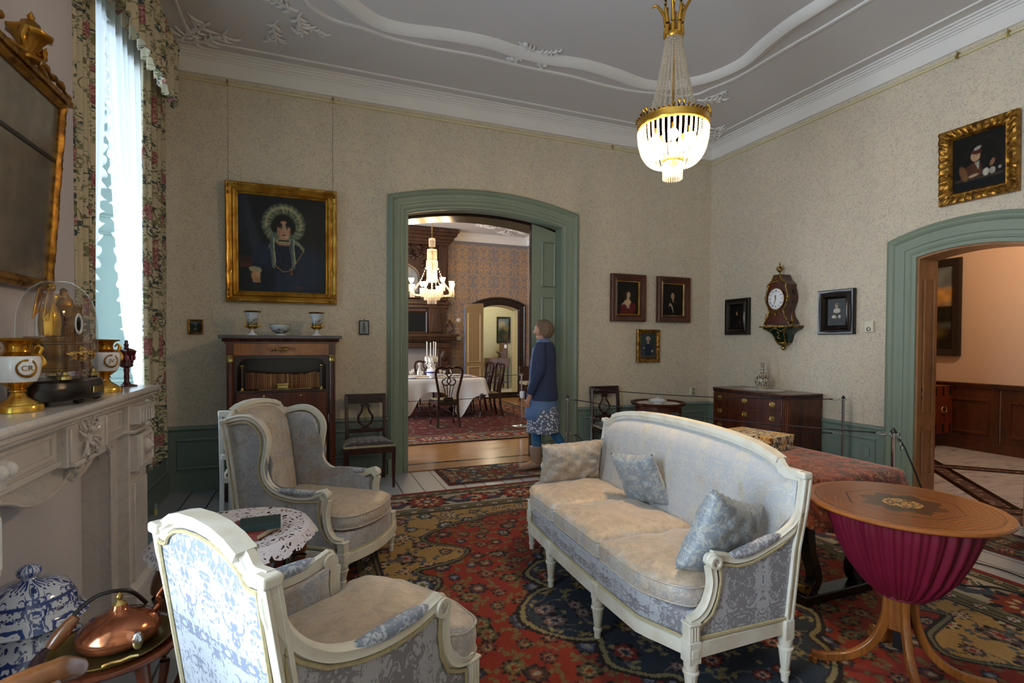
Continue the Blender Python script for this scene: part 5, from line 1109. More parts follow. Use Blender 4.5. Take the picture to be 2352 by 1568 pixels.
# ============ round tray table ============
t=thing('round_tray_table','small round mahogany tray table by the back wall near the room corner','table',(3.99,5.2,0))
MB().lathe([(.0001,.672),(.318,.672),(.33,.68),(.335,.705),(.325,.705),(.318,.685),(.0001,.685)],seg=56,cap=False).build('tray_top',MAHOG,t,smooth=40); MB().lathe([(.27,.60),(.28,.605),(.28,.672)],seg=48).build('apron',MAHOG,t,smooth=40)
for k in range(6):
    a=k*PI/3+.35; MB().tube([(.26*math.cos(a),.26*math.sin(a),.64),(.27*math.cos(a),.27*math.sin(a),0)],[.02,.011],8,up=(0,1,0)).build('leg',MAHOG,t)
MB().lathe([(.0001,0),(.25,0),(.255,.001),(.0001,.001)],seg=40,fl=(20,.015)).build('table_doily',LINEN,None,loc=(3.99,5.2,.687))
tag(bpy.data.objects['table_doily'],'white cloth lying on the small round mahogany tray table','doily')
t=thing('porcelain_dish','lidded white porcelain dish on the round tray table','dish',(3.93,5.13,.69))
MB().lathe([(.05,0),(.05,.008),(.075,.02),(.105,.04),(.11,.046),(.1,.046),(.001,.03)],seg=32).build('dish_body',PORC,t,smooth=60); MB().lathe([(.09,.045),(.07,.058),(.03,.066),(.01,.07),(.012,.08),(.001,.084)],seg=32,fl=(8,.05)).build('lid',PORC,t,smooth=60)
# ============ shawl-covered table ============
t=thing('console_table','dark table on sabre-shaped legs behind the sofa under the paisley shawl','table',(2.74,2.66,0))
MB().box(-.30,.30,-.80,.80,.685,.725).build('table_top',EBON,t,bevel=.004); MB().box(-.26,.26,-.72,.72,.63,.685).build('apron',EBON,t)
for sy_ in (-1,1):
    for s in (-1,1):
        q=bez([(s*.2,sy_*.66,.66),(s*.215,sy_*.66,.5),(s*.2,sy_*.66,.3),(s*.15,sy_*.66,.14),(s*.2,sy_*.66,.06)],5); MB().sweep([(-.028,-.03),(.028,-.03),(.028,.03),(-.028,.03)],q,up=(0,1,0)).build('leg',EBON,t,bevel=.004)
        MB().lathe([(.0001,-.032),(.028,-.032),(.03,0),(.028,.032),(.0001,.032)],seg=16,cap=False,T=Matrix.Translation((s*.24,sy_*.66,.09))@Matrix.Rotation(PI/2,4,'X')).build('scroll_foot',BRONZE,t)
    MB().box(-.27,.27,sy_*.66-.05,sy_*.66+.05,.012,.062).build('foot_block',EBON,t,bevel=.006)
def paisley():
    t=NT('paisley_shawl'); c=t.co(); n=t.noise(c,6,3,.5,2.2); w=t.wave(t.mix(.35,c,t.noise(c,5,2,out=1)),9,7,2,'DIAGONAL'); ln=t.step(t.ma('ABSOLUTE',t.ma('SUBTRACT',t.ma('FRACT',t.ma('MULTIPLY',n,9)),.5)),.12,.03)
    col=t.ramp(n,[(.35,hx('#3A120C')),(.5,hx('#6E2A18')),(.62,hx('#98401F')),(.75,hx('#4A1A12'))]); col=t.mix(t.ma('MULTIPLY',ln,.6),col,hx('#1E0E0C')); col=t.mix(t.ma('MULTIPLY',t.step(t.noise(c,70,2),.52,.6),t.ma('MULTIPLY',w,.55)),col,hx('#A88A66'))
    t.set(col,.85,Sheen_Weight=.2); return t.m
PAIS=paisley()
def cloth(m,hx_,hy_,zt,drop,fold,seed=0,corner=.1,nn=200,rr=.03,rows=12,k=1):
    # rectangular draped cloth: rings from the middle outwards
    r=random.Random(seed); ph=[r.uniform(0,6) for _ in range(4)]
    def outl(u):
        P=2*(hx_+hy_)*2; s=u*P; a,b=2*hx_,2*hy_
        if s<a: return (-hx_+s,-hy_,0,-1)
        s-=a
        if s<b: return (hx_,-hy_+s,1,0)
        s-=b
        if s<a: return (hx_-s,hy_,0,1)
        s-=a; return (-hx_,hy_-s,-1,0)
    def f(u,v):
        x,y,nx,ny=outl(u%1)
        if v<=.35: q=v/.35; return (x*q*.985,y*q*.985,zt+.001*math.sin(9*x+7*y))
        q=(v-.35)/.65; cx=min(1,(1-min(1,min(abs(abs(x)-hx_),9) if ny else 1))); 
        dc=math.exp(-((hx_-abs(x))**2+(hy_-abs(y))**2)/(2*.12**2))
        w=fold*q*(math.sin(u*2*PI*k*13+ph[0])+.5*math.sin(u*2*PI*k*29+ph[1])); 
        d=(drop(x,y) if callable(drop) else drop)*(1+corner*dc); n_=math.hypot(nx+ (x/hx_)*dc,ny+(y/hy_)*dc) or 1
        ox=(nx+(x/hx_)*dc)/n_; oy=(ny+(y/hy_)*dc)/n_; e=rr*math.sin(min(1,q*5)*PI/2)+w+.10*q*dc
        return (x+ox*e,y+oy*e,zt-(rr*(1-math.cos(min(1,q*5)*PI/2))+max(0,q-.1)/.9*(d-rr)))
    m.grid(nn,rows+6,f,cu=True); return m
o=cloth(MB(),.305,.805,.732,lambda x,y:.17 if y<-.3 else .13,.007,2,.4,240).build('paisley_shawl',PAIS,smooth=180); o.location=(2.74,2.66,0); tag(o,'red-brown paisley shawl draped over the table behind the sofa','shawl')
def pictobox():
    t=NT('printed_pictorial_paper'); c=t.co(); s=t.sep(c); g=t.noise(c,3,1); m1=t.step(t.vor(t.co((1,1,.55)),30,1),.33,.26); m2=t.step(t.noise(t.co((1,1,.5)),55,3,.6,1),.52,.56); m3=t.step(t.vor(t.co((1,1,.6),loc=(2,3,1)),21,1),.28,.22)
    nz=t.sep(t.new('ShaderNodeNewGeometry').outputs['Normal'])[2]
    col=t.mix(m2,hx('#CDBFA2'),hx('#3A2C24')); col=t.mix(m1,col,hx('#6E3B26')); col=t.mix(m3,col,hx('#3C4A3A')); col=t.mix(t.step(t.noise(c,9,1),.55,.6),col,t.mix(m2,hx('#CFAA62'),hx('#7A3A22'))); t.set(col,.5); return t.m
PB_=pictobox(); t=thing('pictorial_box','shallow lidded box covered with colourful printed pictures on the paisley shawl','box',(2.79,2.60,.735),.18)
MB().box(-.13,.13,-.185,.185,0,.075).build('box_base',PB_,t,bevel=.001); MB().box(-.134,.134,-.189,.189,.058,.092).build('box_lid',PB_,t,bevel=.0015)
# ============ sewing table ============
def inlay():
    t=NT('satinwood_inlay'); c=t.co(); s=t.sep(c); rr=t.ma('SQRT',t.ma('ADD',t.ma('MULTIPLY',s[0],s[0]),t.ma('MULTIPLY',s[1],s[1]))); an=t.ma('ARCTAN2',s[1],s[0])
    seg=t.ma('FLOOR',t.ma('DIVIDE',t.ma('ADD',an,PI),PI/4)); fa=t.ma('PINGPONG',t.ma('ADD',an,PI),PI/8); 
    ca=t.ma('MULTIPLY',t.ma('ADD',seg,.5),PI/4); loc=t.ma('ABSOLUTE',t.ma('ADD',t.ma('MULTIPLY',s[0],t.ma('COSINE',ca)),t.ma('MULTIPLY',s[1],t.ma('SINE',ca))))
    w=t.wave(t.comb(t.ma('MULTIPLY',loc,-1),t.ma('MULTIPLY',fa,.25),seg),16,4,3,'X'); g=t.noise(t.comb(t.ma('MULTIPLY',loc,1),t.ma('MULTIPLY',fa,.1),seg),60,3)
    base=t.mix(t.ma('MULTIPLY_ADD',w,.5,t.ma('MULTIPLY',g,.4)),hx('#5E2E10'),hx('#9A5A26'))
    star=t.ma('LESS_THAN',rr,t.ma('ADD',.115,t.ma('MULTIPLY',t.ma('ABSOLUTE',t.ma('SUBTRACT',fa,PI/8)),.12))); medal=t.ma('LESS_THAN',rr,.07)
    octl=t.ma('ABSOLUTE',t.ma('SUBTRACT',loc,.19)); col=t.mix(t.ma('LESS_THAN',octl,.0025),base,hx('#1C0F08')); col=t.mix(star,col,hx('#4A2A16')); col=t.mix(medal,col,t.mix(t.step(t.noise(c,55,2,.5,1),.48,.54),hx('#6A4420'),hx('#C0924E')))
    col=t.mix(t.ma('GREATER_THAN',rr,.318),col,t.mix(g,hx('#7A4418'),hx('#9E602A'))); col=t.mix(t.ma('LESS_THAN',t.ma('ABSOLUTE',t.ma('SUBTRACT',rr,.318)),.002),col,hx('#2A160A'))
    t.set(col,.25,Coat_Weight=.15,Coat_Roughness=.1); return t.m
INL=inlay(); t=thing('sewing_table','round inlaid satinwood sewing table with gathered crimson silk bag at the right','table',(2.33,1.40,.012),.35)
MB().lathe([(.30,.716),(.345,.72),(.355,.727),(.355,.733),(.35,.738),(.0001,.738)],seg=64).build('inlaid_top',INL,t,smooth=30)
SILK=plain('crimson_silk','#650C28',.45,var=.25,vs=4,Sheen_Weight=.0)
def bag(u,v):
    a=2*PI*u; P=[(.275,.716),(.265,.66),(.235,.57),(.19,.47),(.14,.40),(.095,.36)]; k=v*5; i=min(4,int(k)); f_=k-i; r=lerp(P[i][0],P[i+1][0],f_); z=lerp(P[i][1],P[i+1][1],f_)
    r*=1+(.03+.05*v)*math.sin(26*a+2*math.sin(3*a))*(.6+.4*math.sin(5*a))+.012*math.sin(61*a); return (r*math.cos(a),r*math.sin(a),z)
MB().grid(360,16,bag,cu=True).build('silk_bag',SILK,t,smooth=180); MB().lathe([(.0001,.352),(.09,.352),(.1,.358),(.1,.37),(.09,.372)],seg=36,cap=False).build('bag_base',SILK,t)
SATW=wood('satinwood','#5A2E10','#A2642E',(1,1,4),.25,ws=4)
MB().box(-.035,.035,-.035,.035,.20,.352).build('central_block',SATW,t,bevel=.004); MB().box(-.022,.022,-.022,.022,.12,.2).build('drop_finial',BLACK,t,bevel=.004)
for k in range(4):
    a=.35*-1+2.45+k*PI/2; c_,s_=math.cos(a),math.sin(a); q=bez([(c_*r,s_*r,z) for r,z in ((.045,.34),(.055,.24),(.10,.13),(.18,.06),(.27,.035),(.33,.035))],6)
    o=MB().sweep([(-.014,-.016),(.014,-.016),(.014,.014),(.004,.018),(-.004,.018),(-.014,.014)],q).build('leg',SATW,t,bevel=.002); e=q[-1]; MB().cb(e.x*.97,e.y*.97,.014,.034,.034,.028).build('foot',SATW,o,bevel=.003)
# ============ barrier posts and ropes ============
def stanchion(x,y,label,base=True,z0=0):
    t=thing('barrier_post',label,'barrier post',(x,y,z0),0,'chrome barrier posts')
    MB().lathe([(.17,0),(.172,.006),(.16,.012),(.03,.02),(.02,.03)],seg=40).build('round_base',CHROME,t,smooth=40)
    MB().cyl((0,0,.02),(0,0,.885),.0125,14).build('pole',CHROME,t,smooth=60)
    MB().lathe([(.016,.88),(.018,.89),(.012,.897),(.008,.905),(.0005,.913)],seg=14).build('cap',BLACK,t,smooth=60)
    for z in (.87,.53):
        m=MB()
        for s in (-1,1): m.tube([(s*(.026+.012*math.cos(a)),.0,z+.012*math.sin(a)) for a in [k*PI/5 for k in range(10)]],.0028,5,closed=True,up=(0,1,0))
        m.build('ring_hook',CHROME,t)
    return t
PA,PN,PB2,PM=(2.36,4.47),(3.32,2.05),(3.12,5.3),(4.93,3.52)
stanchion(*PA,'chrome barrier post beside the arched doorway, nearest the woman'); stanchion(*PN,'chrome barrier post behind the sewing table, its base on the carpet'); stanchion(*PB2,'chrome barrier post in front of the left side of the lyre-back chair behind the sofa'); stanchion(*PM,'chrome barrier post at the near end of the chest of drawers')
def rope(a,b,z,sag,label):
    pts=[]; n=20
    A=Vector((*a,z)); B=Vector((*b,z)); d=(B-A).normalized(); A2=A+d*.12; B2=B-d*.12
    for i in range(n+1): t_=i/n; p=A2.lerp(B2,t_); p.z-=sag*4*t_*(1-t_); pts.append(tuple(p))
    t=thing('barrier_rope',label,'rope',(0,0,0),0,'black barrier ropes')
    MB().tube(pts,.005,6).build('cord',ROPE,t)
    for e,f_ in ((A,A2),(B,B2)):
        dd=(f_-e).normalized(); m=MB().cyl(tuple(f_),tuple(f_-dd*.03),.007,6); m.build('cord_end',ROPE,t)
        m=MB(); m.tube([tuple(e+dd*(.03+.028*(1-math.cos(q)))+Vector((0,0,.008*math.sin(q)))) for q in [k*PI/5 for k in range(10)]],.0025,5,closed=True); m.build('snap_hook',CHROME,t)
rope(PA,PN,.87,.03,'upper black rope from the arched doorway post to the post behind the sewing table'); rope(PB2,PM,.87,.03,'upper black rope running in front of the chest of drawers')
rope(PA,PN,.53,.38,'lower black rope running low behind the sofa back'); rope(PB2,PM,.53,.02,'lower black rope running low in front of the chest of drawers')
t=thing('trailing_rope','black rope hanging from the post behind the sewing table down to the floor','rope',(0,0,0))
MB().tube(bez([(3.335,2.03,.85),(3.36,2.0,.77),(3.42,1.93,.5),(3.48,1.86,.12),(3.54,1.8,.022),(3.68,1.7,.022),(3.75,1.5,.02),(3.95,1.2,.006),(4.2,.9,.006)],8),.005,6).build('cord',ROPE,t)
m=MB(); m.tube([(3.335+.012*math.cos(a),2.03,.86+.03*math.sin(a)) for a in [k*PI/6 for k in range(12)]],.003,5,closed=True,up=(0,1,0)); m.tube([(3.345+.01*math.cos(a),2.02,.805+.026*math.sin(a)) for a in [k*PI/6 for k in range(12)]],.003,5,closed=True,up=(0,1,0)); m.build('snap_hook',CHROME,t)
t=thing('floor_cable','thin black cable lying on the grey floor at the right edge of the carpet','cable',(0,0,0)); MB().tube(bez([(3.75,2.25,.006),(3.95,2.1,.006),(4.05,1.85,.006),(4.0,1.5,.006),(4.2,1.2,.006)],8),.004,6).build('cord',ROPE,t)
t=thing('glass_vial','small capped glass vial standing on the floor by the left wainscot','vial',(-1.17,4.96,0)); MB().lathe([(.012,0),(.012,.05)],seg=12).build('liquid',plain('yellow_liquid','#C9C27A',.3),t); MB().lathe([(.013,.05),(.013,.085),(.01,.09)],seg=12).build('cap',plain('pale_cap','#8FA09A',.4),t)
# ============ pictures ============
PAINT=vcmat('oil_on_canvas',.35)
def hang(t_,wall):  # orient an empty to a wall: local x right, -y out
    if wall=='back': t_.rotation_euler[2]=0
    if wall=='right': t_.rotation_euler[2]=-PI/2
def picture(name,label,x,z,w,h,prof,mat,cv,wall='back',ins=.08,tilt=0,nx=60,bump=0,y=None,fr=40,at=None,cat='painting'):
    loc=(x,YB-.012,z) if wall=='back' else (XR-.012,x,z)
    if at: loc=at
    t=thing(name,label,cat,loc,0); hang(t,wall); t.rotation_euler[0]=tilt
    framemesh(w,h,prof,nx,bump,3,fr).build('frame',mat,t,smooth=35)
    if cv:
        o=fastgrid('canvas',cv.w+1,cv.h+1,-w/2+ins,w/2-ins,ins,h-ins,cv,PAINT,t,z=-.012,plane='xz')
    return t
def lady():
    c=Cv(320,350,'#121316'); c.rect(.62,1,.25,.9,'#262320',.7,.25); c.ell(.15,.62,.06,.42,'#323A44',.9,.28,.7); c.ell(.05,.75,.05,.3,'#1E2836',.9,.1,.6)
    c.rect(.0,.2,.29,.37,'#3A2418',.7); c.rect(.02,.17,.25,.295,'#5E2A1C',.8)
    c.poly([(.14,.22),(.17,.36),(.22,.45),(.32,.5),(.42,.53),(.6,.53),(.74,.48),(.86,.4),(.97,.25),(1,.08),(1,0),(.16,0)],'#161D2C'); c.ell(.27,.37,.12,.13,'#1F2940',.7); c.ell(.8,.27,.19,.2,'#222D42',.8); c.ell(.5,.32,.13,.2,'#1A2233',.6); c.ell(.52,.08,.24,.12,'#26324A',.9,0,.7); c.line([(.5,.52),(.5,.12)],.004,'#0E131D'); c.ell(.3,.12,.12,.14,'#101521',.7)
    c.ell(.51,.72,.235,.205,'#59654F',.25)
    for k in range(44):
        a=-.75+k*4.65/43; x,y=.51+.195*math.cos(a),.715+.165*math.sin(a); c.ell(x,y,.05,.017,('#8C9272','#4B584F','#A39E78','#67755F','#3F4B45')[k%5],.8,a+.3,.75)
    for k in range(16):
        a=-.2+k*3.5/15; c.line([(.51+.12*math.cos(a),.73+.1*math.sin(a)),(.51+.225*math.cos(a+.06),.725+.19*math.sin(a+.06))],.004,'#343F39',.7); c.ell(.51+.2*math.cos(a),.72+.175*math.sin(a),.03,.012,'#B4AC84',.9,a+1.2,.6)
    c.ell(.505,.725,.125,.105,'#15100E',.25); c.ell(.405,.69,.045,.065,'#15100E',.4); c.ell(.605,.685,.045,.07,'#15100E',.4)
    c.rect(.455,.57,.5,.6,'#A98262',.95,.03); c.ell(.515,.53,.09,.03,'#B18C6C',.4)
    c.ell(.51,.655,.073,.098,'#BD9476',.2); c.ell(.535,.64,.045,.075,'#C49C7E',.8,0,.7); c.ell(.455,.65,.02,.07,'#8E6850',.8,0,.7)
    for k in range(5): c.ell(.425+k*.012,.735-.008*k,.022,.03,'#15100E',.5); c.ell(.6-k*.012,.737-.006*k,.022,.03,'#15100E',.5)
    for x in (.483,.545):
        c.ell(x,.672,.017,.009,'#D0B8A4',.4); c.ell(x,.672,.009,.008,'#2A2019',.4); c.line([(x-.018,.681),(x,.685),(x+.018,.681)],.0025,'#4A3426'); c.line([(x-.02,.697),(x+.003,.704),(x+.02,.697)],.0035,'#5E4432',.8)
    c.line([(.512,.68),(.515,.645),(.505,.634),(.522,.632)],.003,'#946A50'); c.ell(.524,.65,.006,.024,'#D0AC90',.8); c.line([(.49,.606),(.507,.61),(.535,.607)],.0055,'#8E443C'); c.ell(.513,.597,.014,.004,'#A0685A',.6); c.ell(.462,.637,.022,.02,'#B8705C',.9,0,.55); c.ell(.562,.64,.02,.022,'#BC7662',.9,0,.55); c.ell(.512,.565,.04,.012,'#A07A5E',.8,0,.6)
    c.poly([(.34,.5),(.42,.535),(.5,.515),(.58,.535),(.68,.5),(.745,.43),(.755,.475),(.67,.55),(.57,.575),(.51,.545),(.44,.575),(.37,.53),(.33,.44)],'#7E826A',.95); c.line([(.43,.545),(.5,.525),(.57,.545)],.004,'#B0A988'); c.line([(.455,.545),(.565,.545)],.006,'#17130F')
    for x0 in (.385,.615):
        c.line([(x0,.58),(x0-.02,.47),(x0+.0,.36),(x0+.01,.27)],.017,'#5E6E68',.9); c.line([(x0+.012,.57),(x0+.012,.46),(x0+.028,.33),(x0+.02,.29)],.006,'#A8AC8C',.9); c.line([(x0-.012,.55),(x0-.03,.45),(x0-.012,.34)],.005,'#39464A',.9)
    c.line([(.38,.36),(.42,.27),(.5,.215),(.57,.225),(.65,.31),(.735,.44)],.0035,'#9A7640'); c.ell(.6,.2,.015,.02,'#8A4A2A'); c.ell(.6,.24,.012,.012,'#A8743A')
    c.poly([(.13,.21),(.11,.245),(.16,.26),(.24,.25),(.26,.22),(.24,.19)],'#9A9078'); c.ell(.19,.165,.052,.055,'#B28A60',.3); c.ell(.2,.18,.03,.03,'#C09A70',.8,0,.7)
    for k in range(4): c.line([(.16+k*.021,.15),(.168+k*.022,.095+.006*abs(k-1.5))],.0095,'#AD845C',1); c.line([(.171+k*.021,.14),(.178+k*.022,.1)],.0025,'#6A4A30')
    c.rect(.64,.72,.045,.062,'#6A2420',.8); c.noise(.18,36,2).noise(.12,110,3); return c
GP=[(0,0),(0,.03),(.006,.045),(.016,.05),(.03,.045,1),(.045,.032,1),(.055,.026),(.06,.03),(.07,.036),(.085,.028),(.095,.018),(.1,.02),(.108,.016),(.115,.004)]
p=picture('portrait_painting','large gilt-framed portrait of a woman in a ruffled bonnet above the secretaire',-.235,1.805,1.01,1.15,GP,GOLD,lady(),ins=.112,tilt=.035,nx=90,bump=.002)
# dark corner ornaments
m=MB(); r=random.Random(3)
for sx in (-1,1):
    for sz in (0,1):
        for k in range(16): m.sph((sx*(.505-.028-r.uniform(0,.1)*(k%2)),-.045,(1.15-.028-r.uniform(0,.1)*((k+1)%2)) if sz else .028+r.uniform(0,.1)*((k+1)%2)),r.uniform(.006,.012),seg=6,rings=4)
m.build('corner_ornament',GOLDD,p,smooth=60)
def bust(bg,coat,skin,hair,shirt=None,kind='w'):
    c=Cv(110,160,bg); c.rect(.5,1,.1,.9,'#241A16',.35,.3)
    if kind=='w':
        c.ell(.5,.12,.36,.24,coat,.3); c.ell(.44,.26,.22,.12,shirt,.3); c.ell(.5,.36,.16,.1,skin,.3); c.ell(.74,.24,.16,.12,coat,.4); c.rect(.46,.58,.38,.52,skin,1,.05); c.ell(.53,.66,.15,.15,hair,.4); c.ell(.36,.6,.09,.12,hair,.4); c.ell(.68,.58,.07,.13,hair,.4); c.ell(.54,.6,.085,.095,skin,.3)
        c.ell(.33,.2,.14,.1,coat,.5); c.ell(.5,.1,.25,.08,coat,.4)
    elif kind=='m':
        c.ell(.5,.2,.36,.34,coat,.3); c.ell(.5,.6,.2,.2,hair,.4); c.ell(.33,.48,.12,.2,hair,.4); c.ell(.66,.48,.13,.22,hair,.4); c.ell(.5,.62,.085,.11,skin,.3); c.ell(.52,.47,.05,.05,skin,.5,0,.6); c.poly([(.33,.38),(.42,.3),(.52,.08),(.56,.06),(.5,.28),(.36,.4)],shirt,.85); c.ell(.37,.33,.08,.035,skin,.4,.5)
    elif kind=='g':
        c.ell(.5,.34,.24,.26,coat,.25); c.poly([(.3,.1),(.38,.5),(.64,.5),(.74,.1)],coat); c.ell(.5,.8,.13,.1,'#A9A49A',.4); c.ell(.5,.76,.075,.075,skin,.3); c.rect(.44,.56,.6,.68,'#B9B2A2',.9,.03); c.ell(.24,.42,.06,.04,'#A58A6A',.4); c.ell(.76,.3,.07,.05,'#A58A6A',.4); c.rect(0,1,0,.12,'#4A4038',.8)
    elif kind=='k':
        c.ell(.5,.3,.24,.3,'#121010',.3); c.ell(.44,.67,.06,.07,skin,.3); c.ell(.44,.6,.05,.03,'#A8A49A',.3); c.ell(.72,.24,.04,.02,skin,.4)
    elif kind=='l':
        c.ell(.55,.25,.28,.26,'#0E0C0C',.3); c.ell(.5,.74,.075,.085,skin,.3); c.ell(.52,.81,.08,.05,'#6A5236',.4); c.ell(.52,.56,.17,.09,'#B7AFA0',.35); c.poly([(.33,.56),(.38,.62),(.5,.65),(.64,.62),(.7,.55),(.68,.48),(.36,.48)],'#B2AA9C',.9); c.ell(.36,.33,.11,.06,'#B9B0A2',.35); c.ell(.66,.33,.07,.06,'#A9A296',.35); c.ell(.44,.31,.07,.04,skin,.4)
    if kind in 'wmgl':
        e={'w':(.54,.6),'m':(.5,.62),'g':(.5,.76),'l':(.5,.74)}[kind]
        for s in (-1,1): c.ell(e[0]+s*.028,e[1]+.012,.012,.007,'#1C1412',.6)
        c.line([(e[0],e[1]),(e[0]+.006,e[1]-.03)],.005,'#7A4A34',.7); c.line([(e[0]-.02,e[1]-.05),(e[0]+.025,e[1]-.05)],.006,'#7A3028',.8)
    c.noise(.2,20,4); return c
BP=[(0,0),(0,.05),(.01,.062),(.022,.06),(.05,.045),(.062,.04),(.07,.046),(.078,.046),(.085,.03),(.09,.02)]
BFR=wood('brown_frame_wood','#2A120C','#5A2C1A',(1,1,2),.35)
def gslip(t,w,h,i):
    framemesh(w-2*i,h-2*i,[(0,0),(0,.028),(.006,.028),(.012,.018),(.012,.0)],2).build('gilt_slip',GOLDB,t,loc=(0,0,i),smooth=35)
for x,w,lab,cv in ((3.822,.52,'brown-framed portrait of a woman in a red shawl, left of the pair',bust('#120E0D','#5E1A1C','#BFA080','#2A1A12','#A39A8A','w')),(4.535,.525,'brown-framed portrait of a long-haired man in black, right of the pair',bust('#120E0D','#0E0B0B','#B08A68','#15100E','#B0A898','m'))):
    t=picture('portrait_painting',lab,x,1.7,w,.605,BP,BFR,cv,ins=.1,nx=3); gslip(t,w,.605,.088)
picture('portrait_painting','small gilt-framed portrait of a gentleman in blue below the brown-framed pair',4.145,1.17,.36,.43,[(0,0),(0,.025),(.01,.035,1),(.025,.03,1),(.035,.028,1),(.045,.02),(.05,.022),(.056,.01)],GOLDD,bust('#3A4448','#1E2A40','#B08E74','#A9A49A',None,'g'),ins=.055,nx=50,bump=.003)
EP=[(0,0),(0,.03),(.01,.04),(.03,.04),(.045,.034),(.055,.036),(.07,.052),(.085,.056),(.095,.045),(.105,.03),(.112,.016)]
picture('portrait_painting','small black-framed portrait of a man in black, left of the wall clock',5.118,1.533,.40,.47,[(a*.85,b) for a,b in EP],EBON,bust('#0F0D0D','#121010','#A5795A','#15100E',None,'k'),'right',ins=.095,nx=2)
picture('portrait_painting','black-framed portrait of a lady in black with white collar, right of the wall clock',3.776,1.522,.40,.47,[(a*.85,b) for a,b in EP],EBON,bust('#141210','#0E0C0C','#B59878','#15100E',None,'l'),'right',ins=.095,nx=2)
def boy():
    c=Cv(140,160,'#0E0D0C'); c.ell(.62,.5,.38,.45,'#1E1914',.15); c.ell(.6,.48,.34,.42,'#0F0E0D',.2); c.rect(.05,.98,.17,.22,'#3A3026',.9,.02); c.rect(0,1,0,.16,'#0C0E12')
    c.poly([(.14,.2),(.25,.42),(.4,.48),(.56,.46),(.62,.25),(.4,.2)],'#4A2A1C'); c.ell(.22,.32,.07,.16,'#6A4A2C',.3,.4); c.ell(.46,.6,.09,.1,'#A8876A',.3); c.ell(.48,.68,.1,.05,'#4A1E1A',.3); c.ell(.5,.74,.07,.03,'#9A958C',.5,.3); c.poly([(.44,.48),(.54,.5),(.52,.34)],'#9A9488',.9); c.ell(.42,.25,.1,.025,'#A08A6E',.4,.15); c.ell(.66,.27,.06,.07,'#A8A296',.3); c.ell(.62,.38,.05,.05,'#1A1412',.3); c.ell(.78,.27,.06,.06,'#9A948A',.3); c.ell(.78,.42,.04,.07,'#7E5A42',.4,-.5); c.ell(.92,.3,.03,.03,'#8A8680',.4)
    for s in (-1,1): c.ell(.45+s*.03,.61,.012,.006,'#1C1412')
    return c.noise(.2,20,5)
picture('portrait_painting','ornate gilt-framed dark painting of a child with a small animal above the right doorway',2.565,2.625,.545,.635,[(0,0),(0,.03),(.008,.05,1),(.025,.055,1),(.045,.045,1),(.06,.035,1),(.07,.034),(.078,.036),(.09,.02),(.098,.006)],GOLDD,boy(),'right',ins=.095,nx=60,bump=.008,tilt=.03,fr=60)
def scape(): 
    c=Cv(40,44,'#2A3230'); c.rect(0,1,.55,1,'#5E7076',.9,.3); c.ell(.2,.5,.3,.3,'#232A22'); c.ell(.85,.5,.25,.35,'#20261E'); c.ell(.5,.3,.15,.1,'#6A7058',.6); return c.noise(.3,8,3)
picture('small_painting','tiny gilt-framed landscape on the wall left of the secretaire',-.995,1.488,.122,.14,[(0,0),(0,.012),(.006,.018),(.014,.014),(.018,.006)],GOLDD,scape(),ins=.017,nx=2)
def engr():
    c=Cv(40,56,'#9AA0A8'); c.ell(.5,.5,.16,.36,'#5E646C',.5); c.ell(.5,.8,.1,.09,'#4E5258',.5); c.ell(.5,.2,.3,.12,'#6E747A',.6); return c.noise(.2,10,3)
t=picture('small_print','tiny dark-framed grey print hanging between the secretaire and the arched doorway',.543,1.5,.1,.148,[(0,0),(0,.01),(.006,.014),(.01,.008)],BLACK,engr(),ins=.009,nx=2,cat='print'); MB().sph((0,-.01,.158),.006).build('hanging_ring',BLACK,t)
# sockets / switches
IV=plain('ivory_plastic','#D3CDB8',.4,var=.02)
def socket(x,z,wall,label,n=2):
    t=thing('wall_socket',label,'socket',(x,YB-.0,z) if wall=='back' else (XR,x,z),0,None); hang(t,wall); MB().box(-.042,.042,-.03,0,0,.11).build('plate',IV,t,bevel=.004)
    for k in range(n):
        o=MB().lathe([(.018,0),(.02,.004),(.014,.005),(.013,-.004)],seg=20,T=Matrix.Translation((0,-.031,.03+.05*k))@Matrix.Rotation(PI/2,4,'X'),cap=False).build('socket_ring',BLACK,t)
socket(4.885,.715,'back','ivory double wall socket low on the back wall above the round tray table'); socket(3.435,1.54,'right','ivory switch and socket plate on the wall beside the right arched doorway',1)
# ============ bracket clock ============
TORT=wood('red_tortoiseshell','#1E0A06','#5A2414',(3,3,3),.2,ws=3); GRH=plain('green_horn','#10241C',.2,var=.3)
t=thing('wall_clock','ornate brass-mounted bracket clock hanging on the right wall','clock',(5.17,4.385,0)); t.rotation_euler=(0,0,-PI/2)
out=[(0,2.215),(.045,2.215),(.05,2.19),(.07,2.15),(.105,2.115),(.125,2.1),(.118,2.07),(.135,2.02),(.145,1.96),(.14,1.9),(.115,1.84),(.1,1.79),(.11,1.74),(.14,1.7),(.165,1.66),(.17,1.645),(0,1.645)]
poly=out+[(-x,z) for x,z in out[::-1][1:-1]]
MB().prism(poly,-.165,0).build('case',TORT,t,bevel=.003)
for s in (-1,1): MB().prism([(-.05,1.9),(-.03,2.0),(-.06,2.05),(-.09,1.98),(-.08,1.88)],s*.139,s*.142,'x').build('side_window',EBON,t)
m=MB(); q=[(x,-.168,z) for x,z in out[1:-1]]
for s in (1,-1): m.tube([(s*a,b,c_) for a,b,c_ in bez(q,3)],.008,7,up=(0,1,0)); m.sph((s*.15,-.16,1.95),.022,sx=.7,sz=1.8); m.sph((s*.12,-.16,2.09),.018,sz=1.3)
r=random.Random(8)
for k in range(30): a=r.uniform(-.1,.1); m.sph((a,-.17,2.12+.07*(1-abs(a)/.1)*r.uniform(.2,1)),r.uniform(.006,.012),seg=6,rings=4)
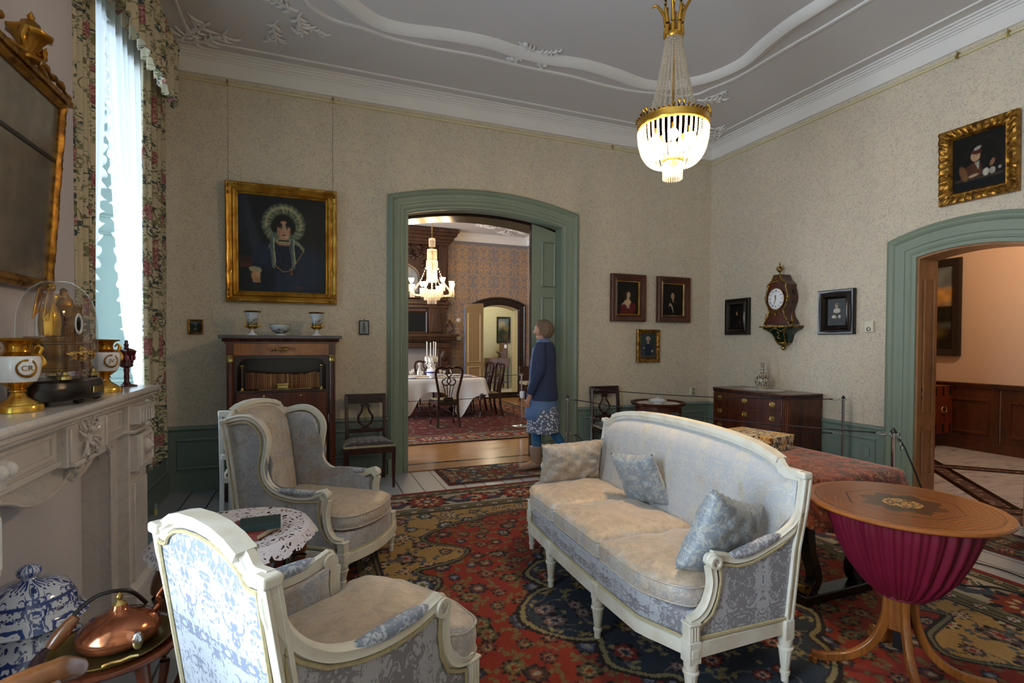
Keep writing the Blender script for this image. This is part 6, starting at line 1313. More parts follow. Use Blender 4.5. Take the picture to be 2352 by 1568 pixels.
for k in range(40): a=r.uniform(-.1,.1); m.sph((a,-.17,1.78+r.uniform(-.04,.03)-.0*abs(a)),r.uniform(.005,.011),seg=6,rings=4)
m.build('ormolu_mounts',BRONZE,t,smooth=60)
Td=Matrix.Translation((0,-.17,1.937))@Matrix.Rotation(PI/2,4,'X')
MB().lathe([(.0001,0),(.105,0),(.105,.006),(.0001,.008)],seg=40,sy=1.13,T=Td,cap=False).build('dial',PORC,t,smooth=40); MB().lathe([(.104,0),(.113,.004),(.113,.01),(.105,.012)],seg=40,sy=1.13,T=Td,cap=False).build('bezel',BRONZE,t,smooth=60)
RN=['XII','I','II','III','IIII','V','VI','VII','VIII','IX','X','XI']
for k,s in enumerate(RN):
    a=PI/2-k*PI/6; gtext(s,.028,BLACK,t,(.08*math.cos(a),-.1795,1.937+.09*math.sin(a)),(PI/2,-(a-PI/2) ,0),'numeral')
for nm,an,L in (('minute_hand',PI/2-PI*2*33/60,.075),('hour_hand',PI/2+.12,.05)):
    MB().tube([(0,-.183,1.937),(L*.6*math.cos(an),-.183,1.937+L*.6*math.sin(an)),(L*math.cos(an),-.183,1.937+L*math.sin(an))],[.004,.007 if L<.06 else .003,.0015],6,up=(0,1,0)).sph((0,-.183,1.937),.008,sy=.4).build(nm,GOLDD,t)
MB().lathe([(.012,2.215),(.006,2.235),(.01,2.245),(.03,2.265),(.034,2.285),(.02,2.3),(.008,2.32),(.01,2.335),(.006,2.35),(.0005,2.37)],(0,-.12,0),16).tube(bez([(.03,-.12,2.27),(.05,-.12,2.29),(.04,-.12,2.31),(.02,-.12,2.3)],4),.004,6,up=(0,1,0)).tube(bez([(-.03,-.12,2.27),(-.05,-.12,2.29),(-.04,-.12,2.31),(-.02,-.12,2.3)],4),.004,6,up=(0,1,0)).build('urn_finial',BRONZE,t,smooth=60)
for s in (-1,1): MB().lathe([(.012,1.62),(.012,1.66),(.02,1.67),(.01,1.69),(.012,1.72),(.006,1.75),(.008,1.76),(.0005,1.775)],(s*.175,-.13,0),10).build('corner_finial',BRONZE,t,smooth=60)
t=thing('clock_bracket','green and brass wall bracket carrying the ornate clock on the right wall','bracket',(5.17,4.385,0)); t.rotation_euler=(0,0,-PI/2)
br=[(.21,1.61),(.2,1.59),(.14,1.57),(.1,1.53),(.08,1.47),(.06,1.43),(.05,1.42)]; pb=br+[(-x,z) for x,z in br[::-1]]
m=MB(); secs=[(.215,.19,1.61),(.2,.18,1.59),(.14,.16,1.565),(.1,.13,1.53),(.085,.1,1.47),(.07,.08,1.43)]
vs=[];
for a,d,z in secs: vs+=[(-a,0,z),(-a,-d*.8,z),(-a*.75,-d,z),(a*.75,-d,z),(a,-d*.8,z),(a,0,z)]
fs=[(k*6+i,k*6+(i+1)%6,(k+1)*6+(i+1)%6,(k+1)*6+i) for k in range(5) for i in range(6)]+[tuple(range(6)),tuple(30+i for i in range(6))]
m.add(vs,fs).build('bracket_body',GRH,t,smooth=30)
m=MB().box(-.22,.22,-.195,0,1.61,1.628)
for sx in (-.75,.75): m.tube(bez([(sx*a,-d-.003,z) for a,d,z in secs],4),.008,6)
m.tube(bez([(-.15,-.19,1.6),(-.08,-.185,1.565),(0,-.19,1.6),(.08,-.185,1.565),(.15,-.19,1.6)],5),.007,6); m.tube(bez([(0,-.15,1.56),(.02,-.14,1.53),(-.01,-.13,1.5),(.015,-.12,1.48)],4),.009,6)
m.build('brass_mounts',BRONZE,t,smooth=60); MB().lathe([(.0005,1.345),(.02,1.355),(.028,1.37),(.02,1.385),(.03,1.395),(.065,1.415),(.075,1.43),(.07,1.44)],(0,-.05,0),16,sy=.8).build('drop_finial',BRONZE,t,smooth=60)
# hanging wires
for x in (-.718,.235):
    o=MB().cyl((x,YB-.008,3.86),(x+(.0 if x<0 else 0),YB-.008,2.9),.0012,4).build('picture_wire',plain('thin_wire','#4A443A',.5)); tag(o,'thin wire holding the large portrait, %s one'%('left' if x<0 else 'right'),'wire')
# ============ dining room ============
def dwall():
    t=NT('orange_blue_damask_paper'); c=t.co(); s=t.sep(c); h=t.ma('ADD',s[0],s[1]); m=t.comb(t.ma('PINGPONG',h,.28),0,t.ma('PINGPONG',t.ma('ADD',s[2],.1),.34))
    n=t.noise(m,11,2.5,.55,2.6); n2=t.noise(m,3.2,1,.5,.5); f=t.step(t.ma('MULTIPLY_ADD',n,.75,t.ma('MULTIPLY',n2,.35)),.52,.56); top=t.step(s[2],3.86,3.87)
    t.set(t.mix(t.ma('MAXIMUM',f,top),hx('#B29270'),hx('#7C7A80')),.7); return t.m
DW=dwall(); DY0,DY1,DX0,DX1=6.1,12.4,-1.3,5.33
struct(MB().box(DX0,DX1+.3,DY0,DY1+.5,-.1,0).build('floor',PARQ)); struct(MB().box(DX0-.3,DX1+.3,DY0-.0,DY1+.5,H4+.001,H4+.15).build('ceiling',CEIL))
m=MB()
for a,b,c_,d_ in ((DY0,7.6,0,H4),(8.9,10.0,0,H4),(11.3,DY1+.5,0,H4),(7.6,8.9,0,.7),(10.0,11.3,0,.7),(7.6,8.9,3.4,H4),(10.0,11.3,3.4,H4)): m.box(DX0-.3,DX0,a,b,c_,d_)
struct(m.build('wall_dining_left',DW)); struct(MB().box(DX1,DX1+.3,DY0-.02,DY1+.5,0,H4).build('wall_dining_right',DW))
FD=(3.81,5.27,2.40,2.585); struct(MB().prism(opening(FD,.14,DX0,DX1,H4),DY1,DY1+.35).build('wall_dining_far',DW))
casing('door_3',FD,BRN,T((0,DY1,0)),k=.95)
soffit('trim_40',FD,.2,DY1,DY1+.36,CREAM,.02)
cornice('trim_41',DX0,DX1,DY0+.001,DY1); m=MB(); m.box(DX0,DX1,DY1-.012,DY1,0,.14); struct(m.build('trim_42',BRN))
stucco(60,[((4.9,12.1),PI-.1,.9,.03,1,9,31),((5.1,11.9),-PI/2,.9,.03,-1,9,32),((4.2,11.4),2.6,.7,.03,1,9,33),((4.4,11.5),.9,.4,.03,-1,6,34),((4.0,11.2),-2.4,.6,.03,-1,8,35)])
m=MB(); m.sweep([(-.05,0),(-.03,-.03),(.02,-.04),(.05,0)],[(x,y,H4) for x,y in ((.6,10.9),(1.6,10.6),(2.6,10.9),(3.6,10.9),(4.2,10.2),(4.2,8.2))]); struct(m.build('trim_61',PLAST))
# cream door leaf swung into the room
t=thing('open_door','cream panelled door standing open at the far end of the dining room','door',(4.07,12.28,0),math.atan2(11.94-12.28,3.50-4.07))
L=.66; am=arc_pts(0,2*L,2.13,2.40,0,24)[:13]; DL=plain('beige_door_paint','#B59F78',.4,var=.04); MB().prism([(0,.01),(0,2.40)]+[(L*(i/10),2.40-.11*(i/10)**2.0) for i in range(1,11)]+[(L,.01)],-.02,.02).build('door_leaf',DL,t,bevel=.003)
for z0,z1 in ((.95,2.12),(.2,.82)):
    for s in (-1,1): MB().sweep([(-.02,0),(-.014,.014),(.008,.014),(.014,0)],[(.13,s*.02,z0),(L-.1,s*.02,z0),(L-.1,s*.02,z1),(.13,s*.02,z1)],up=(0,s,0),closed=True).build('panel_moulding',CREAM,t)
MB().tube([(L-.05,-.03,1.1),(L-.05,-.06,1.1),(L-.14,-.06,1.1)],.008,6).build('door_handle',BRASS,t); MB().box(L-.003,L+.006,-.022,.022,.01,2.28).build('edge',plain('blue_grey_edge','#5A6478',.5),t)
# next room
NWL=plain('pale_green_wall','#B5B294',.7,var=.03); NX0,NX1,NY1=3.6,6.6,15.35
struct(MB().box(NX0,NX1,DY1+.35,NY1+.1,-.1,.0).build('floor',plain('pale_stone_floor','#B8AE98',.4,var=.08))); struct(MB().box(NX0-.1,NX1,DY1+.35,NY1+.1,3.4,3.5).build('ceiling',CEIL))
struct(MB().box(NX0,NX1,NY1,NY1+.1,0,3.4).build('wall_far_room_back',NWL)); struct(MB().box(NX0-.1,NX0,DY1+.35,NY1,0,3.4).build('wall_far_room_left',NWL)); struct(MB().box(NX1-.1,NX1,DY1+.35,NY1,0,3.4).build('wall_far_room_right',NWL))
m=MB(); m.box(6.08,6.22,NY1-.06,NY1,0,2.5).box(6.22,6.5,NY1-.02,NY1,0,2.45); struct(m.build('door_4',CREAM)); m=MB().box(NX0,6.08,NY1-.02,NY1,0,.12); struct(m.build('trim_43',CREAM))
cv=Cv(60,90,'#3C4640'); cv.rect(0,1,.5,1,'#6E7E82',.9,.2); cv.ell(.3,.75,.35,.14,'#8E8A74',.5); cv.ell(.6,.55,.4,.12,'#7A6A48',.6); cv.ell(.4,.3,.4,.25,'#28301F',.5); cv.ell(.75,.2,.3,.16,'#4A4028',.6); cv.noise(.3,14,2)
picture('landscape_painting','dark-framed landscape painting in the small room beyond the dining room',0,0,.46,.82,[(0,0),(0,.03),(.02,.04),(.05,.03),(.055,.012)],EBON,cv,ins=.054,nx=3,at=(5.77,NY1-.01,1.42))
t=thing('writing_desk','small wooden desk with raised shelf unit in the room beyond the dining room','desk',(5.45,15.0,0)); MB().box(-.35,.32,-.25,.25,.66,.95).build('desk_body',WALN,t,bevel=.006); MB().prism([(.1,.95),(.3,.95),(.3,1.42),(.14,1.42),(.14,1.15),(.0,1.15),(.1,1.05)],-.1,.22,'y').build('shelf_unit',WALN,t)
for x in (-.3,.27):
    for y in (-.2,.2): MB().cb(x,y,.33,.04,.04,.66).build('leg',MAHOGD,t)
MB().cb(-.02,-.2,.2,.5,.03,.03).build('stretcher',MAHOGD,t); MB().box(.18,.26,-.12,-.105,1.25,1.36).build('small_card',PORC,t)
# oak chimneypiece
t=thing('carved_chimneypiece','tall carved oak chimneypiece with mirror and arched picture in the dining room','fireplace',(2.05,12.4,0))
R_=lambda a,b,y0,z0,z1: MB().box(a,b,-y0,0,z0,z1)
for s in (-1,1):
    m=MB().box(min(s*.8,s*1.12),max(s*.8,s*1.12),-.38,0,0,1.28).box(min(s*.86,s*1.06),max(s*.86,s*1.06),-.41,0,.1,1.15); m.sph((s*.96,-.40,1.1),.09,sz=1.6,sy=.5); m.build('lower_pilaster',OAKC,t,bevel=.01)
    m=MB().box(min(s*.62,s*1.05),max(s*.62,s*1.05),-.24,0,1.62,2.3); m.tube(bez([(s*1.1,-.26,1.65),(s*1.2,-.26,1.75),(s*1.12,-.26,1.95),(s*1.05,-.26,1.85)],5),.03,8,up=(0,1,0)); m.prism([(s*.66,1.66),(s*.94,1.66),(s*.88,2.2),(s*.72,2.2)],-.29,-.24,'y'); m.build('upper_bracket',OAKC,t,bevel=.008)
    MB().box(min(s*.86,s*1.08),max(s*.86,s*1.08),-.27,0,2.42,3.8).box(min(s*.9,s*1.04),max(s*.9,s*1.04),-.3,0,2.5,3.7).build('overmantel_pilaster',OAKC,t,bevel=.01)
MB().box(-1.12,1.12,-.4,0,1.28,1.42).build('lintel',OAKC,t,bevel=.01)
m=MB().box(-1.24,1.24,-.46,0,1.44,1.62).box(-1.3,1.3,-.52,0,1.56,1.62)
r=random.Random(2)
for k in range(60): m.sph((-1.22+k*.0414,-.47,1.49),.035,sx=.7,sz=1.1,seg=6,rings=4)
m.build('mantel_shelf',OAKC,t,smooth=50); MB().box(-.86,.86,-.12,-.06,0,1.28).build('tiled_fireback',plain('pale_tiles','#A39A98',.3,var=.05),t)
MB().box(-.56,.56,-.2,-.14,1.66,2.14).build('mirror_glass',plain('dark_mirror','#3A4048',.05,1,var=.05),t); framemesh(1.2,.56,[(0,0),(0,.04),(.02,.05),(.05,.03),(.055,.0)],4,y=-.18).build('mirror_frame',OAKC,t,loc=(0,0,1.62))
MB().box(-1.1,1.1,-.26,0,2.24,2.32).box(-1.14,1.14,-.3,0,2.32,2.40).build('middle_cornice',OAKC,t,bevel=.01); MB().box(-.95,.95,-.14,0,2.3,3.85).build('overmantel_panel',OAKC,t)
ov=[(-.40,2.5),(.40,2.5),(.40,2.95)]+[(.40*math.cos(a*PI/12),2.95+.32*math.sin(a*PI/12)) for a in range(1,12)]+[(-.40,2.95)]
c=Cv(60,70,'#8A8F92'); c.ell(.3,.8,.4,.2,'#B9AE92',.6); c.rect(.2,.8,.1,.45,'#A3966A',.9,.04); c.poly([(.15,.42),(.5,.66),(.85,.4),(.8,.36)],'#4A4A44'); c.rect(0,1,0,.16,'#4A5A3A',.9,.05); c.noise(.15,14,3)
o=MB().grid(20,24,lambda u,v:((u-.5)*.8*(1 if v<.55 else math.sqrt(max(0,1-((v-.55)/.45)**2))),-.16,2.5+.82*v)).build('arched_picture',PAINT,t,smooth=0); paint_mesh(o,c,lambda p:(np.clip(p[:,0]/.8+.5,0,.99),(p[:,2]-2.5)/.82))
m=MB().sweep([(-.03,0),(-.02,.04),(.02,.05),(.04,0)],[(x,-.15,z) for x,z in ov],up=(0,-1,0),closed=True); m.build('picture_surround',OAKC,t,smooth=50)
m=MB(); 
for k in range(230):
    a=r.uniform(-.85,.85); z=r.uniform(2.45,3.75)
    if abs(a)<.46 and z<3.35: continue
    m.tube(bez([(a,-.15,z),(a+r.uniform(-.08,.08),-.19,z+r.uniform(.0,.08)),(a+r.uniform(-.12,.12),-.15,z+r.uniform(.02,.12))],3),[.02,.03,.034,.03,.026,.018,.01],6)
m.build('carving',OAKC,t,smooth=60)
m=MB()
for i,(d,z) in enumerate(((.30,3.74),(.34,3.80),(.40,3.87),(.46,3.95),(.5,4.02))): m.box(-1.1-(d-.3),1.1+(d-.3),-d,0,z,z+.085)
m.build('top_cornice',OAKC,t,bevel=.008)
# wall plates
for z,lab,n_ in ((1.97,'small round white wall fitting beside the oak chimneypiece',0),(1.52,'square ivory switch beside the oak chimneypiece',1)):
    t=thing('wall_fitting' if not n_ else 'light_switch',lab,'fitting' if not n_ else 'switch',(3.47,DY1,z)); (MB().lathe([(.055,-.0),(.055,.02),(.03,.03)],seg=20,T=Matrix.Rotation(PI/2,4,'X')) if not n_ else MB().box(-.05,.05,-.02,0,-.05,.05)).build('plate',PORC if not n_ else IV,t)
# dining rug
rug('dining_carpet','large red patterned carpet under the white-clothed dining table','carpet',1.75,9.42,2.6,2.38,.016,seed=14,bw=(.06,.08,.42,.08),med=False,field='#5E1A18',RED='#2A1218',IV='#A3703F',GOLDC='#8A5A30',dens=.3)
# table
TX,TY,A_,B_=2.1,9.86,.98,.56
t=thing('dining_table','long dining table hidden under the white tablecloth','table',(TX,TY,0))
MB().box(-A_,A_,-B_,B_,.70,.745).build('table_top',MAHOG,t,bevel=.01)
for sx in (-1,1): MB().lathe([(.06,.06),(.1,.12),(.05,.2),(.09,.35),(.06,.6),(.1,.7)],(sx*.55,0,0),20).build('pedestal',MAHOGD,t,smooth=60); MB().box(sx*.55-.08,sx*.55+.08,-.4,.4,.012,.075).build('foot',MAHOGD,t,bevel=.02)
pk=[(.53,-.86,.5),(-.44,-.86,.42),(1.0,-.5,.12)]
def drp(x,y):
    d=.24
    for px_,py_,a in pk: d+=a*math.exp(-((x-px_)**2/.035+(y+.56)**2/.02)) if px_<.9 else 0
    return min(d,.73)
o=cloth(MB(),A_+.01,B_+.01,.752,drp,.028,5,.5,320,.04,18,.7).build('tablecloth',LINEN,smooth=180); o.location=(TX,TY,0); tag(o,'white linen tablecloth with hanging corners on the dining table','tablecloth')
def split_chair(loc,rz,label,group='carved dining chairs'):
    t=thing('dining_chair',label,'chair',loc,rz,group); h=1.0
    for s in (-1,1):
        MB().sweep([(-.018,-.018),(.018,-.018),(.018,.018),(-.018,.018)],bez([(s*.19,-.06,0),(s*.17,-.01,.22),(s*.165,0,.42),(s*.16,-.01,.55),(s*.2,-.04,.75),(s*.225,-.06,.9),(s*.19,-.07,.985),(s*.1,-.072,h)],5),up=(1,0,0)).build('back_post',MAHOGD,t,smooth=40)
        MB().tube(bez([(s*.21,.4,.4),(s*.225,.42,.3),(s*.2,.4,.12),(s*.21,.41,0)],5),[.028,.028,.027,.025,.023,.021,.019,.017,.016,.015,.014,.014,.015,.018,.02,.02],8).build('front_leg',MAHOGD,t,smooth=70)
    MB().tube(bez([(-.1,-.072,h),(-.04,-.074,.985),(0,-.075,1.01),(.04,-.074,.985),(.1,-.072,h)],5),.02,8,up=(0,1,0)).build('crest',MAHOGD,t,smooth=60)
    m=MB()
    for s in (-1,1):
        m.tube(bez([(s*.03,-.07,.985),(s*.05,-.065,.9),(-s*.02,-.055,.8),(-s*.03,-.05,.76),(s*.03,-.045,.70),(s*.1,-.045,.72),(s*.11,-.05,.78),(s*.06,-.055,.8)],5),.011,6,up=(0,1,0)); m.tube([(s*.09,-.045,.70),(s*.06,-.03,.6),(s*.045,-.015,.48)],.009,6,up=(0,1,0)); m.tube([(s*.03,-.045,.70),(s*.02,-.03,.6),(s*.015,-.015,.48)],.008,6,up=(0,1,0))
    m.box(-.08,.08,-.02,.0,.44,.49); m.build('pierced_splat',MAHOGD,t,smooth=60)
    MB().prism([(-.18,-.02),(.18,-.02),(.23,.42),(-.23,.42)],.36,.43,'z').build('seat_frame',MAHOGD,t,bevel=.005); MB().prism([(-.165,0),(.165,0),(.21,.4),(-.21,.4)],.43,.455,'z').build('drop_in_seat',plain('olive_damask','#6E6844',.7,var=.3,vs=50),t,bevel=.012)
    return t
split_chair((2.155,8.33,.012),0,'carved pierced-back dining chair at the front side of the dining table')
split_chair((3.40,9.38,.012),PI/2,'nearer of the two carved chairs at the right end of the dining table'); split_chair((3.40,9.98,.012),PI/2,'farther of the two carved chairs at the right end of the dining table')
split_chair((1.5,10.95,.012),PI,'carved dining chair behind the left part of the table, only its curved back top showing'); split_chair((2.35,10.98,.012),PI,'carved dining chair behind the candelabra on the far side of the table')
t=thing('dark_armchair','black upholstered armchair back at the far left of the dining table','armchair',(1.75,11.55,0)); MB().lathe([(.3,.0),(.32,.5),(.30,.95),(.22,1.08),(.05,1.13)],seg=24,sy=.4).build('chair_back',plain('black_leather','#16171C',.4),t,smooth=60)
t=thing('side_chair','small dark chair with pale seat against the far dining room wall behind the woman','chair',(4.95,11.3,0)); MB().cb(0,0,.46,.42,.4,.08).build('pale_seat',plain('pale_seat','#A89C7E',.7),t,bevel=.02); MB().cb(0,.2,.6,.42,.04,.5).build('backrest',MAHOGD,t,bevel=.01)
for x in (-.19,.19):
    for y in (-.18,.18): MB().cb(x,y,.21,.04,.04,.42).build('leg',MAHOGD,t)
# tableware
ZT=.757
t=thing('candelabrum','tall cut-glass candelabrum with four white candles on the dining table','candelabrum',(2.17,9.7,ZT)); MB().lathe([(.08,0),(.085,.01),(.03,.03),(.02,.08),(.035,.12),(.02,.16),(.03,.22),(.015,.3),(.02,.42)],seg=16).build('stem',CRYST,t,smooth=40)
WAX=plain('candle_wax','#E4E0D4',.4,var=.02)
for k,(x,y,z) in enumerate(((-.075,0,.44),(-.02,-.07,.42),(.045,-.05,.44),(.1,.02,.43))):
    m=MB().tube(bez([(0,0,.2),(x*.6,y*.6,.18),(x,y,.24),(x,y,z-.03)],5),.007,6); m.lathe([(.01,0),(.035,.012),(.036,.016),(.01,.016)],(x,y,z-.05),12); m.build('glass_arm',CRYST,t,smooth=50)
    MB().cyl((x,y,z-.03),(x,y,z+.24),.0105,10).build('candle',WAX,t); m=MB()
    for j in range(9): a=j*2*PI/9; m.lathe([(.0005,-.10),(.006,-.085),(.005,-.01),(.0005,0)],(x+.034*math.cos(a),y+.034*math.sin(a),z-.045),6)
    m.build('prisms',CRYST,t,smooth=0)
m=MB()
for j in range(60): a=j*2.4; r_=.05+.05*((j*7)%5)/5; z=.05+.30*((j*13)%60)/60; m.sph((r_*math.cos(a),r_*math.sin(a),z),.012,sz=1.5,seg=6,rings=4)
m.build('crystal_drops',CRYST,t,smooth=0)
BLUEB=plain('cobalt_band','#2A3A78',.2); t=thing('tureen','white tureen with a blue band beside the candelabrum','tureen',(2.13,9.45,ZT)); MB().lathe([(.05,0),(.04,.02),(.085,.05),(.1,.1),(.1,.13)],seg=28).lathe([(.1,.13),(.08,.16),(.03,.18),(.012,.19),(.014,.2),(.001,.205)],seg=28).build('tureen_body',PORC,t,smooth=60); MB().lathe([(.1015,.095),(.102,.12)],seg=28,cap=False).build('blue_band',BLUEB,t)
def plate(x,y,label,r=.13,stack=1):
    t=thing('plate',label,'plate',(x,y,ZT),0,'plates on the dining table'); MB().lathe([(.07,0),(.08,.004),(r,.02),(r+.002,.023),(.08,.008),(.001,.006)],seg=32).build('plate_body',PORC,t,smooth=60); MB().lathe([(r-.006,.0205),(r+.001,.0235),(r-.004,.022)],seg=32,cap=False).build('rim_line',BLUEB,t); 
for x,y,l in ((2.88,9.72,'white dinner plate at the right end of the table, nearest the carved chairs'),(2.74,10.05,'white dinner plate near the far right corner of the dining table'),(2.5,9.45,'white dinner plate at the front edge of the table, right of the front chair'),(1.75,9.44,'white dinner plate at the front edge of the table, left of the front chair'),(2.45,10.22,'white dinner plate on the far side of the table, right of the candelabrum'),(1.6,10.2,'white dinner plate on the far left side of the dining table')): plate(x,y,l)
def glass(x,y,h,label):
    t=thing('wine_glass',label,'glass',(x,y,ZT),0,'wine glasses on the dining table'); MB().lathe([(.03,0),(.031,.003),(.005,.008),(.004,h*.5),(.012,h*.54),(.027,h*.7),(.028,h)],seg=18,cap=False).build('glass_body',CRYST,t,smooth=60)
for i,(x,y,h,l) in enumerate(((1.66,9.62,.16,'tall crystal glass at the left edge of the doorway view, front row'),(1.78,9.68,.13,'crystal glass just right of the tall front-row glass'),(1.86,9.9,.15,'crystal glass in the middle row, left of the candelabrum'),(1.98,9.62,.12,'short crystal glass immediately left of the candelabrum'),(2.35,9.68,.14,'crystal glass immediately right of the candelabrum'),(2.44,9.75,.12,'short crystal glass right of the candelabrum, second one'),(1.7,10.0,.14,'crystal glass at the back row near the left doorway edge'),(2.62,9.9,.13,'crystal glass between candelabrum and right end plates'))): glass(x,y,h,l)
t=thing('decanter','stoppered glass decanter left of the candelabrum on the dining table','decanter',(1.98,9.85,ZT)); MB().lathe([(.05,0),(.055,.02),(.05,.1),(.02,.15),(.015,.2),(.022,.205)],seg=20,cap=False).build('decanter_body',CRYST,t,smooth=60); MB().sph((0,0,.24),.028,sz=1.2).build('stopper',CRYST,t)
t=thing('flower_garland','yellowish dried flower garland lying along the dining tablecloth','garland',(0,0,0)); m=MB(); r=random.Random(12)
for k in range(70): u=k/69; m.sph((1.7+1.05*u+r.uniform(-.02,.02),9.55+.1*math.sin(7*u)+r.uniform(-.03,.03),ZT+.012+r.uniform(0,.012)),r.uniform(.008,.016),sz=.6,seg=6,rings=4)
m.build('flower_heads',plain('dried_flowers','#A88A48',.8,var=.5,vs=40),t)
stanchion(3.34,8.0,'chrome barrier post on the dining room carpet, just left of the woman',z0=.012)
rope((3.34,8.0),(.9,7.7),.88,.02,'upper black rope crossing in front of the dining table'); rope((3.34,8.0),(.9,7.7),.54,.02,'lower black rope crossing in front of the dining table')
rope((3.34,8.0),(5.2,11.5),.88,.06,'black rope going from the dining room post back to the far wall')
# ============ hall ============
HW=plain('peach_wall','#C2A48E',.7,var=.03); HX0,HX1=XR+.27,8.35
struct(MB().box(XR,HX1+.1,YF-.2,YB+.4,-.1,-.0).build('floor',MFLOOR)); struct(MB().box(HX0,HX1+.1,YF-.2,YB+.4,H4,H4+.1).build('ceiling',CEIL))
struct(MB().box(HX1,HX1+.1,YF-.2,YB+.4,0,H4).build('wall_hall_far',HW)); struct(MB().box(HX0,HX1,YB,YB+.1,0,H4).build('wall_hall_end',HW)); struct(MB().box(HX0,HX1,YF-.2,YF-.1,0,H4).build('wall_hall_front',HW))
m=MB(); m.T=T((HX1,0,0),-PI/2)
for x0,x1 in ((-5.64,-4.62),(-4.56,-3.92),(-3.78,-1.6),(-1.5,.4)):
    m.box(x0-.06,x1+.06,-.03,0,0,.86); m.sweep([(-.02,0),(-.01,.02),(.01,.02),(.02,.0)],[(x0+.05,-.03,.24),(x1-.05,-.03,.24),(x1-.05,-.03,.68),(x0+.05,-.03,.68)],up=(0,-1,0),closed=True)
m.box(-5.64,.4,-.05,0,0,.14).prism([(0,.82),(-.05,.84),(-.06,.87),(-.08,.89),(-.08,.905),(0,.905)],-5.64,.4,'x'); struct(m.build('trim_50',WAINS,smooth=30))
t=thing('hall_chest','reddish wooden chest with iron straps and ring handle in the hall','chest',(8.1,4.82,0)); MB().box(-.22,.2,-.46,.5,.2,.86).build('chest_body',wood('red_camphor','#3A120A','#7A3218',(1,1,3),.3),t,bevel=.01); IR=plain('dark_iron','#2E2C2C',.4,.8)
m=MB()
for y in (-.4,-.26,.0,.2):
    m.box(-.224,-.22,y-.015,y+.015,.2,.34).box(-.224,-.22,y-.015,y+.015,.72,.86)
for z in (.38,.56,.74): m.box(-.224,-.22,-.46,-.36,z-.012,z+.012)
for x in (-.18,-.02,.14): m.box(x-.014,x+.014,-.464,-.46,.22,.34).box(x-.014,x+.014,-.464,-.46,.72,.85)
m.build('iron_straps',IR,t); MB().tube([(-.02+.055*math.cos(a),-.475,.53+.045*math.sin(a)) for a in [k*PI/8 for k in range(16)]],.008,8,closed=True,up=(0,1,0)).build('ring_handle',BRASS,t)
for y in (-.4,.44): MB().cb(-.15,y,.1,.06,.06,.2).build('foot',MAHOGD,t)
c=Cv(90,150,'#1C1A14'); c.rect(0,1,.48,1,'#6E7474',.9,.05); c.ell(.6,.66,.7,.09,'#B98A4C',.6); c.ell(.3,.58,.6,.06,'#C28A46',.6); c.rect(0,1,.46,.55,'#9A7040',.9,.06); 
for k in range(14): c.ell(k/13,.46,.09,.06,'#1E1C12',.3)
c.rect(0,1,0,.42,'#1A170F'); c.rect(0,1,.25,.32,'#4A5048',.8,.05); c.ell(.6,.2,.3,.1,'#5A4424',.6); c.ell(.3,.1,.3,.05,'#3A2C18',.6); c.noise(.3,16,6)
t=picture('landscape_painting','large black-framed sunset landscape on the hall wall beyond the right doorway',0,0,1.25,1.36,[(0,0),(0,.04),(.01,.06),(.04,.05),(.1,.03),(.11,.012)],EBON,c,ins=.105,nx=3,at=(HX1-.012,4.92,1.262)); t.rotation_euler=(0,0,-PI/2)
# ============ main chandelier ============
t=thing('chandelier','lit crystal basket chandelier with gilt ring hanging over the room','chandelier',(CHX,CHY,0))
MB().lathe([(.195,2.665),(.203,2.67),(.206,2.68),(.202,2.69),(.206,2.705),(.203,2.712),(.193,2.712),(.19,2.665)],seg=64).build('gilt_ring',GOLDB,t,smooth=40)
m=MB()
for k in range(48):
    a=k*2*PI/48
    if k%8 in (0,1,2,7): h=.03+.02*math.cos((k%8-.5)*1.2)
    else: h=.012
    m.tube([(.2*math.cos(a),.2*math.sin(a),2.71),(.205*math.cos(a),.205*math.sin(a),2.71+h*.6),(.198*math.cos(a),.198*math.sin(a),2.71+h)],[.006,.009,.003],5)
m.build('leaf_cresting',GOLDB,t,smooth=60)
MB().lathe([(.048,3.185),(.052,3.19),(.054,3.205),(.05,3.215),(.045,3.215)],seg=32,cap=False).build('top_ring',GOLD,t,smooth=50)
for k in range(8):
    a=k*PI/4; c_,s_=math.cos(a),math.sin(a); f=1 if k%2 else .6; MB().tube(bez([(c_*.05,s_*.05,3.2),(c_*.045,s_*.045,3.27),(c_*.06,s_*.06,3.34),(c_*.10*f+.0,s_*.10*f,3.40),(c_*.13*f,s_*.13*f,3.39)],5),[.01*q for q in (1,1.1,1.2,1.3,1.3,1.3,1.25,1.2,1.1,1,.95,.9,.85,.8,.75,.7,.6,.5,.4,.3,.2)],6).build('leaf_finial',GOLD,t,smooth=60)
m=MB()
for k in range(34): z=3.2+k*.027; m.tube([(.008*math.cos(q)*(1 if k%2 else .3),.008*math.cos(q)*(.3 if k%2 else 1),z+.018*math.sin(q)) for q in [j*PI/4 for j in range(8)]],.0025,4,closed=True,up=(1,.2,0))
m.build('chain',GOLDD,t); MB().cyl((0,0,2.45),(0,0,3.2),.006,8).build('centre_rod',GOLD,t); MB().lathe([(.06,4.05),(.09,4.1),(.09,4.13)],seg=24).build('ceiling_rose',GOLD,t)
def strand(name,pts,rb,ell=1.5,cnt=None,mat=CRYST):
    m=MB()
    for p in pts: m.sph(p,rb,sz=ell,seg=6,rings=4)
    return m.build(name,mat,t,smooth=0)
NS=24
for k in range(NS):
    a=2*PI*k/NS; pts=[]; n=30
    for i in range(n):
        u=i/(n-1); r=.046+.095*u**1.25; z=3.18-.475*u; pts.append((r*math.cos(a),r*math.sin(a),z))
    strand('bead_strand',pts,.0072,1.15)
NB=40
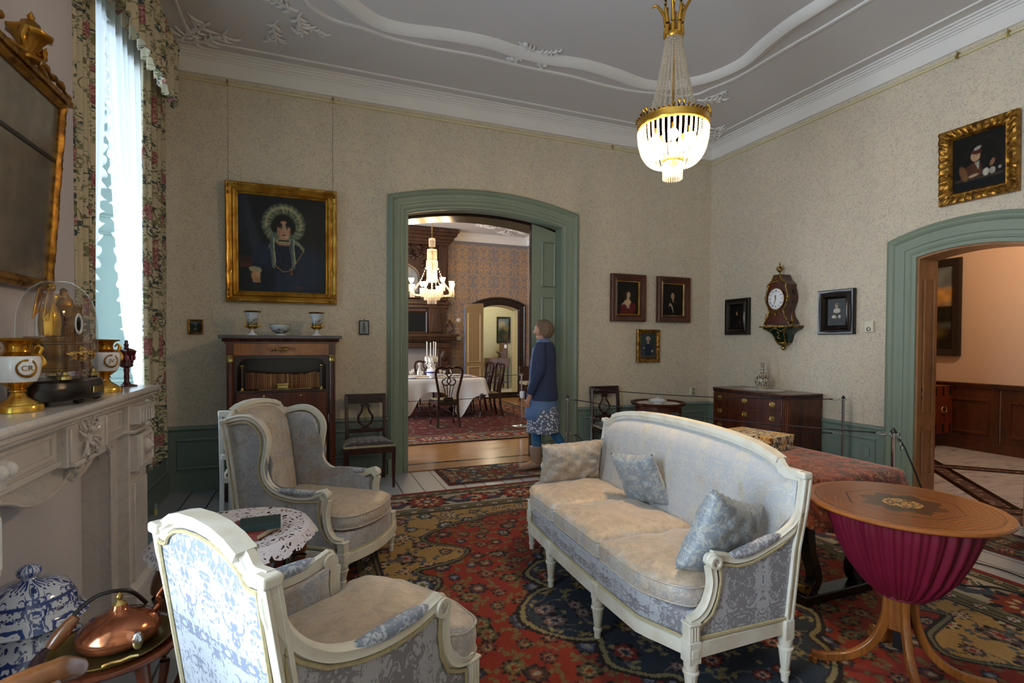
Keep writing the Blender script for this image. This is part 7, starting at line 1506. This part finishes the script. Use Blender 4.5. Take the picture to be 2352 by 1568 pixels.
for k in range(NB):
    a=2*PI*k/NB; pts=[]; n=21
    for i in range(n):
        u=i/(n-1); ang=u*1.25; r=.07+.125*math.cos(ang*1.0)**.75; z=2.665-.185*math.sin(ang)/math.sin(1.25)+.0; pts.append((r*math.cos(a),r*math.sin(a),z-.01))
    strand('basket_strand',pts,.0085,1.1)
MB().lathe([(.055,2.475),(.059,2.478),(.059,2.492),(.055,2.495)],seg=32,cap=False).build('lower_gilt_ring',GOLDB,t,smooth=40)
for k in range(26):
    a=2*PI*k/26; MB().lathe([(.0005,-.105),(.004,-.098),(.0035,-.005),(.0005,0)],(.053*math.cos(a),.053*math.sin(a),2.478),6).build('icicle_drop',CRYST,t,smooth=0)
BULB=NT('lit_bulb'); BULB=BULB.set((1,.8,.5),.3,Emission_Color=(1,.72,.38,1),Emission_Strength=120)
for k in range(5):
    a=k*2*PI/5+.3; MB().sph((.10*math.cos(a),.10*math.sin(a),2.60),.026,sz=1.3).build('bulb',BULB,t); MB().cyl((.10*math.cos(a),.10*math.sin(a),2.63),(.10*math.cos(a),.10*math.sin(a),2.67),.011,8).build('bulb_holder',GOLD,t)
# ============ dining chandelier ============
C2=(2.11,9.35); t2=thing('chandelier','lit crystal chandelier with arms hanging in the dining room','chandelier',(*C2,0))
MB().cyl((0,0,3.36),(0,0,4.13),.008,8).build('suspension_rod',BRASS,t2); MB().cyl((0,0,2.2),(0,0,3.36),.012,8).build('stem',BRASS,t2)
for z,r,h,n in ((3.30,.055,.13,14),(3.10,.085,.16,20),(2.90,.10,.15,24),(2.72,.09,.2,22)):
    MB().lathe([(r,z),(r+.01,z+.01),(r,z+.025)],seg=24).build('glass_tier',CRYST,t2,smooth=50); m=MB()
    for k in range(n): a=k*2*PI/n; m.lathe([(.0005,-h),(.008,-h+.015),(.007,-.01),(.0005,0)],(r*math.cos(a),r*math.sin(a),z),5)
    m.build('prisms',CRYST,t2,smooth=0)
MB().lathe([(.02,2.24),(.16,2.32),(.2,2.36),(.2,2.375)],seg=30).build('glass_bowl',CRYST,t2,smooth=50)
m=MB()
for rr_,z,n,h in ((.2,2.36,34,.11),(.14,2.31,24,.12),(.08,2.27,16,.15)):
    for k in range(n): a=k*2*PI/n; m.lathe([(.0005,-h),(.008,-h+.015),(.007,-.01),(.0005,0)],(rr_*math.cos(a),rr_*math.sin(a),z),5)
m.build('prism_fringe',CRYST,t2,smooth=0)
CUP=NT('lit_glass_shade'); CUP=CUP.set((1,.85,.6),.3,Emission_Color=(1,.74,.42,1),Emission_Strength=5)
for k in range(8):
    a=k*PI/4+.25; c_,s_=math.cos(a),math.sin(a); R=.38 if k%2 else .41; zz=2.42 if k%2 else 2.5
    MB().tube(bez([(c_*.12,s_*.12,2.34),(c_*.24,s_*.24,2.28),(c_*R,s_*R,2.32),(c_*R,s_*R,zz-.04)],5),.009,7).build('glass_arm',CRYST,t2,smooth=60)
    MB().lathe([(.015,0),(.03,.02),(.045,.05),(.05,.08),(.055,.09)],(c_*R,s_*R,zz-.02),14,cap=False).build('lit_shade',CUP,t2,smooth=60); m=MB()
    for j in range(10): b=j*PI/5; m.lathe([(.0005,-.13),(.006,-.12),(.005,-.01),(.0005,0)],(c_*R+.04*math.cos(b),s_*R+.04*math.sin(b),zz-.04),5)
    m.build('arm_prisms',CRYST,t2,smooth=0)
    m=MB()
    for i in range(14): u=i/13; r=lerp(.09,R*.85,u); z=lerp(2.88,2.40,u)-.07*math.sin(PI*u); m.sph((r*c_,r*s_,z),.009,sz=1.3,seg=5,rings=4)
    m.build('bead_chain',CRYST,t2,smooth=0)
# ============ woman ============
PX,PY,PR=2.44,5.215,.85
w=thing('person','woman in navy cardigan, blue tunic, dotted skirt and tan boots walking past the arched doorway','person',(PX,PY,.012),PR)
SKIN=plain('skin','#B98A72',.5,var=.06,Subsurface_Weight=.0); NAVY_=plain('navy_knit','#2B3656',.9,var=.1,vs=60,bump=.3); TUN=plain('blue_chambray','#56709C',.8,var=.12,vs=12,bump=.2); TIGHT=plain('teal_blue_tights','#20527E',.7,var=.05); BOOT=plain('tan_leather','#8A7262',.5,var=.2,vs=14,bump=.3); HAIR=plain('light_brown_hair','#6A5848',.6,var=.4,vs=30,bump=.6)
DOT=NT('dotted_skirt_cloth'); c=DOT.co(); v=DOT.vor(DOT.co(),38,.8); DOT=DOT.set(DOT.mix(DOT.step(v,.46,.36),hx('#56617A'),hx('#C9CCD4')),.8)
def toL(x,y,z):
    dx,dy=x-PX,y-PY; c_,s_=math.cos(PR),math.sin(PR); return (c_*dx+s_*dy,-s_*dx+c_*dy,z-.012)
def skin(name,verts,edges,mat,parent,sub=2,root=0):
    me=bpy.data.meshes.new(name); me.from_pydata([v[0] for v in verts],edges,[]); me.update(); o=bpy.data.objects.new(name,me); COL.objects.link(o); o.parent=parent; me.materials.append(mat)
    s=o.modifiers.new('skin','SKIN'); s.use_smooth_shade=True; s.branch_smoothing=.4
    for i,v in enumerate(verts): r=v[1]; me.skin_vertices[0].data[i].radius=(r,r) if not hasattr(r,'__len__') else r; me.skin_vertices[0].data[i].use_root=(i==root)
    q=o.modifiers.new('s','SUBSURF'); q.levels=sub; q.render_levels=sub; return o
# feet (world): front ankle, rear ankle
FA=toL(2.345,5.20,.10); FT=toL(2.16,5.215,.05); FK=toL(2.36,5.22,.47); RA=toL(2.70,5.14,.13); RT=toL(2.58,5.15,.04); RK=toL(2.55,5.2,.46)
V=[((0,0,.88),.13),((0,0,1.05),.115),((0,-.01,1.22),.13),((0,-.015,1.36),.10),((0,.0,1.43),.05),((0,.02,1.48),.055),((0,.03,1.525),.074),((0,.025,1.585),.08),((0,.02,1.615),.06), # 0-8
 ((-.09,0,.84),.09),(FK,.042),(FA,.028),(FT,.024),((.09,0,.84),.09),(RK,.042),(RA,.028),(RT,.024), #9-16
 ((-.17,-.01,1.36),.055),((-.205,-.03,1.12),.042),((-.20,.06,.90),.033),((-.20,.10,.80),.025),((-.2,.115,.765),(.016,.028)), #17-21
 ((.17,-.01,1.36),.055),((.205,0,1.12),.042),((.19,.12,.93),.033),((.17,.17,.86),.025),((.165,.185,.83),(.016,.028)), #22-26
 ((0,.122,1.53),.009),((0,.088,1.468),.022)] # nose, chin
Ed=[(0,1),(1,2),(2,3),(3,4),(4,5),(5,6),(6,7),(7,8),(0,9),(9,10),(10,11),(11,12),(0,13),(13,14),(14,15),(15,16),(3,17),(17,18),(18,19),(19,20),(20,21),(3,22),(22,23),(23,24),(24,25),(25,26),(6,27),(5,28)]
for s,base,i0 in ((-1,(-.2,.115,.765),21),(1,(.165,.185,.83),26)):
    for k in range(4):
        off=(k-1.5)*.014; b=(base[0],base[1]+off*1.1,base[2]-.01); L=(.06,.07,.066,.05)[k]
        p1=(b[0]-s*.006,b[1]+.008,b[2]-L*.45); p2=(b[0]-s*.018,b[1]+.022,b[2]-L*.9)
        n=len(V); V+= [(p1,.0085),(p2,.007)]; Ed+=[(i0,n),(n,n+1)]
    n=len(V); V+=[((base[0]-s*.01,base[1]+.04,base[2]+.01),.010),((base[0]-s*.016,base[1]+.055,base[2]-.02),.008)]; Ed+=[(i0,n),(n,n+1)]
skin('body',V,Ed,SKIN,w,2)
def ring(m,secs,n=28,T_=None,open_=False):
    # secs: (cx,cy,z,rx,ry,[tilt])
    def f(u,v):
        j=int(round(v*(len(secs)-1))); s=secs[j]; a=2*PI*u; k=s[5] if len(s)>5 else 0
        return (s[0]+s[3]*math.cos(a)*(1+k*math.sin(9*a+j)),s[1]+s[4]*math.sin(a)*(1+k*math.cos(7*a+j)),s[2])
    m.grid(n,len(secs),f,cu=True); return m
# tights, boots
for s,K,A_,T_ in ((-1,FK,FA,FT),(1,RK,RA,RT)):
    h=(s*.09,0,.84); q=bez([h,((h[0]+K[0])/2,(h[1]+K[1])/2+.01,(h[2]+K[2])/2),K,((K[0]+A_[0])/2,(K[1]+A_[1])/2-.012,(K[2]+A_[2])/2),A_],5)
    N=len(q); MB().tube(q,[lerp(.098,.056,i/(N*.5)) if i<N*.5 else .056-.02*(i/N-.5)*2+.004*math.sin((i/N-.5)*2*PI) for i in range(N)],16,up=(0,1,0)).build('tights',TIGHT,w,smooth=180)
    K2=Vector(K); A2=Vector(A_); T2=Vector(T_); d=(T2-A2); d.z=0; d.normalize(); top=A2.lerp(K2,.46)
    m=MB().tube(bez([tuple(top),tuple(A2.lerp(top,.6)),tuple(A2.lerp(top,.25)+d*.0),tuple(A2-d*.008-Vector((0,0,.02)))],4),[.069,.07,.069,.067,.066,.064,.062,.06,.057,.055,.053,.052,.05],18,up=(0,1,0))
    foot=bez([tuple(A2-d*.045-Vector((0,0,.035))),tuple(A2+Vector((0,0,-.03))),tuple(A2+d*.07-Vector((0,0,.045))),tuple(A2+d*.14-Vector((0,0,.058))),tuple(A2+d*.185-Vector((0,0,.064)))],4)
    m.tube(foot,[.034,.043,.048,.05,.05,.049,.047,.045,.043,.041,.039,.038,.037,.036,.034,.028,.018],16); m.build('boot',BOOT,w,smooth=180)
    z=A2.z; MB().prism([(p[0],p[1]) for p in [(tuple((A2+d*a+Vector((-d.y,d.x,0))*b))[:2]) for a,b in ((-.07,-.03),(.02,-.032),(.1,-.04),(.17,-.03),(.195,0),(.17,.03),(.1,.04),(.02,.032),(-.07,.03))]],max(0,z-.112),z-.082,'z').build('boot_sole',plain('boot_sole','#2A2220',.7),w)
m=MB(); ring(m,[(0,0,.78,.155,.135,.02),(0,0,.66,.19,.165,.03),(0,.0,.56,.195,.18,.04),(0,0,.46,.19,.185,.05),(0,0,.415,.185,.18,.06)],48); m.build('skirt',DOT,w,smooth=180)
m=MB(); ring(m,[(0,.0,1.40,.10,.08),(0,.01,1.34,.16,.11),(0,.015,1.2,.165,.125),(0,.02,1.0,.165,.135,.01),(0,.02,.8,.185,.165,.02),(0,.02,.66,.195,.18,.03),(0,.02,.565,.19,.18,.05),(0,.02,.55,.175,.165,.05)],40); m.build('tunic',TUN,w,smooth=180)
# cardigan: open in front
m=MB()
secs=[(0,-.01,1.425,.07,.065),(0,-.015,1.405,.13,.085),(0,-.015,1.36,.19,.11),(0,-.01,1.25,.19,.13),(0,.0,1.1,.18,.14),(0,.0,.95,.185,.15),(0,.0,.80,.195,.165),(0,.0,.775,.192,.162)]
def cf(u,v):
    j=v*(len(secs)-1); i=min(len(secs)-2,int(j)); f_=j-i; s=[lerp(secs[i][k],secs[i+1][k],f_) for k in range(5)]; a=PI/2+.45+(2*PI-.9)*u; return (s[0]+s[3]*math.cos(a)*(1+.012*math.sin(8*a+3*v)),s[1]+s[4]*math.sin(a)*(1+.012*math.sin(9*a)),s[2])
m.grid(48,22,cf); m.build('cardigan',NAVY_,w,smooth=180)
for pts in (((-.15,-.015,1.385),(-.195,-.02,1.30),(-.215,-.03,1.12),(-.215,.02,1.0),(-.205,.085,.855)),((.15,-.015,1.385),(.195,-.02,1.30),(.215,0,1.12),(.2,.06,1.0),(.185,.14,.90))): q=bez(pts,5); N=len(q); MB().tube(q,[lerp(.062,.042,i/N)+.002*math.sin(i*1.9) for i in range(N)],16,up=(0,1,0)).build('sleeve',NAVY_,w,smooth=180)
m=MB(); ring(m,[(0,0,1.455,.058,.06),(0,-.002,1.44,.075,.072),(0,-.006,1.415,.1,.088)],24); m.build('collar',TUN,w,smooth=180)
m=MB()
def hf(u,v):
    a=2*PI*u; q=max(0,min(1,(.75-math.sin(a))/1.35)); q=q*q*(3-2*q); pm=PI*(.34+.47*q); ph=v*pm
    r=.1*(1+.035*math.sin(11*a+5*v)+.03*math.sin(19*a-7*v+1)+.03*math.sin(6*v+2*a)); x=r*.98*math.sin(ph)*math.cos(a); y=r*1.14*math.sin(ph)*math.sin(a)-.004; z=r*1.06*math.cos(ph)
    if z<0: z*=1.15
    return (x,y,1.562+z)
m.grid(40,20,hf,cu=True); 
m.build('hair',HAIR,w,smooth=180)
for s in (-1,1): MB().sph((s*.086,.035,1.535),.02,sx=.35,sy=.8,sz=1.4).build('ear',SKIN,w)
MB().box(-.13,-.07,.19,.235,.79,.87).build('white_pouch',PORC,w,bevel=.01)
# ============ camera, daylight, lamps, exposure ============
cd=bpy.data.cameras.new('camera'); cam=bpy.data.objects.new('camera',cd); COL.objects.link(cam); sc.camera=cam
F=1179.975; yaw,pit,rol=math.radians(21.586),math.radians(-1.00871),math.radians(.24689)
f=Vector((math.sin(yaw)*math.cos(pit),math.cos(yaw)*math.cos(pit),math.sin(pit))); r0=Vector((math.cos(yaw),-math.sin(yaw),0)); u0=r0.cross(f)
r_=r0*math.cos(rol)+u0*math.sin(rol); u_=-r0*math.sin(rol)+u0*math.cos(rol)
M=Matrix((r_,u_,-f)).transposed().to_4x4(); M.translation=Vector((0,0,1.42)); cam.matrix_world=M
cd.sensor_width=36; cd.lens=F/2352*36; cd.shift_y=(807.625-784)/2352; cd.clip_start=.02; cd.clip_end=100
w=bpy.data.worlds.new('sky'); sc.world=w; w.use_nodes=True; nt=w.node_tree; bg=nt.nodes['Background']; bg.inputs[0].default_value=(.62,.78,1,1); bg.inputs[1].default_value=1.0
def area(name,loc,rot,sx,sy,power,col,spread=PI):
    l=bpy.data.lights.new(name,'AREA'); l.shape='RECTANGLE'; l.size=sx; l.size_y=sy; l.energy=power; l.color=col; l.spread=spread
    o=bpy.data.objects.new(name,l); COL.objects.link(o); o.location=loc; o.rotation_euler=rot; return o
def point(name,loc,power,col,rad=.05):
    l=bpy.data.lights.new(name,'POINT'); l.energy=power; l.color=col; l.shadow_soft_size=rad
    o=bpy.data.objects.new(name,l); COL.objects.link(o); o.location=loc; return o
DAY=(.80,.90,1.0)
area('window_daylight',(-2.5,4.43,1.9),(0,-PI/2-.3,0),3.0,1.6,26,DAY,PI*.75)
area('window_daylight',(-2.05,.77,1.9),(0,-PI/2-.42,0),2.9,1.3,120,DAY)
area('window_daylight',(-1.9,8.25,2.1),(0,-PI/2,0),2.7,1.3,60,DAY); area('window_daylight',(-1.9,10.65,2.1),(0,-PI/2,0),2.7,1.3,60,DAY)
WARM=(1,.72,.42)
for k in range(5):
    a=k*2*PI/5+.3; point('chandelier_bulb_light',(CHX+.10*math.cos(a),CHY+.10*math.sin(a),2.60),34,WARM,.03)
for k in range(8):
    a=k*PI/4+.25; R=.38 if k%2 else .41; point('dining_bulb_light',(2.11+R*math.cos(a),9.35+R*math.sin(a),2.55),8.5,WARM,.04)
# unseen lamps: hall's inferred from light above, small far room's added to light it
for x,y,z,p,lab in ((7.1,2.9,3.3,42,'hanging globe lamp of the hall, above and out of view'),(4.9,14.0,2.9,26,'unseen globe lamp added to light the small room beyond the dining room')):
    t=thing('unseen_lamp',lab,'lamp',(x,y,0)); MB().sph((0,0,z),.10,seg=20,rings=12).build('globe',CUP,t,smooth=180); MB().cyl((0,0,z+.1),(0,0,H4 if x>6 else 3.4),.008,8).build('rod',BRASS,t)
    point('lamp_light',(x,y,z-.16),p,(1,.72,.45) if x>6 else (1,.86,.62),.1)
sc.view_settings.view_transform='Standard'; sc.view_settings.look='None'; sc.view_settings.gamma=1; sc.view_settings.use_curve_mapping=False; sc.view_settings.exposure=1.3
